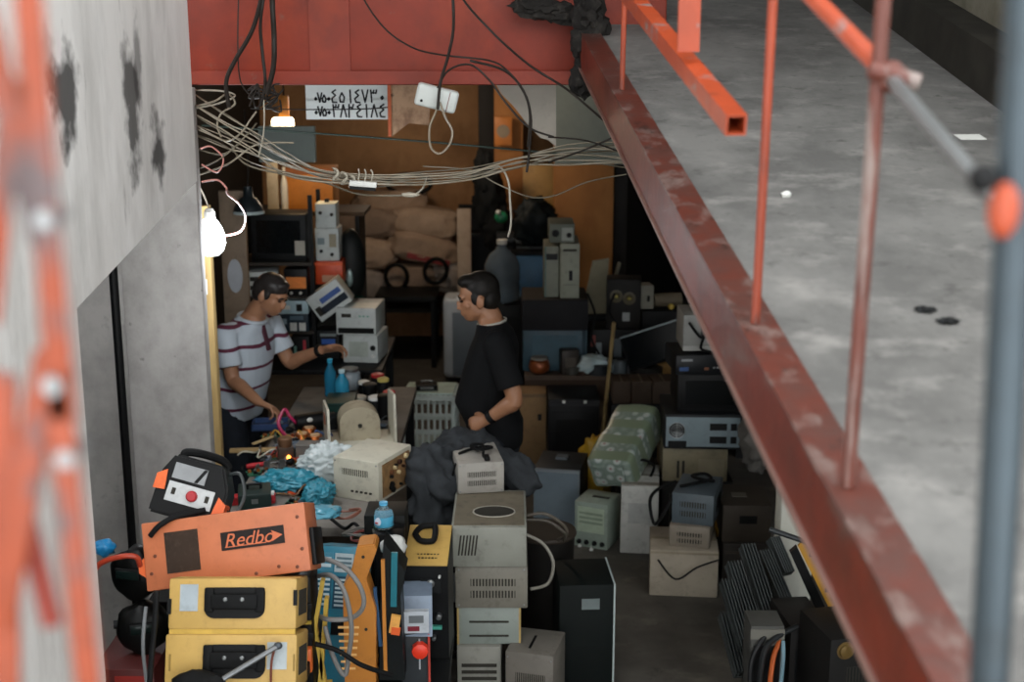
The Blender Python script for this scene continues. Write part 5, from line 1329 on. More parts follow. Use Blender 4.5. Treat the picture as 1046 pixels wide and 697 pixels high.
fbox(face_frame(Wg, .26, Hg, 'F'), Wg * .49, Hg * .55, .008, Hg * .8, -.01, .004, mat('#b23a2c'), 'red_edge', gw)
mb = MB(); mb.lathe([(.03, 0), (.032, .005), (.030, .03), (.022, .034), (.0001, .034)], n=10)
Mg = face_frame(Wg, .26, Hg, 'F')
for v in mb.bm.verts: v.co = Mg @ (v.co + V((.02, zat(664, GYY - .01) - LBZ, 0)))
mb.build('knob', mat('#e23a22', .35), gw)
# grey cable loops over the blue and amber machines
lp = thing('grey_cable', 'thick grey cable looping in front of the teal and amber welders', 'cable', at(325, 575, 4.08))
CY = 4.06
q = [at(314, 572, CY + .22), at(330, 571, CY + .06), at(352, 580, CY), at(368, 600, CY - .02), at(371, 620, CY - .02), at(358, 632, CY), at(335, 633, CY), at(328, 630, CY + .05)]
mb = MB(); mb.tube([p - lp.location for p in q], .0085, 9); mb.build('upper_loop', mat('#7a7977', .5, 0, .05, .1), lp)
q = [at(320, 590, CY + .15), at(338, 588, CY + .04), at(352, 605, CY - .01), at(359, 640, CY - .02), at(356, 670, CY - .0), at(352, 690, CY), at(340, 670, CY - .01), at(332, 640, CY + .02)]
mb = MB(); mb.tube([p - lp.location for p in q], .0085, 9); mb.build('lower_loop', mat('#7a7977', .5, 0, .05, .1), lp)
mb = MB(); q = [at(322, 658, CY - .05), at(345, 665, CY - .03), at(370, 680, CY - .02), at(400, 690, CY + .03)]; mb.tube(q, .009, 8); o = mb.build('black_cable', RUBBER); recentre(o, q[0]); tag(o, 'black cable lying across the foot of the amber welder', 'cable')
mb = MB(); q = [at(338, 530, 5.0), at(352, 540, 4.9), at(362, 535, 4.85), at(372, 545, 4.8), at(385, 548, 4.78)]; mb.tube(q, .007, 7); o = mb.build('black_cable', RUBBER); recentre(o, q[0]); tag(o, 'black cable knotted behind the amber welder top', 'cable')
for i, (u, v, c, nm) in enumerate([(366, 545, '#6d6a63', 'grey'), (375, 548, '#7d3b33', 'reddish'), (352, 524, '#7a4a3a', 'brown')]):
    mb = MB(); pc0 = at(u, v, 4.7); q = [pc0 + V((math.cos(t * .7 + i) * (.06 + .01 * math.sin(t * 2.1)), math.sin(t * .7 + i) * .04, .01 * math.sin(t * 1.3))) for t in range(18)]
    mb.tube(q, .004, 6, sub=3); o = mb.build('wire_coil', mat(c, .5)); recentre(o, q[0]); tag(o, nm + ' thin wire coiled loosely near the water bottle', 'wire')

# ------------------------------------------------------------------ stack of beige stabilizers
SY = 5.03
VN = mat('#8b877a', .6, 0, .1, .3)
def stab(label, u0, u1, v0, v1, Y, D, zb, m, extra=(), yaw=0, v=True, nm='voltage_stabilizer'):
    f = [('vent', 'F', .02, .62, .62, .17, 14, m), ('vent', 'F', .02, .34, .62, .17, 14, m), ('screws', 'F', 0, 0, .004, STEEL)] if v else []
    return dev(nm, label, 'stabilizer', u0, u1, v0, v1, Y, D, yaw, zb, m, f + list(extra), group='beige voltage stabilizers')
zb0 = .002
sF = stab('pale stabilizer with a small display, bottom of the beige stack', 467, 512, 661, 705, SY - .02, .38, zb0, mat('#85847b', .55, 0, .1, .4, 7),
    [('slots', 'F', 0, .62, .8, .3, 3, False), ('frame', 'F', -.25, .26, .36, .2, BLACK, mat('#9fb0b4', .2)), ('plate', 'F', .22, .26, .5, .26, mat('#a9b5ae'), 'label'), ('handle', 'L', -.2, .6, .4, BLACK, .03, .009)], v=False)
mb = MB()
sE = stab('pale greenish stabilizer with tan corner posts, second up the stack', 467, 532, 621, 661, SY, .42, top_of(sF) + .001, mat('#8b938c', .5, 0, .08, .35, 7),
    [('slots', 'F', 0, .62, .62, .1, 1, False), ('slots', 'F', 0, .24, .62, .1, 1, False), ('plate', 'F', -.485, .5, .03, .98, mat('#b79a5e'), 'corner_post', .003), ('plate', 'F', .485, .5, .03, .98, mat('#b79a5e'), 'corner_post', .003)], v=False)
sD = stab('wide beige stabilizer with two dark louvres, third up the stack', 465, 539, 579, 620, SY - .01, .44, top_of(sE) + .001, mat('#7a766b', .55, 0, .1, .45, 7))
sC = stab('chipped grey stabilizer with an oval hole in its dusty top', 461, 538, 539, 578, SY - .02, .46, top_of(sD) + .001, mat('#8b8c82', .55, 0, .1, .5, 8),
    [('slots', 'F', -.28, .55, .26, .5, 6, True, -.12), ('plate', 'T', 0, .5, .94, .9, mat('#6a6252', .8, 0, .15, .5), 'dusty_top', .003), ('hole', 'T', .06, .38, .56, .28), ('plate', 'L', .3, .5, .1, .5, BEIGE, 'hinge', .01)], v=False)
sA = stab('small beige stabilizer with a black cord coiled on top of the stack', 468, 515, 473, 505, gz(490, 505, top_of(sC)).y, .30, top_of(sC) + .004, mat('#9e9a92', .5, 0, .06, .3, 7), yaw=.16)
W, D, H = sA['dims']
mb = MB(); mb.tube([(-W * .4, -.02, H + .006), (-.02, .03, H + .008), (.05, .06, H + .008), (.07, .0, H + .02), (.0, -.03, H + .022), (-.02, .05, H + .02), (.03, .02, H + .03), (.02, -.08, H + .01), (.035, -.11, H + .006)], .007, 7); mb.build('cord', RUBBER, sA)
mb = MB(); mb.box((.03, -.115, H + .012), (.025, .05, .02), bev=.005); mb.build('plug', RUBBER, sA)
mb = MB(); mb.tube([(-W / 2 - .004, -.10, H * .9), (-W / 2 - .015, -.08, H * .5), (-W / 2 - .015, -.03, H * .2), (-W / 2 - .006, .06, .02)], .005, 7); mb.build('cord', RUBBER, sA)
stab('beige stabilizer tilted in shade on the floor beside the stack foot', 516, 565, 668, 705, SY - .1, .24, .002, mat('#6f6a62', .55, 0, .1, .4), [('plate', 'T', -.05, .45, .05, .5, BLACK, 'slot', .002)], yaw=-.25)
# drum with cables to the right of the stack
r = thing('cable_drum', 'dark round drum holding coiled cables behind the beige stack', 'drum', (at(558, 560, 5.62).x, 5.75, 0))
zd = zat(552, 5.62)
mb = MB(); mb.lathe([(.13, 0), (.14, .01), (.13, zd * .5), (.14, zd - .02), (.145, zd), (.12, zd), (.115, zd - .03), (.0001, zd - .03)], n=24); mb.build('body', mat('#1d1b19', .6), r)
mb = MB(); mb.lathe([(.145, zd - .02), (.15, zd - .01), (.145, zd + .002)], n=24); mb.build('rim', mat('#3a332c', .5), r)
for i, (q, c) in enumerate([([at(537, 527, 5.5), at(556, 525, 5.5), at(574, 535, 5.52), at(579, 545, 5.55), at(570, 552, 5.6)], '#5d564c'), ([at(538, 531, 5.48), at(560, 533, 5.5), at(577, 545, 5.5), at(576, 552, 5.55)], '#4d473e'), ([at(537, 546, 5.35), at(555, 556, 5.35), at(565, 575, 5.34), at(560, 596, 5.33), at(542, 602, 5.3)], '#8d897e')]):
    mb = MB(); mb.tube(q, .0075, 8); o = mb.build('cable', mat(c, .5)); recentre(o, q[0]); tag(o, ['brown cable arching from the stack over the dark drum', 'dark cable lying on the dark drum rim', 'pale cable looping down beside the chipped stabilizer'][i], 'cable')
screwdriver(V((at(545, 627, 5.5).x, 5.45, .002)), .05, mat('#c98a2a', .4), 'amber-handled screwdriver on the floor by the stack')
# ------------------------------------------------------------------ grey jacket heap
jk_s = dev('storage_chest', 'dark chest hidden beneath the heaped grey jacket', 'chest', 428, 500, 500, 640, 5.50, .22, 0, .002, DARK, [('plate', 'F', 0, .5, .2, .2, STEEL, 'latch')], wh=(None, .72))
JK = mat('#34373a', .95, 0, .2, .1, 14)
mb = MB()
def fold(u0, v0, Y0_, u1, v1, Y1_, r0, r1, sq=.7):
    limb(mb, [at(u0, v0, Y0_), at((u0 + u1) / 2 + 3, (v0 + v1) / 2 - 3, (Y0_ + Y1_) / 2), at(u1, v1, Y1_)], [r0, (r0 + r1) / 2, r1], 14, sq)
fold(424, 476, 5.6, 470, 446, 5.85, .075, .06); fold(438, 462, 5.62, 500, 448, 5.9, .07, .07); fold(470, 450, 5.8, 540, 496, 5.72, .075, .06)
fold(462, 456, 5.75, 528, 470, 5.8, .09, .08); fold(425, 490, 5.52, 436, 540, 5.46, .07, .055); fold(445, 478, 5.55, 452, 535, 5.48, .08, .07); fold(432, 470, 5.6, 455, 500, 5.5, .1, .09)
fold(500, 466, 5.8, 536, 492, 5.7, .08, .06); fold(440, 500, 5.56, 470, 500, 5.6, .1, .12); fold(460, 470, 5.75, 520, 480, 5.8, .12, .1); fold(416, 470, 5.6, 426, 520, 5.5, .04, .05)
for v in mb.bm.verts:
    v.co += v.co.normalized() * 0 + V((noise.noise(v.co * 9), noise.noise(v.co * 9 + V((5, 0, 0))), noise.noise(v.co * 9 + V((0, 7, 0))))) * .03
jo = blob(mb, 'jacket', .012, JK, None, at(470, 520, 5.7), 2)
jo.data.update()
_nn = [v.normal.copy() for v in jo.data.vertices]
for v, n_ in zip(jo.data.vertices, _nn):
    q = v.co
    w1 = V((noise.noise(q * 4), noise.noise(q * 4 + V((9, 0, 0))), noise.noise(q * 4 + V((0, 9, 0))))) * .12
    a_ = noise.noise(V(((q.x + w1.x) * 13 + q.z * 6, (q.y + w1.y) * 8, (q.z + w1.z) * 4)))
    b_ = noise.noise(V(((q.x + w1.y) * 24 + q.z * 16, (q.y + w1.x) * 18, (q.z + w1.z) * 9 - q.x * 10)))
    v.co = q + V((0, -.04, 0)) + n_ * ((1 - abs(a_) * 2.2) * .028 + (1 - abs(b_) * 2.2) * .012 - .02)
jo.data.update(); tag(jo, 'dark grey jacket heaped behind the beige stabilizer stack', 'jacket')
# ------------------------------------------------------------------ right side heap, from the far bench forward
RY = 8.45
rbz = zat(384, RY)
xa, xb = at(536, 385, RY).x, at(716, 385, RY).x + .35
rb_ = thing('long_bench', 'long brown bench loaded with computers and scrap', 'bench', ((xa + xb) / 2, RY + .45, 0))
W = xb - xa
mb = MB(); mb.box((0, 0, rbz - .02), (W, .9, .04)); mb.build('benchtop', mat('#4a3a2e', .7, 0, .2, .4, 5), rb_)
mb = MB(); mb.box((0, -.44, rbz - .10), (W, .03, .14)); mb.build('apron', mat('#3e3026', .7, 0, .2, .4, 5), rb_)
for sx_ in (-1, 0, 1):
    for sy_ in (-1, 1):
        mb = MB(); mb.box((sx_ * (W / 2 - .05), sy_ * .38, (rbz - .17) / 2), (.06, .06, rbz - .17)); mb.build('leg', DARK, rb_)
dev('cardboard_box', 'tan cardboard box standing under the long bench behind the person', 'box', 524, 558, 402, 478, 8.2, .2, 0, 0, mat('#8a6c48', .8, 0, .1, .3), [('plate', 'F', 0, .97, .98, .04, mat('#73593a'), 'flap', .004), ('plate', 'F', .3, .7, .12, .08, BLACK, 'mark', .001)])
dev('dark_cabinet', 'black cabinet with two pale catches on top under the bench', 'cabinet', 560, 612, 408, 476, 8.0, .36, 0, 0, mat('#131416', .5), [('plate', 'F', 0, .95, 1.0, .06, mat('#2c2c2e'), 'top_edge', .008), ('plate', 'F', -.2, .97, .06, .03, WHITEP, 'catch', .012), ('plate', 'F', .22, .97, .06, .03, WHITEP, 'catch', .012), ('frame', 'F', 0, .45, .86, .8, BLACK, mat('#0a0b0c', .6))])
for i, (u0, u1, lab) in enumerate([(626, 644, 'small brown carton at the pole end of the bench front'), (645, 666, 'brown carton in the middle of the row along the bench front'), (667, 690, 'brown carton beside the black television along bench front')]):
    dev('carton', lab, 'box', u0, u1, 390, 413, 8.0, .2, .03 * i, zat(413, 8.0), mat('#4a3c30', .8, 0, .15, .3), [('plate', 'T', 0, .5, .1, 1, mat('#6a5742'), 'tape', .001)], group='cartons along the bench front')
cst = dev('steel_locker', 'dark steel locker lying under the row of cartons', 'locker', 624, 692, 413.5, 470, 7.98, .3, 0, 0, mat('#17181a', .5), [('plate', 'F', -.25, .5, .44, .84, mat('#1d1f22'), 'door', .004), ('plate', 'F', .25, .5, .44, .84, mat('#1d1f22'), 'door', .004), ('handle', 'F', 0, .5, .06, STEEL, .02, .004)], wh=(None, zat(413.4, 7.98)))
# blue cabinet, black boxes
bb = dev('blue_box', 'dull blue steel box standing on the long bench', 'box', 534, 600, 336, 371, RY + .12, .4, 0, rbz + .001, mat('#27424f', .5, 0, .15, .3), [('plate', 'F', .45, .5, .06, .96, mat('#1d3039'), 'edge', .003), ('plate', 'F', 0, .5, .7, .7, mat('#2a4956'), 'panel', .002)])
kb2 = dev('black_crate', 'wide black padded box stacked on the dull blue one', 'box', 533, 601, 307, 335.5, RY + .06, .48, 0, top_of(bb) + .001, mat('#17171a', .7), [('plate', 'T', 0, .5, .96, .94, mat('#3a3531', .8), 'dusty_top', .004)])
zt3 = top_of(kb2) + .006
t1 = dev('computer_tower', 'grey beige computer tower nearer to the blue chair', 'computer', 556, 571, 252, 306, RY + .14, .36, 0, zt3, mat('#75786c', .6, 0, .1, .3), [('plate', 'F', .0, .80, .8, .12, BLACK, 'drive_bay', .003), ('plate', 'F', -.43, .5, .1, 1, mat('#4b6660'), 'side_strip', .004)])
t2 = dev('computer_tower', 'grey beige computer tower with a black power slot, of the two nearer to doorway', 'computer', 572, 592, 249, 307, RY + .10, .40, 0, zt3, mat('#85887a', .6, 0, .1, .3), [('plate', 'F', 0, .88, .7, .04, SLOT, 'drive_slot'), ('plate', 'F', .05, .42, .18, .18, BLACK, 'power_switch', .006), ('slots', 'F', 0, .25, .7, .01, 1, False)])
dev('disc_unit', 'flat grey unit with two dials lying across both computer towers', 'instrument', 561, 587, 229, 247, RY + .13, .34, 0, max(top_of(t1), top_of(t2)) + .002, mat('#5c6258', .6, 0, .1, .3), [('knob', 'F', -.25, .5, .02, DARK), ('plate', 'F', .22, .45, .45, .7, mat('#8b9088'), 'panel', .003), ('knob', 'F', .28, .4, .014, BLACK)])
# chair
r = thing('plastic_chair', 'blue plastic chair with a white cloth beside the computer towers', 'chair', (at(541, 330, 10.0).x, 10.06, 0))
CH = mat('#2b5a80', .45)
zsn = zat(330, 9.95); zbk = zat(272, 9.95)
mb = MB(); mb.box((0, 0, zsn), (.40, .40, .03), bev=.012); mb.build('seat', CH, r)
mb = MB(); mb.box((0, .19, (zsn + zbk) / 2 + .03), (.40, .03, zbk - zsn), rot=Euler((-.1, 0, 0)), bev=.012); mb.build('backrest', CH, r)
for sx_ in (-1, 1):
    mb = MB(); mb.tube([(sx_ * .2, .18, zsn + .25), (sx_ * .21, 0, zsn + .24), (sx_ * .21, -.17, zsn + .22), (sx_ * .20, -.19, zsn)], .014, 8); mb.build('armrest', mat('#7fa0b5', .4), r)
    for sy_ in (-1, 1):
        mb = MB(); mb.cyl((sx_ * .18, sy_ * .18, 0), (sx_ * .175, sy_ * .175, zsn), .02, n=10); mb.build('leg', CH, r)
crump('cloth_rag', 'white and blue rag lying on the plastic chair seat', 'rag', V((at(545, 300, 10.0).x, 10.0, zsn + .017)), (.14, .1, .12), 41, mat('#9fb4c4', .7), .3, 2.5)
# copper pot
p = at(551, 372, RY + .06); r = thing('copper_pot', 'round copper pot with a pale rim on the bench behind the person', 'pot', (p.x, RY + .07, rbz + .001))
mb = MB(); mb.lathe([(.04, 0), (.066, .02), (.074, .05), (.066, .085), (.05, .1), (.0001, .1)], n=20); mb.build('body', mat('#8a4a28', .35, .4, .2, .3), r, 60)
mb = MB(); mb.lathe([(.05, .095), (.06, .10), (.055, .115), (.0001, .118)], n=20); mb.build('rim', mat('#6f6a62', .4), r)
dev('scrap_tin', 'dark tin next to the copper pot on the bench', 'tin', 574, 592, 358, 376, RY + .02, .08, .2, rbz + .001, mat('#2d2620', .5, .3), [('plate', 'F', 0, .5, .6, .4, mat('#4b4239'), 'label')])
crump('plastic_bag', 'pale plastic bag sitting at the bench edge near the wooden pole', 'bag', V((at(607, 375, RY).x, RY + .06, rbz)), (.13, .08, .07), 44, mat('#a9bcc0', .4), .3, 2.2)
# scrap on top of the bench by the doorway
bs = dev('black_case', 'big black case carrying scrap parts on the bench', 'case', 602, 650, 337, 381, RY + .26, .42, 0, rbz + .001, BLACK, [('plate', 'F', -.3, .4, .12, .5, mat('#7d8688', .5), 'badge', .004), ('plate', 'F', .1, .5, .16, .5, mat('#525a5e', .5), 'badge', .004), ('plate', 'F', -.42, .7, .1, .3, mat('#7a2a20', .5), 'red_badge', .004)])
zbs = top_of(bs)
p = at(598, 308, RY + .3); r = thing('printer', 'open beige printer lid propped up over the black case', 'printer', (at(606, 330, 9.1).x, RY + .62, zbs), (0, 0, .15))
hL = zat(266, RY + .6) - zbs
mb = MB(); mb.prism([(-.10, -.02, .0), (.08, -.02, .0), (.12, .05, hL), (.0, .05, hL * .96)], (0, .02, 0)); mb.build('lid', mat('#8a8268', .6, 0, .1, .3), r)
mb = MB(); mb.box((0, .03, .02), (.3, .2, .04), bev=.006); mb.build('base', DARK, r)
mb = MB(); mb.box((.14, .02, hL * .5), (.02, .03, hL * .9), rot=Euler((0, .25, 0))); mb.build('stay', mat('#6b6350'), r)
p = at(640, 300, RY + .3)
r = thing('twin_speaker', 'black twin speaker box with yellow cones above the black case', 'speaker', (at(638, 310, 8.75).x, RY + .38, zbs + .001), (0, 0, -.1))
hS = zat(284, RY + .35) - zbs
mb = MB(); mb.box((0, 0, hS / 2), (.24, .2, hS), bev=.01); mb.build('cabinet', mat('#1c1a18', .6), r)
for x, z in ((-.05, .66), (.04, .62)):
    mb = MB(); mb.lathe([(.045, 0), (.045, .004), (.03, .006), (.018, .0), (.012, .008), (.0001, .01)], n=20, M=Matrix.Rotation(PI / 2, 4, 'X'), c=(x, -.1, z * hS)); mb.build('cone', mat('#4b432b', .5), r)
    mb = MB(); mb.ell((x, -.108, z * hS), (.014, .006, .012)); mb.build('dust_cap', mat('#9a8f4a', .5), r)
mb = MB(); mb.box((.02, -.103, hS * .25), (.05, .006, .06)); mb.build('label', mat('#8f9290'), r)
# tilted flat screen
r = thing('television', 'large dark flat television leaning at a slant on the bench', 'television', at(672, 352, RY - .05), (-.15, -.36, -.18))
mb = MB(); mb.box((0, .03, 0), (.48, .05, .25), bev=.012); mb.build('cabinet', mat('#101214', .4), r)
mb = MB(); mb.box((0, .003, .005), (.45, .006, .215)); mb.build('screen', mat('#0b0f12', .12, 0, .05, 0), r)
mb = MB(); mb.box((0, .0, .118), (.47, .008, .008)); mb.build('trim_strip', mat('#7c8588', .35, .5), r)
stt = dev('television_stand', 'tan wooden block wedged below the slanting television', 'block', 672, 700, 352, 382, RY + .02, .3, 0, rbz + .001, mat('#7a5a2a', .6, 0, .15, .4), [('plate', 'F', 0, .9, 1.0, .1, mat('#8d6a34'), 'lip', .004)])
sh2 = dev('black_chest', 'tall black chest behind the slanting television near the doorway', 'chest', 655, 712, 318, 384, RY + .38, .4, 0, rbz + .001, mat('#0f1011', .6), [('handle', 'F', 0, .8, .3, BLACK, .02, .005)])
zc2 = top_of(sh2)
dev('small_box', 'small pale box with a dark hole above the black chest', 'box', 654, 668, 292, 316.5, RY + .44, .14, .15, zc2 + .001, mat('#8a877a', .6), [('plate', 'F', .1, .45, .2, .25, BLACK, 'hole', .002)])
mb = MB(); mb.cyl((-.1, 0, .05), (.1, .03, .05), .05, n=16); mb.cyl((-.101, 0, .05), (-.112, 0, .05), .025, n=12); o = mb.build('paper_roll', mat('#6e6350', .7), None, 30, (at(682, 305, RY + .5).x, RY + .52, zc2 + .001)); tag(o, 'fat brownish paper roll lying on the black chest', 'roll')
mb = MB(); mb.ell((0, 0, .022), (.024, .02, .022)); o = mb.build('yellow_bead', mat('#c9a848', .5), None, 60, (at(686, 314, RY + .4).x, RY + .42, zc2 + .001)); tag(o, 'tiny yellow bead in front of the brown paper roll', 'bead')
# wooden pole
p0, p1 = gz(611, 492, 0), at(627, 330, 7.6)
r0 = V((p0.x, p0.y, 0))
mb = MB(); mb.cyl(V((0, 0, 0)), p1 - r0, .013, .012, 12); o = mb.build('wooden_pole', mat('#7d6a45', .6, 0, .15, .3, 20), None, 30, r0); tag(o, 'long thin wooden pole leaning against the bench', 'pole')
# clothes and cables hanging near the ochre column
mb = MB(); mb.crumple((0, 0, 0), (.17, .10, .19), 52, .3, 2, 4); o = mb.build('dark_bag', mat('#12191b', .6, 0, .3, .1), None, 180, at(546, 226, 10.3)); tag(o, 'dark crumpled bag hung on the striped tan board', 'bag')
r = thing('hanging_clothes', 'black hanging clothes and hoses beside the ochre upright', 'clothes', at(500, 190, 10.7))
for i, (u, v, rx_, rz_) in enumerate(((500, 205, .14, .26), (508, 232, .13, .2), (494, 178, .09, .2), (522, 240, .1, .12))):
    mb = MB(); mb.crumple(at(u, v, 10.7) - r.location, (rx_, .1, rz_), 60 + i, .3, 2, 4); mb.build('garment', mat('#111314', .8), r, 180)
mb = MB(); mb.ell(at(512, 222, 10.5) - r.location, (.055, .03, .05)); mb.build('green_badge', mat('#1f7a52', .4), r)
mb = MB(); mb.ell(at(509, 217, 10.46) - r.location, (.022, .02, .02)); mb.build('white_button', WHITEP, r)
for i, (u, v, q) in enumerate([(520, 255, .05), (534, 262, .045), (541, 248, .05), (529, 275, .04), (545, 272, .05), (515, 247, .04)]):
    pass
dk = dev('black_shelf', 'black shelf behind the water jug full of dark scrap', 'shelf', 506, 556, 256, 320, 10.3, .25, 0, 0, mat('#101112', .7), [('plate', 'F', 0, .97, 1, .04, DARK, 'board', .006), ('plate', 'F', 0, .75, 1, .03, DARK, 'board', .006)])
for i, (u, s_, c, lab) in enumerate([(516, .07, '#23272a', 'dark lumpy motor on the black shelf, next to the water jug'), (534, .06, '#3a3c3a', 'grey lumpy motor in the middle of the black shelf'), (548, .075, '#1a1c1d', 'black lumpy motor on the shelf end under the dark bag')]):
    r = thing('electric_motor', lab, 'motor', (at(u, 256, 10.3).x, 10.42, top_of(dk) + .001))
    mb = MB(); mb.cyl((-s_, 0, s_), (s_, 0, s_), s_, n=16); mb.box((0, 0, s_ * .15), (s_ * 1.6, s_ * 1.6, s_ * .3)); mb.build('body', mat(c, .4, .3), r)
    mb = MB(); mb.cyl((s_, 0, s_), (s_ * 1.5, 0, s_), s_ * .2, n=10); mb.build('shaft', STEEL, r)
    mb = MB(); mb.box((0, -s_ * .9, s_ * 1.1), (s_ * .5, s_ * .3, s_ * .5)); mb.build('terminal_box', WHITEP if i == 1 else DARK, r)
# ------------------------------------------------------------------ front rows, right
dev('speaker_cabinet', 'grey box with a bright metal front edge standing alone on the floor', 'speaker', 545, 592, 479, 530, 7.2, .34, -.20, 0, mat('#2a2c2e', .5), [('plate', 'F', 0, .49, .98, .95, mat('#7f8d96', .4, .3, .06, .15), 'front_panel', .008), ('plate', 'F', 0, .97, 1.0, .05, mat('#a9b2b8', .3, .5, .05, .1), 'top_edge', .014), ('plate', 'F', .48, .5, .04, .95, mat('#8d979d', .3, .5, .05, .1), 'side_edge', .012), ('plate', 'T', -.0, .6, .25, .2, mat('#5d6367', .4), 'handle_plate', .015)])
W0 = dev('gauge_box', 'pale greenish small box with knobs along its lower front', 'instrument', 587, 620, 514, 553, 6.86, .22, -.42, 0.001, mat('#8a968a', .5, 0, .08, .35), [('plate', 'F', 0, .62, .8, .55, mat('#a3b09a', .5), 'panel', .002), ('slots', 'F', 0, .66, .7, .3, 3, False, 0, mat('#7d8a78')), ('knob', 'F', -.35, .12, .012, BLACK), ('knob', 'F', -.12, .12, .012, BLACK), ('knob', 'F', .12, .12, .012, BLACK), ('knob', 'F', .35, .12, .012, BLACK), ('plate', 'T', .1, .5, .5, .12, DARK, 'strap', .003)])
wb = dev('white_carton', 'whitish scuffed carton below the wrapped bundle', 'box', 634, 672, 497, 564, 6.78, .4, -.12, 0, mat('#b8b8b2', .8, 0, .1, .4, 8), [('plate', 'T', 0, .5, .98, .06, mat('#7a766c'), 'tape', .001), ('plate', 'F', 0, .6, .6, .3, mat('#a5a6a2'), 'label', .001), ('plate', 'T', 0, .1, 1.0, .12, mat('#8a8378'), 'flap', .004)])
# yellow bag
crump('yellow_sack', 'yellow plastic sack wedged behind the pale greenish box', 'sack', V((at(609, 500, 7.6).x, 7.64, 0)), (.11, .09, .24), 71, mat('#b08a20', .5), .25, 2)
# patterned bundle (wrapped box), tilted
def wrapm():
    m = bpy.data.materials.new('patterned_wrap'); m.use_nodes = True; nt = m.node_tree; N = nt.nodes; L = nt.links; b = N['Principled BSDF']; b.inputs['Roughness'].default_value = .35
    tc = N.new('ShaderNodeTexCoord'); vo = N.new('ShaderNodeTexVoronoi'); vo.inputs['Scale'].default_value = 16; L.new(tc.outputs['Object'], vo.inputs['Vector'])
    r = N.new('ShaderNodeValToRGB'); cr = r.color_ramp
    cr.elements[0].position = .0; cr.elements[0].color = (*lin('#8b3f4a'), 1); cr.elements[1].position = .8; cr.elements[1].color = (*lin('#8a978c'), 1)
    e = cr.elements.new(.22); e.color = (*lin('#b9c0bc'), 1); e = cr.elements.new(.5); e.color = (*lin('#6d7c72'), 1)
    L.new(vo.outputs['Distance'], r.inputs['Fac'])
    wv = N.new('ShaderNodeTexWave'); wv.wave_type = 'BANDS'; wv.bands_direction = 'Y'; wv.inputs['Scale'].default_value = 2.2; L.new(tc.outputs['Object'], wv.inputs['Vector'])
    r2 = N.new('ShaderNodeValToRGB'); r2.color_ramp.elements[0].position = .45; r2.color_ramp.elements[1].position = .55; L.new(wv.outputs['Fac'], r2.inputs['Fac'])
    mx = N.new('ShaderNodeMixRGB'); mx.inputs['Color2'].default_value = (*lin('#738069'), 1); L.new(r2.outputs['Color'], mx.inputs['Fac']); L.new(r.outputs['Color'], mx.inputs['Color1'])
    L.new(mx.outputs[0], b.inputs['Base Color']); return m
pz = top_of(wb)
A_ = at(640, 455, 7.10)
r = thing('wrapped_bundle', 'long box in patterned wrapping with plain green bands, slanting upward', 'parcel', A_, (.42, -.10, -.50))
mb = MB(); vs = mb.box((0, 0, 0), (.27, .54, .21), bev=.035, seg=3)
bmesh.ops.subdivide_edges(mb.bm, edges=mb.bm.edges[:], cuts=4, use_grid_fill=True)
for v in mb.bm.verts: v.co += v.co.normalized() * .014 * noise.noise(v.co * 9)
mb.build('wrapping', wrapm(), r, 60)
mb = MB(); mb.box((0, -.276, 0), (.18, .01, .13), bev=.004); mb.build('end_fold', wrapm(), r)
bs2 = dev('dark_chest', 'dark chest carrying the wrapped bundle behind the pale boxes', 'chest', 630, 670, 478, 556, 7.26, .4, 0, 0, mat('#1b1a18', .7), [('plate', 'F', 0, .9, .9, .08, DARK, 'lid_edge', .006)])
# beige box, rack unit and things above
sup = dev('dark_crate', 'dark crate under the beige casing and the rack unit', 'crate', 676, 748, 494, 545, 6.98, .44, 0, 0, mat('#191816', .7), [('vent', 'F', 0, .5, .8, .6, 10, DARK)], wh=(None, zat(491, 7.0)))
bg_ = dev('beige_casing', 'dusty beige casing with two dark slots beneath the rack unit', 'casing', 677, 743, 457, 490, 6.98, .42, -.04, top_of(sup) + .001, mat('#7d745c', .6, 0, .1, .4), [('slots', 'F', -.22, .35, .16, .5, 2, True), ('plate', 'F', .25, .4, .4, .5, mat('#867d66'), 'panel', .002)])
rk_ = dev('rack_unit', 'grey blue rack unit with a round fan and dark sockets', 'computer', 679, 757, 424, 456, 6.94, .44, -.05, top_of(bg_) + .001, mat('#1a1c1f', .5), [('plate', 'F', 0, .5, .96, .86, mat('#77868c', .4, .3, .08, .25), 'rear_panel', .004), ('fan', 'F', -.34, .55, .045), ('plate', 'F', -.33, .14, .24, .2, BLACK, 'socket', .006), ('plate', 'F', .2, .66, .22, .2, BLACK, 'slot_plate', .007), ('plate', 'F', .2, .28, .22, .2, BLACK, 'slot_plate', .007), ('plate', 'F', .40, .66, .08, .2, BLACK, 'socket', .007), ('plate', 'F', .40, .28, .08, .2, BLACK, 'socket', .007)], bev=.003)
tv = dev('television', 'bulky black television above the rack unit', 'television', 692, 762, 383, 423, 7.0, .42, -.03, top_of(rk_) + .001, mat('#101112', .5), [('frame', 'F', -.03, .52, .86, .86, BLACK, mat('#0a0d0e', .2, 0, .05, 0))])
vc = dev('video_player', 'flat black player with small blue marks on the bulky television', 'player', 690, 748, 363, 382, 7.0, .34, .06, top_of(tv) + .001, mat('#15171a', .4), [('plate', 'F', -.35, .3, .16, .2, mat('#2a4a7a'), 'display', .003), ('plate', 'F', -.3, .75, .2, .12, mat('#8a8d8f'), 'badge', .003), ('plate', 'F', .05, .3, .08, .14, mat('#7d4a2a'), 'badge', .003), ('buttons', 'F', .25, .35, .2, 3, .012, STEEL)])
crump('paper_scrap', 'crumpled white paper lying on the flat black player', 'paper', V((at(737, 363, 7.1).x, 7.06, top_of(vc))), (.05, .03, .02), 77, WHITEP, .3, 2, 3)
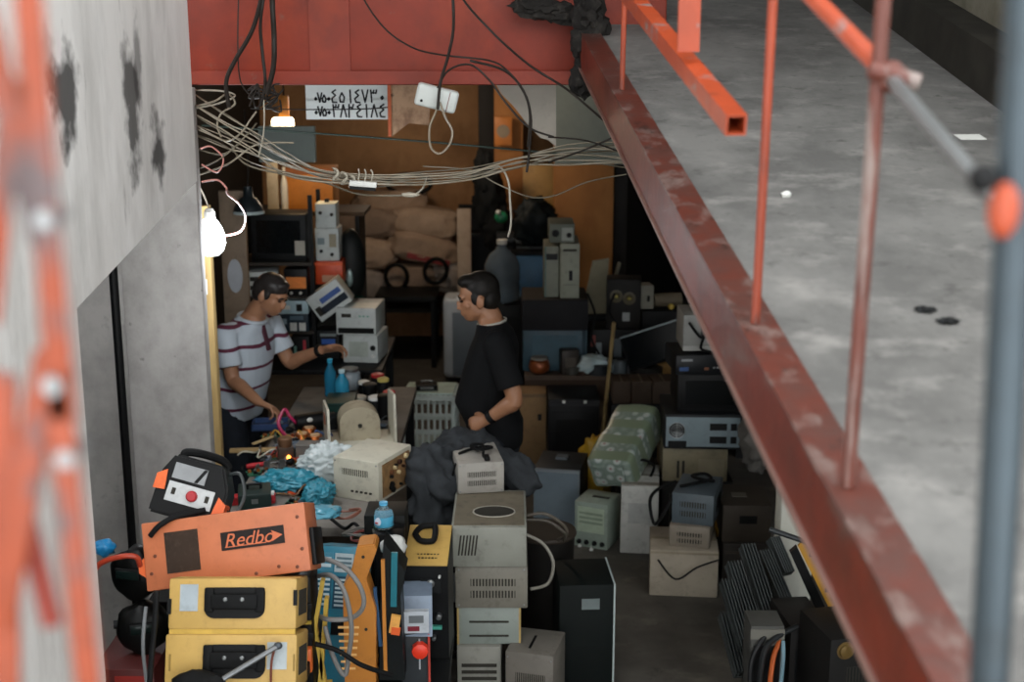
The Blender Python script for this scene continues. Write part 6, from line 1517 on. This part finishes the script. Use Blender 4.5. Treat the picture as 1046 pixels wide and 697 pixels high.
prn = dev('printer', 'pale grey printer with a dark emblem and tangled cord, topmost by the orange beam', 'printer', 698, 738, 322, 357, 7.05, .3, .0, top_of(vc) + .012, mat('#8d8d89', .6, 0, .08, .25), [('plate', 'F', .12, .55, .34, .4, mat('#4a4d4c'), 'emblem', .002), ('plate', 'F', 0, .08, 1.0, .12, mat('#a3a39e'), 'paper_tray', .012), ('handle', 'F', .38, .5, .2, BLACK, .02, .005)])
# dark blue grey stabilizer, boxes beneath
cr1 = dev('floor_carton', 'low beige carton on the floor at the bottom of the boxed row', 'box', 664, 733, 563, 607, 6.2, .34, -.10, 0, mat('#9a9080', .8, 0, .1, .35), [('plate', 'T', 0, .5, 1, .08, mat('#837862'), 'tape', .001), ('plate', 'F', .0, .95, 1, .05, mat('#877c68'), 'flap', .003)])
cr2 = dev('voltage_stabilizer', 'brownish stabilizer with a dark louvre on the low beige carton', 'stabilizer', 684, 724, 538, 562, 6.24, .28, -.25, top_of(cr1) + .001, mat('#7a7164', .6, 0, .1, .4), [('vent', 'F', 0, .6, .6, .18, 9, mat('#7a7164')), ('vent', 'F', 0, .3, .6, .18, 9, mat('#7a7164'))])
cr3 = dev('voltage_stabilizer', 'dark blue grey stabilizer with a black cord heaped on its top', 'stabilizer', 687, 728, 505, 537, 6.26, .32, -.30, top_of(cr2) + .001, mat('#4a545a', .5, 0, .1, .3), [('vent', 'F', 0, .64, .62, .18, 10, mat('#4a545a')), ('vent', 'F', 0, .34, .62, .18, 10, mat('#4a545a')), ('plate', 'R', 0, .5, .4, .4, BLACK, 'side_vent', .002)])
W, D, H = cr3['dims']
mb = MB(); mb.tube([(-.08, -.08, H + .008), (0, .0, H + .01), (.06, .05, H + .02), (.02, .09, H + .03), (-.04, .04, H + .03), (.03, -.02, H + .035), (.08, .02, H + .02)], .009, 7); mb.build('cord', RUBBER, cr3)
q = [at(690, 492, 6.5), at(672, 500, 6.42), at(664, 512, 6.35), at(668, 535, 6.3), at(676, 528, 6.28), at(686, 510, 6.3)]
mb = MB(); mb.tube(q, .009, 8); o = mb.build('black_cable', RUBBER); recentre(o, q[0]); tag(o, 'thick black cable drooping beside the dark blue grey stabilizer', 'cable')
q = [gz(652, 586, .008), gz(690, 600, .008), gz(715, 596, .008), gz(732, 588, .008)]
q = [at(672, 572, 6.19), at(690, 592, 6.17), at(712, 580, 6.14), at(735, 572, 6.1)]
mb = MB(); mb.tube(q, .005, 7); o = mb.build('black_cable', RUBBER); recentre(o, q[0]); tag(o, 'thin black cable across the face of the low beige carton', 'cable')
d1 = dev('brown_chest', 'dark brown chest on the floor by the white column', 'chest', 738, 788, 556, 604, 6.32, .36, -.05, 0, mat('#2a2622', .6, 0, .15, .3), [('slots', 'F', 0, .5, .6, .3, 3, False), ('plate', 'F', 0, .8, .9, .06, mat('#3a342d'), 'edge', .004)])
d2 = dev('brown_case', 'dark brown case with a black finger slot atop the dark chest', 'case', 738, 788, 517, 555, 6.34, .34, -.05, top_of(d1) + .001, mat('#39332c', .6, 0, .15, .3), [('plate', 'F', .02, .62, .36, .22, BLACK, 'finger_slot', .002), ('plate', 'T', -.1, .5, .3, .2, mat('#5a554c'), 'tag', .002)])
dev('yellow_box', 'small yellow box glimpsed between the stabilizer and the dark case', 'box', 731, 741, 537, 549, 6.55, .1, 0, None, mat('#a5811f', .6), [('plate', 'F', 0, .5, .6, .5, mat('#b5942f'), 'label')])
dev('dark_crate', 'dark crate behind the small yellow box', 'crate', 731, 742, 549.5, 600, 6.54, .14, 0, 0, DARK, [('plate', 'F', 0, .5, .6, .8, BLACK, 'panel')])
crump('cloth_rag', 'grey cloth hanging down beside the rack unit', 'cloth', at(772, 486, 6.72), (.10, .08, .17), 81, mat('#5d5a56', .95, 0, .2, .2), .35, 2.2, 4, False)
# green-black tower near the stack
u_ = dev('computer_tower', 'dark green computer tower with a bright edge strip near the beige stack', 'computer', 571, 628, 598, 692, 5.22, .30, .06, 0, mat('#080f0e', .65, 0, .1, .12), [('plate', 'F', .06, .82, .32, .10, mat('#6a7474', .4), 'badge', .003), ('plate', 'F', .485, .5, .03, 1.0, mat('#a9b5b3', .35, 0, .05, .1), 'edge_strip', .006), ('plate', 'T', .485, .5, .03, 1.0, mat('#a9b5b3', .35, 0, .05, .1), 'edge_strip', .003), ('plate', 'F', 0, .4, .7, .005, BLACK, 'seam', .001)])
crump('crushed_can', 'crushed teal can on the floor in front of the dark tower', 'can', V((at(579, 684, 5.02).x, 5.04, 0)), (.04, .03, .03), 91, mat('#2a5f68', .35, .4), .25, 2, 3)
for i, (u, v, lab) in enumerate([(592, 559, 'tiny pale bolt on the floor by the pale greenish box'), (604, 563, 'tiny pale bolt on the floor toward the whitish carton')]):
    p = gz(u, v, 0); mb = MB(); mb.cyl((0, 0, .003), (0, 0, .012), .012, n=6); mb.cyl((0, 0, .012), (.0, .03, .014), .005, n=8); o = mb.build('bolt', WHITEP, None, 30, p); tag(o, lab, 'bolt')
# ------------------------------------------------------------------ under the ramp
PY = 5.9
x = at(810, 560, PY).x
r = thing('wooden_column', 'flaky white painted column holding up the ramp', 'column', (x, PY, 0))
zr = rz(PY) - .104
mb = MB(); mb.box((0, 0, zr / 2), (.165, .14, zr - .002), bev=.01); mb.build('shaft', layered('#dcdcd0', [('#c5c6ba', (6, 6, 2), .4, .7, .8, 6), ('#85847a', (14, 14, 4), .6, .72, .85, 6)], name='flaky_white'), r)
mb = MB(); mb.box((0, 0, .05), (.2, .18, .1), bev=.006); mb.build('plinth', mat('#5a574e', .8), r)
for (u, v) in ((812, 505), (812, 520)):
    q = at(u, v, PY - .075); mb = MB(); mb.cyl((q.x - x, -.068, q.z), (q.x - x, -.078, q.z), .016, n=12); mb.build('bolt', BLACK, r)
# leaning yellow plate
YY = 5.25
c = at(838, 588, YY); r = thing('steel_plate', 'amber painted steel plate leaning in front of the white column', 'plate', (c.x, YY, 0), (0, 0, 0))
pts = [at(816, 556, YY), at(826, 540, YY), at(860, 628, YY), at(850, 640, YY)]
pts = [at(815, 558, YY), at(838, 536, YY), at(872, 600, YY), at(856, 640, YY)]
mb = MB(); mb.prism([V((p.x - c.x, 0, p.z)) for p in pts], (0, .012, 0)); mb.build('plate', mat('#bd8a2a', .5, 0, .1, .3), r)
for (u, v) in ((829, 567), (845, 603)):
    q = at(u, v, YY); mb = MB(); mb.box((q.x - c.x, -.002, q.z), (.02, .003, .018)); mb.build('hole', SLOT, r)
zl = at(856, 640, YY).z
mb = MB(); mb.prism([V((at(815, 560, YY).x - c.x, .013, at(815, 560, YY).z)), V((at(852, 642, YY).x - c.x, .013, zl)), V((at(850, 660, YY).x - c.x, .013, at(850, 660, YY).z)), V((at(808, 566, YY).x - c.x, .013, at(808, 566, YY).z))], (0, .03, 0)); mb.build('backing', BLACK, r)
for u in (835, 856):
    q = at(u, 640, YY); mb = MB(); mb.box((q.x - c.x, .05, (q.z) / 2), (.03, .03, q.z)); mb.build('leg', BLACK, r)
# black bar
q0, q1 = at(786, 541, 5.2), at(842, 560, 5.14)
mb = MB(); dd = q1 - q0; mb.cyl(V((0, 0, 0)), dd * 1.25, .012, n=10); o = mb.build('steel_bar', mat('#2b2f31', .4, .4), None, 30, q0); tag(o, 'dark steel bar sticking out level before the white column', 'bar')
# heat sinks
HS = mat('#4c5150', .4, .5, .2, .3)
hsb = dev('black_stand', 'black stand beneath the leaning finned bars', 'stand', 752, 800, 612, 672, 5.62, .3, 0, 0, mat('#111212', .7), [('plate', 'F', 0, .5, .8, .8, BLACK, 'panel')])
def heatsink(A, B, w, label):
    r = thing('heat_sink', label, 'heat sink', A, (0, 0, 0), 'black finned heat sinks')
    d = B - A; q = d.to_track_quat('Y', 'Z').to_matrix().to_4x4(); L_ = d.length
    def put(mb, nm, m):
        for v in mb.bm.verts: v.co = q @ v.co
        mb.build(nm, m, r)
    mb = MB(); mb.box((0, L_ / 2, 0), (w, L_, .012)); put(mb, 'base', HS)
    for i in range(5):
        mb = MB(); mb.box((-w / 2 + w * (i + .5) / 5, L_ / 2, .024), (.005, L_, .036)); put(mb, 'fin', HS)
    for k in (.1, .5, .9):
        mb = MB(); mb.cyl((-w * .5, L_ * k, .0), (-w * .62, L_ * k, .0), .006, n=8); put(mb, 'stud', STEEL)
for (a0, b0, y0, a1, b1, y1, w, lab) in [
    (762, 560, 5.60, 786, 634, 5.30, .075, 'black finned bar leaning tallest in the row beside the white column'),
    (748, 578, 5.52, 772, 652, 5.22, .075, 'black finned bar leaning second from the open floor'),
    (742, 596, 5.44, 762, 664, 5.16, .070, 'black finned bar leaning low with a pale edge, third of the row'),
    (741, 630, 5.34, 757, 692, 5.06, .070, 'black finned bar nearest the floor at the row end'),
    (779, 566, 5.66, 800, 616, 5.46, .070, 'short black finned bar against the white column, below the steel bar'),
    (788, 552, 5.72, 803, 588, 5.60, .060, 'shortest black finned bar tucked right at the white column')]:
    heatsink(at(a0, b0, y0), at(a1, b1, y1), w, lab)
sc_ = dev('steel_trestle', 'grey steel trestle propping up the finned heat sinks', 'trestle', 766, 800, 640, 700, 4.93, .16, .0, 0, mat('#4a4a46', .6, .2), [('plate', 'F', 0, .92, 1.02, .1, mat('#6e6c64'), 'top_rail', .006), ('plate', 'F', 0, .45, .8, .7, BLACK, 'opening', .002)])
for i, (q, c, lab, w_) in enumerate([
    ([at(795, 637, 5.0), at(798, 650, 4.95), at(790, 672, 4.9), at(786, 705, 4.85)], '#b5561f', 'orange cable drooping from the trestle under the amber plate', .011),
    ([at(790, 640, 4.98), at(778, 655, 4.92), at(768, 675, 4.9), at(766, 705, 4.88)], '#1a1b1c', 'black cable drooping from the trestle, next to the finned sinks', .012),
    ([at(815, 640, 4.96), at(792, 652, 4.92), at(780, 668, 4.88), at(775, 705, 4.86)], '#202223', 'black cable drooping from the trestle between orange and other cables', .012),
    ([at(800, 655, 4.92), at(800, 675, 4.88), at(797, 705, 4.86)], '#6f8f9c', 'pale blue cable hanging beside the orange one', .009)]):
    mb = MB(); mb.tube(q, w_, 8); o = mb.build('drooping_cable', mat(c, .45)); recentre(o, q[0]); tag(o, lab, 'cable')
dev('red_box', 'dark box with a red corner behind the drooping cables', 'box', 806, 846, 640, 700, 5.0, .3, .1, 0, mat('#1d1b1a', .6), [('plate', 'F', .1, .96, .4, .07, mat('#8f2a1f'), 'red_edge', .004), ('plate', 'F', -.2, .5, .3, .5, DARK, 'panel', .003)])
dev('scrap_machine', 'black machine with a dull brass cap under the stringer', 'machine', 846, 900, 652, 705, 4.7, .3, .2, 0, mat('#191817', .6), [('knob', 'F', -.2, .9, .03, mat('#7a6236', .4, .4)), ('vent', 'F', .1, .5, .5, .5, 8, DARK)])

# small scrap strewn along the bench
random.seed(33)
for i, (u, v, c, w_, h_, lab) in enumerate([(584, 334, '#3a3934', .06, .05, 'small drab tin beside the propped printer lid'), (612, 352, '#20262a', .09, .07, 'small blackish box in front of the black case, next to the wooden pole'), (634, 352, '#5d666b', .05, .09, 'small upright grey canister beside the slanting television'),
        (646, 358, '#7e8386', .03, .08, 'slim pale canister touching the slanting television'), (596, 372, '#3b2a20', .05, .05, 'little brown tin between the dark tin and the pale bag'), (660, 376, '#1d1c1a', .12, .06, 'low black tin by the tan wooden block')]):
    p = at(u, v, RY + .04)
    r = thing('scrap_canister', lab, 'canister', (p.x, RY + .06, rbz + .001), (0, 0, random.uniform(-.4, .4)))
    mb = MB()
    mb.lathe([(w_ * .9, 0), (w_, .006), (w_, h_), (w_ * .8, h_ + .006), (.0001, h_ + .006)], n=16); mb.build('body', mat(c, .5, .1, .15, .3), r)
    mb = MB(); mb.lathe([(w_ * .5, h_ + .004), (w_ * .5, h_ + .018), (.0001, h_ + .02)], n=12); mb.build('cap', DARK, r)
for i, (q, lab) in enumerate([([(600, 300), (608, 322), (604, 345), (614, 365)], 'black cord trailing down the propped printer lid'), ([(628, 300), (622, 318), (632, 336), (625, 350)], 'black cord trailing over the twin speaker box'), ([(704, 330), (716, 345), (722, 338), (716, 356), (730, 360)], 'black cord dangling over the face of the pale grey printer'), ([(645, 480), (655, 470), (668, 476), (664, 490), (676, 486)], 'black cord curled between wrapped bundle and beige casing')]):
    Yc = [8.6, 8.72, 6.98, 6.92][i]
    P = [at(u, v, Yc + .01 * k) for k, (u, v) in enumerate(q)]
    mb = MB(); mb.tube(P, .008, 7); o = mb.build('black_cable', RUBBER); recentre(o, P[0]); tag(o, lab, 'cable')
# ------------------------------------------------------------------ overhead wires, lamps, sign
random.seed(21)
def cable(pts, r, m, label, name='cable', group=None, n=6, sub=6):
    mb = MB(); mb.tube(pts, r, n, sub=sub); o = mb.build(name, m, None, 60); recentre(o, pts[0]); return tag(o, label, 'cable', group)
CRM = mat('#8f8674', .5, 0, .08, .2, 30); CRM2 = mat('#6d6656', .5, 0, .08, .2, 30); CRM3 = mat('#aaa393', .5, 0, .05, .1, 30); DKW = mat('#2b2622', .5, 0, .1, .1)
WY = 4.95
base = [(190, 112), (228, 133), (258, 148), (290, 166), (330, 180), (380, 184), (430, 182), (480, 178), (530, 166), (580, 158), (640, 158), (690, 163)]
for i in range(10):
    lay = i % 2; row = i // 2 - 2
    pts = []; ph = i * 2.39
    for k, (u, v) in enumerate(base):
        fan = 2.6 + max(0, (330 - u) / 130) * 7.5 + max(0, (u - 540) / 150) * 4.0
        dv = row * fan + (3.2 if u < 320 or u > 520 else 1.6) * math.sin(k * (1.2 + .13 * i) + ph)
        pts.append(at(u + 5 * math.sin(ph + k), v + dv, (5.33 + .03 * lay) if k == 0 else WY + .035 * lay + .012 * math.sin(k + ph)))
    cable(pts, (.0026, .0030, .0036)[i % 3], (CRM, CRM2, CRM, CRM3)[i % 4], 'cream wire in the sagging bundle strung across below the beam', 'overhead_wire', 'cream wires of the sagging bundle')
# ties around the bundle
for i, (u, v) in enumerate([(343, 178), (352, 182), (360, 185)]):
    pc0 = at(u, v, WY); mb = MB(); q = [pc0 + V((.012 * math.cos(t * 1.1), .022 * math.cos(t * PI / 6), .024 * math.sin(t * PI / 6))) for t in range(26)]
    mb.tube(q, .003, 6, sub=2); o = mb.build('wire_tie', CRM3); recentre(o, q[0]); tag(o, 'pale wire wound round the sagging bundle near the connector', 'wire', 'windings round the wire bundle')
single = [
    ([(204, 92), (226, 93), (240, 98), (222, 106), (204, 112)], CRM3, 'pale wire looping at pillar head just below the beam', .0035),
    ([(204, 110), (218, 104), (232, 96), (240, 106), (226, 116), (222, 128), (226, 140)], CRM, 'pale wire hooked upward close beside the concrete pillar', .004),
    ([(204, 128), (216, 138), (232, 144), (246, 136), (256, 122), (262, 114)], CRM, 'pale wire swinging under the hooked one by the pillar', .004),
    ([(204, 148), (226, 158), (250, 140), (262, 126)], CRM2, 'dull wire rising steeply to the beam by the pillar', .0035),
    ([(205, 182), (232, 168), (262, 148), (300, 146)], CRM, 'pale straight wire climbing from pillar into the bundle', .004),
    ([(206, 176), (222, 164), (246, 146)], CRM2, 'short dull wire climbing from the pillar below the bundle', .003),
    ([(236, 148), (246, 164), (262, 172), (290, 178), (330, 186), (365, 198), (400, 200), (424, 199)], CRM2, 'grey wire drooping lowest under the bundle to a taped joint', .0042),
    ([(424, 199), (432, 192), (436, 180)], CRM3, 'short pale wire rising from the taped joint into the bundle', .004),
    ([(432, 170), (480, 174), (508, 188), (540, 201), (566, 200), (600, 186), (640, 178)], CRM2, 'thin wire swagging in front of the ochre boards', .0028),
    ([(497, 172), (510, 170), (519, 184), (521, 205), (522, 228), (519, 242)], CRM3, 'pale wire end hanging straight down past the dark clothes', .004),
]
for p, m, lab, r_ in single: cable([at(u if u > 207 else u - 12, v, (WY + .01 * (i % 3)) if u > 207 else 5.36) for i, (u, v) in enumerate(p)], r_, m, lab, 'overhead_wire')
mb = MB(); mb.crumple(at(419, 199, WY), (.035, .012, .010), 3, .2, 3, 3); o = mb.build('taped_joint', CRM3); tag(o, 'lumpy pale taped joint on the lowest wire', 'joint')
# connector strip
p = at(371, 188, WY - .02)
r = thing('terminal_block', 'small white terminal block dangling under the wire bundle', 'connector', p, (0, .08, 0))
mb = MB(); mb.box((0, 0, 0), (.105, .03, .022), bev=.004); mb.build('body', WHITEP, r)
mb = MB(); mb.box((0, -.012, -.016), (.10, .01, .012)); mb.build('lower_edge', BLACK, r)
for k in range(3):
    mb = MB(); mb.tube([(-.02 + k * .025, 0, .01), (-.018 + k * .026, 0, .04), (-.022 + k * .024, .01, .055)], .003, 6); mb.build('lead', CRM3, r)
# pink wires round the bulb
PK = mat('#c98a80', .5, 0, .05, .1)
cable([at(205, 152, WY), at(216, 150, WY), at(228, 162, WY), at(222, 176, WY), at(206, 168, WY)], .0035, PK, 'pink wire looping near the pillar above the other pink one', 'pink_wire')
cable([at(206, 186, WY), at(222, 184, WY), at(231, 192, WY), at(232, 198, WY + .05), at(244, 208, WY + .2), at(251, 222, WY + .35), at(246, 236, WY + .45), at(230, 241, WY + .5)], .0042, PK, 'pink wire running down to the glowing bulb', 'pink_wire')
# dark cables on the beam and steel wire
BY = 4.9
dark = [
    ([(276, -140), (272, -60), (268, -10), (258, 30), (240, 62), (231, 84), (234, 110)], .009, 'thick black cable slanting down the beam towards the pillar'),
    ([(278, -140), (274, -60), (270, -10), (266, 24), (268, 54), (271, 86), (266, 108)], .007, 'black cable hanging straight down the beam by the thick slanting one'),
    ([(286, -140), (282, -60), (278, -10), (280, 40), (279, 70), (272, 96)], .011, 'thickest black cable hanging down the beam above the warm lamp'),
    ([(252, -140), (248, -60), (244, -10), (243, 50), (246, 84), (258, 100)], .003, 'thin dark wire on the beam nearest the plaster wall'),
    ([(448, -140), (456, -60), (462, -10), (463, 30), (457, 60), (450, 84), (447, 112)], .006, 'black cable dropping to the white switch box'),
    ([(340, -140), (350, -60), (368, -8), (392, 28), (420, 48), (450, 56), (500, 62), (520, 74), (535, 94), (541, 118), (539, 150)], .0035, 'thin dark cable curving across the beam and down past its edge'),
    ([(454, -140), (462, -60), (468, -10), (500, 30), (540, 66), (580, 92), (620, 126), (645, 148)], .0045, 'dark cable crossing the beam diagonally to the ramp stringer'),
    ([(447, 90), (458, 72), (480, 66), (500, 82), (516, 104), (540, 130), (566, 140)], .004, 'dark cable looping above the white switch box'),
    ([(480, 62), (515, 72), (534, 92), (542, 118), (541, 150), (538, 176)], .005, 'dark cable bowing down in front of the white hanging sheet'),
    ([(560, 140), (600, 144), (640, 158)], .0035, 'dark cable end sagging near the stringer'),
    ([(560, 166), (600, 152), (640, 134)], .004, 'dark cable rising to the stringer over the grey panel'),
]
for p, r_, lab in dark: cable([at(u, v, BY) for u, v in p], r_, DKW, lab, 'black_cable')
cable([at(206, 128, 6.2), at(320, 136, 6.2), at(450, 146, 6.2), at(560, 156, 6.2), at(660, 164, 6.2)], .005, mat('#3a4a42', .5), 'taut dark green wire stretched across the whole opening', 'green_wire')
cable([at(256, 111, 6.0), at(312, 112, 6.0), at(380, 111, 6.0), at(425, 106, 6.0)], .003, DKW, 'thin dark wire running in front of paper sign to the switch box', 'black_cable')
# brown knot of wires at beam bottom
for i in range(6):
    pc0 = at(262 + 3 * i, 96 + 3 * (i % 3), BY + .05); q = [pc0 + V((random.uniform(-.05, .05), random.uniform(-.02, .02), random.uniform(-.05, .05))) for _ in range(6)]
    cable(q, .004, DKW, 'dark wire in the knot below the beam by the warm lamp', 'black_cable', 'knotted dark wires below the beam')
cable([at(269, 100, BY), at(270, 122, BY), at(268, 144, BY), at(264, 160, BY)], .003, CRM3, 'short white wire hanging from the dark knot', 'overhead_wire')
# white switch box
r = thing('switch_box', 'white plastic switch box dangling askew on a black cable', 'switch box', at(446, 100, 4.98), (.12, .25, .1))
mb = MB(); mb.box((0, 0, 0), (.16, .05, .085), bev=.012, seg=3); mb.build('case', mat('#c2c7c3', .4, 0, .05, .12), r)
mb = MB(); mb.box((.045, -.026, .0), (.003, .004, .075)); mb.build('seam', mat('#8a6a66'), r)
mb = MB(); mb.cyl((-.055, -.024, -.02), (-.055, -.030, -.02), .005); mb.build('button', BLACK, r)
q = [at(449, 94, 4.93), at(446, 112, 4.93), at(439, 130, 4.93), at(440, 150, 4.93), at(449, 157, 4.93), at(459, 148, 4.93), at(462, 134, 4.93), at(455, 120, 4.93), at(449, 104, 4.93)]
cable(q, .0045, mat('#8d8270', .5), 'grey brown cable hanging in a loop below the white switch box', 'cable')
# paper sign with phone numbers
SYY = 6.05
A, B = at(312.5, 104.5, SYY), at(397, 104.5, SYY); Hs = zat(87, SYY) - zat(122, SYY)
sg = thing('paper_sign', 'white paper sign with two lines of hand-written phone numbers', 'sign', (A + B) / 2)
mb = MB(); mb.box((0, 0, 0), (B.x - A.x, .006, Hs)); mb.build('sheet', mat('#cfd4d2', .7, 0, .03, .08), sg)
INK = mat('#15161a', .7, 0, 0, 0)
Ms = Matrix.Translation((0, -.0035, 0)) @ Matrix.Rotation(PI / 2, 4, 'X')
Ws = B.x - A.x
GL = {'0': [[(.22, .40), (.36, .52), (.46, .38), (.32, .28), (.22, .40)]], '1': [[(.3, 1), (.34, 0)]],
      '2': [[(.12, 1), (.10, .0)], [(.12, .78), (.45, .72), (.55, 1)]], '3': [[(.06, 1), (.14, .05)], [(.08, .82), (.30, .74), (.34, .98)], [(.33, .78), (.56, .74), (.62, 1)]],
      '4': [[(.52, 1), (.16, .82), (.48, .58), (.12, .34), (.2, .06), (.6, .04)]], '5': [[(.3, .78), (.08, .42), (.14, .08), (.46, .08), (.54, .42), (.3, .78)]],
      '7': [[(.02, 1), (.3, .05), (.58, 1)]], '8': [[(.02, .02), (.3, .98), (.6, .04)]]}
def digits(seq, x0, dx, z, h, t):
    x = x0
    for ch in seq:
        mb = MB()
        for st_ in GL[ch]:
            for p, q in zip(st_, st_[1:]):
                P = V((x + p[0] * h * .8, z + p[1] * h - h / 2, 0)); Q = V((x + q[0] * h * .8, z + q[1] * h - h / 2, 0)); d_ = Q - P
                mb.box((P + Q) / 2, (d_.length + t * .5, t, .0012), rot=Euler((0, 0, math.atan2(d_.y, d_.x))))
        for v in mb.bm.verts: v.co = Ms @ v.co
        mb.build('lettering', INK, sg, 0); x += dx
digits('0750', -Ws * .41, Ws * .052, Hs * .13, .045, .008)
digits('451', -Ws * .20, Ws * .10, Hs * .17, .060, .0075)
digits('4730', Ws * .08, Ws * .10, Hs * .17, .060, .0075)
digits('0750', -Ws * .41, Ws * .052, -Hs * .27, .045, .008)
digits('3824184', -Ws * .18, Ws * .093, -Hs * .25, .060, .0075)
mb = MB(); mb.cyl(at(312, 86, SYY) - sg.location, at(312, 60, SYY) - sg.location, .0025, n=6); mb.cyl(at(395, 86, SYY) - sg.location, at(395, 60, SYY) - sg.location, .0025, n=6); mb.build('hanging_string', DKW, sg)
# bulbs
BG = bpy.data.materials.new('bulb_glow'); BG.use_nodes = True
bb_ = BG.node_tree.nodes['Principled BSDF']; bb_.inputs['Base Color'].default_value = (1, 1, 1, 1); bb_.inputs['Emission Color'].default_value = (.95, .97, 1, 1); bb_.inputs['Emission Strength'].default_value = 14
WG = bpy.data.materials.new('warm_glow'); WG.use_nodes = True
bb_ = WG.node_tree.nodes['Principled BSDF']; bb_.inputs['Emission Color'].default_value = (1, .78, .48, 1); bb_.inputs['Emission Strength'].default_value = 12
pB = at(215, 238, 5.45)
r = thing('light_bulb', 'large glowing white bulb hanging beside the concrete pillar', 'light bulb', pB)
mb = MB(); mb.lathe([(.0001, -.10), (.03, -.096), (.052, -.075), (.062, -.045), (.06, -.01), (.048, .025), (.032, .05), (.024, .06), (.0001, .06)], n=24); mb.build('globe', BG, r, 60)
mb = MB(); mb.lathe([(.022, .058), (.024, .062), (.024, .09), (.015, .105), (.0001, .105)], n=16); mb.build('socket', WHITEP, r)
mb = MB(); mb.tube([(0, 0, .1), (-.02, .0, .16), (-.05, -.02, .25), (-.06, -.05, .40)], .004, 6); mb.build('cord', CRM3, r)
LIGHTS = [('bulb_light', pB + V((.10, -.02, -.03)), (.90, .95, 1.0), 1.0, .06)]
pW_ = at(289, 127, 8.0)
r = thing('hanging_lamp', 'warm lit lamp hanging on an orange holder under the beam', 'lamp', pW_)
mb = MB(); mb.box((0, 0, 0), (.13, .08, .085), bev=.02, seg=3); mb.build('lit_shade', WG, r, 60)
mb = MB(); mb.box((.01, 0, .09), (.06, .04, .17), bev=.006); mb.build('holder', mat('#c07a28', .5), r)
mb = MB(); mb.tube([(.01, 0, .15), (.012, 0, .3)], .006, 6, sub=1); mb.build('cord', DKW, r)
mb = MB(); mb.prism([(-.05, -.01, -.03), (-.105, -.01, -.035), (-.06, -.01, .02), (-.05, -.01, .02)], (0, .03, 0)); mb.build('reflector', mat('#9fb8c4', .3, .4), r)
LIGHTS.append(('warm_light', pW_ + V((.12, .0, -.10)), (1, .66, .34), 1.0, .05))
LIGHTS.append(('back_room_light', V((-.75, 10.0, 2.5)), (1, .80, .60), 1.0, .12))
p = at(254, 212, 7.3)
r = thing('pendant_lamp', 'dark domed pendant lamp with its lit lower rim painted pale over the shelf unit', 'lamp', p)
mb = MB(); mb.lathe([(.085, -.02), (.08, .0), (.05, .05), (.03, .06), (.025, .12), (.0001, .12)], n=24); mb.build('shade', mat('#2a3134', .4, .2), r, 60)
mb = MB(); mb.lathe([(.088, -.035), (.09, -.03), (.086, -.018), (.0001, -.018)], n=24); mb.build('rim', mat('#b9c6c6', .35), r)  # pale colour stands in for the lit rim
mb = MB(); mb.tube([(0, 0, .12), (.01, 0, .3), (0, 0, .55)], .006, 6); mb.build('cord', DKW, r)
# torn poster, white sheet, small frames at the back
r = thing('poster', 'torn brownish poster with dark spots pinned beside the paper sign', 'poster', at(422, 110, 5.9))
mb = MB(); mb.prism([(-.10, 0, -.13), (-.02, 0, -.07), (.07, 0, -.08), (.09, 0, .14), (-.10, 0, .14)], (0, .006, 0)); mb.build('sheet', layered('#b08e70', [('#7a5a44', (12, 12, 12), .45, .65, .8, 5), ('#3a2c22', (20, 20, 20), .66, .74, .9, 4)], name='torn_poster'), r)
mb = MB(); mb.box((-.108, -.002, .005), (.014, .008, .27)); mb.build('orange_edge', mat('#b5562c', .6), r)
mb = MB()

hs0 = at(538, 110, 5.75)
mb.prism([at(u, v, 5.75) - hs0 for u, v in ((503, 80), (568, 80), (568, 150), (560, 143), (552, 141), (538, 126), (524, 108), (512, 96))], (0, .01, 0))
o = mb.build('hanging_sheet', mat('#b9b2a6', .8, 0, .1, .15), None, 30, hs0); tag(o, 'pale sheet draped below the beam in front of the ochre boards', 'sheet')
r = thing('wall_clock', 'square ochre frame with a round pale dial on the ochre upright', 'clock', at(514, 134, 11.1))
mb = MB(); mb.box((0, 0, 0), (.15, .03, .24), bev=.004); mb.build('frame', mat('#c0762e', .5), r)
mb = MB(); mb.cyl((0, -.016, 0), (0, -.022, 0), .055, n=24); mb.build('dial', mat('#8a7a62', .5), r)
WORLD, EXPO = 3.9, -0.1
# ------------------------------------------------------------------ light
w = bpy.data.worlds.new('world'); SC.world = w; w.use_nodes = True
bg = w.node_tree.nodes['Background']
bg.inputs['Color'].default_value = (.97, .99, 1.0, 1); bg.inputs['Strength'].default_value = WORLD
def plight(name, loc, col, power, r=.05):
    l = bpy.data.lights.new(name, 'POINT'); l.color = col; l.energy = power; l.shadow_soft_size = r
    o = bpy.data.objects.new(name, l); COL.objects.link(o); o.location = loc; return o
vs = SC.view_settings; vs.view_transform = 'Standard'; vs.look = 'None'; vs.gamma = 1; vs.use_curve_mapping = False
vs.exposure = EXPO
SC.cycles.use_denoising = True
SC.cycles.max_bounces = 6

POW = {'bulb_light': 18, 'warm_light': 9, 'back_room_light': 32}
for nm, lc, cl, pw, rr in LIGHTS: plight(nm, lc, cl, POW[nm], rr)
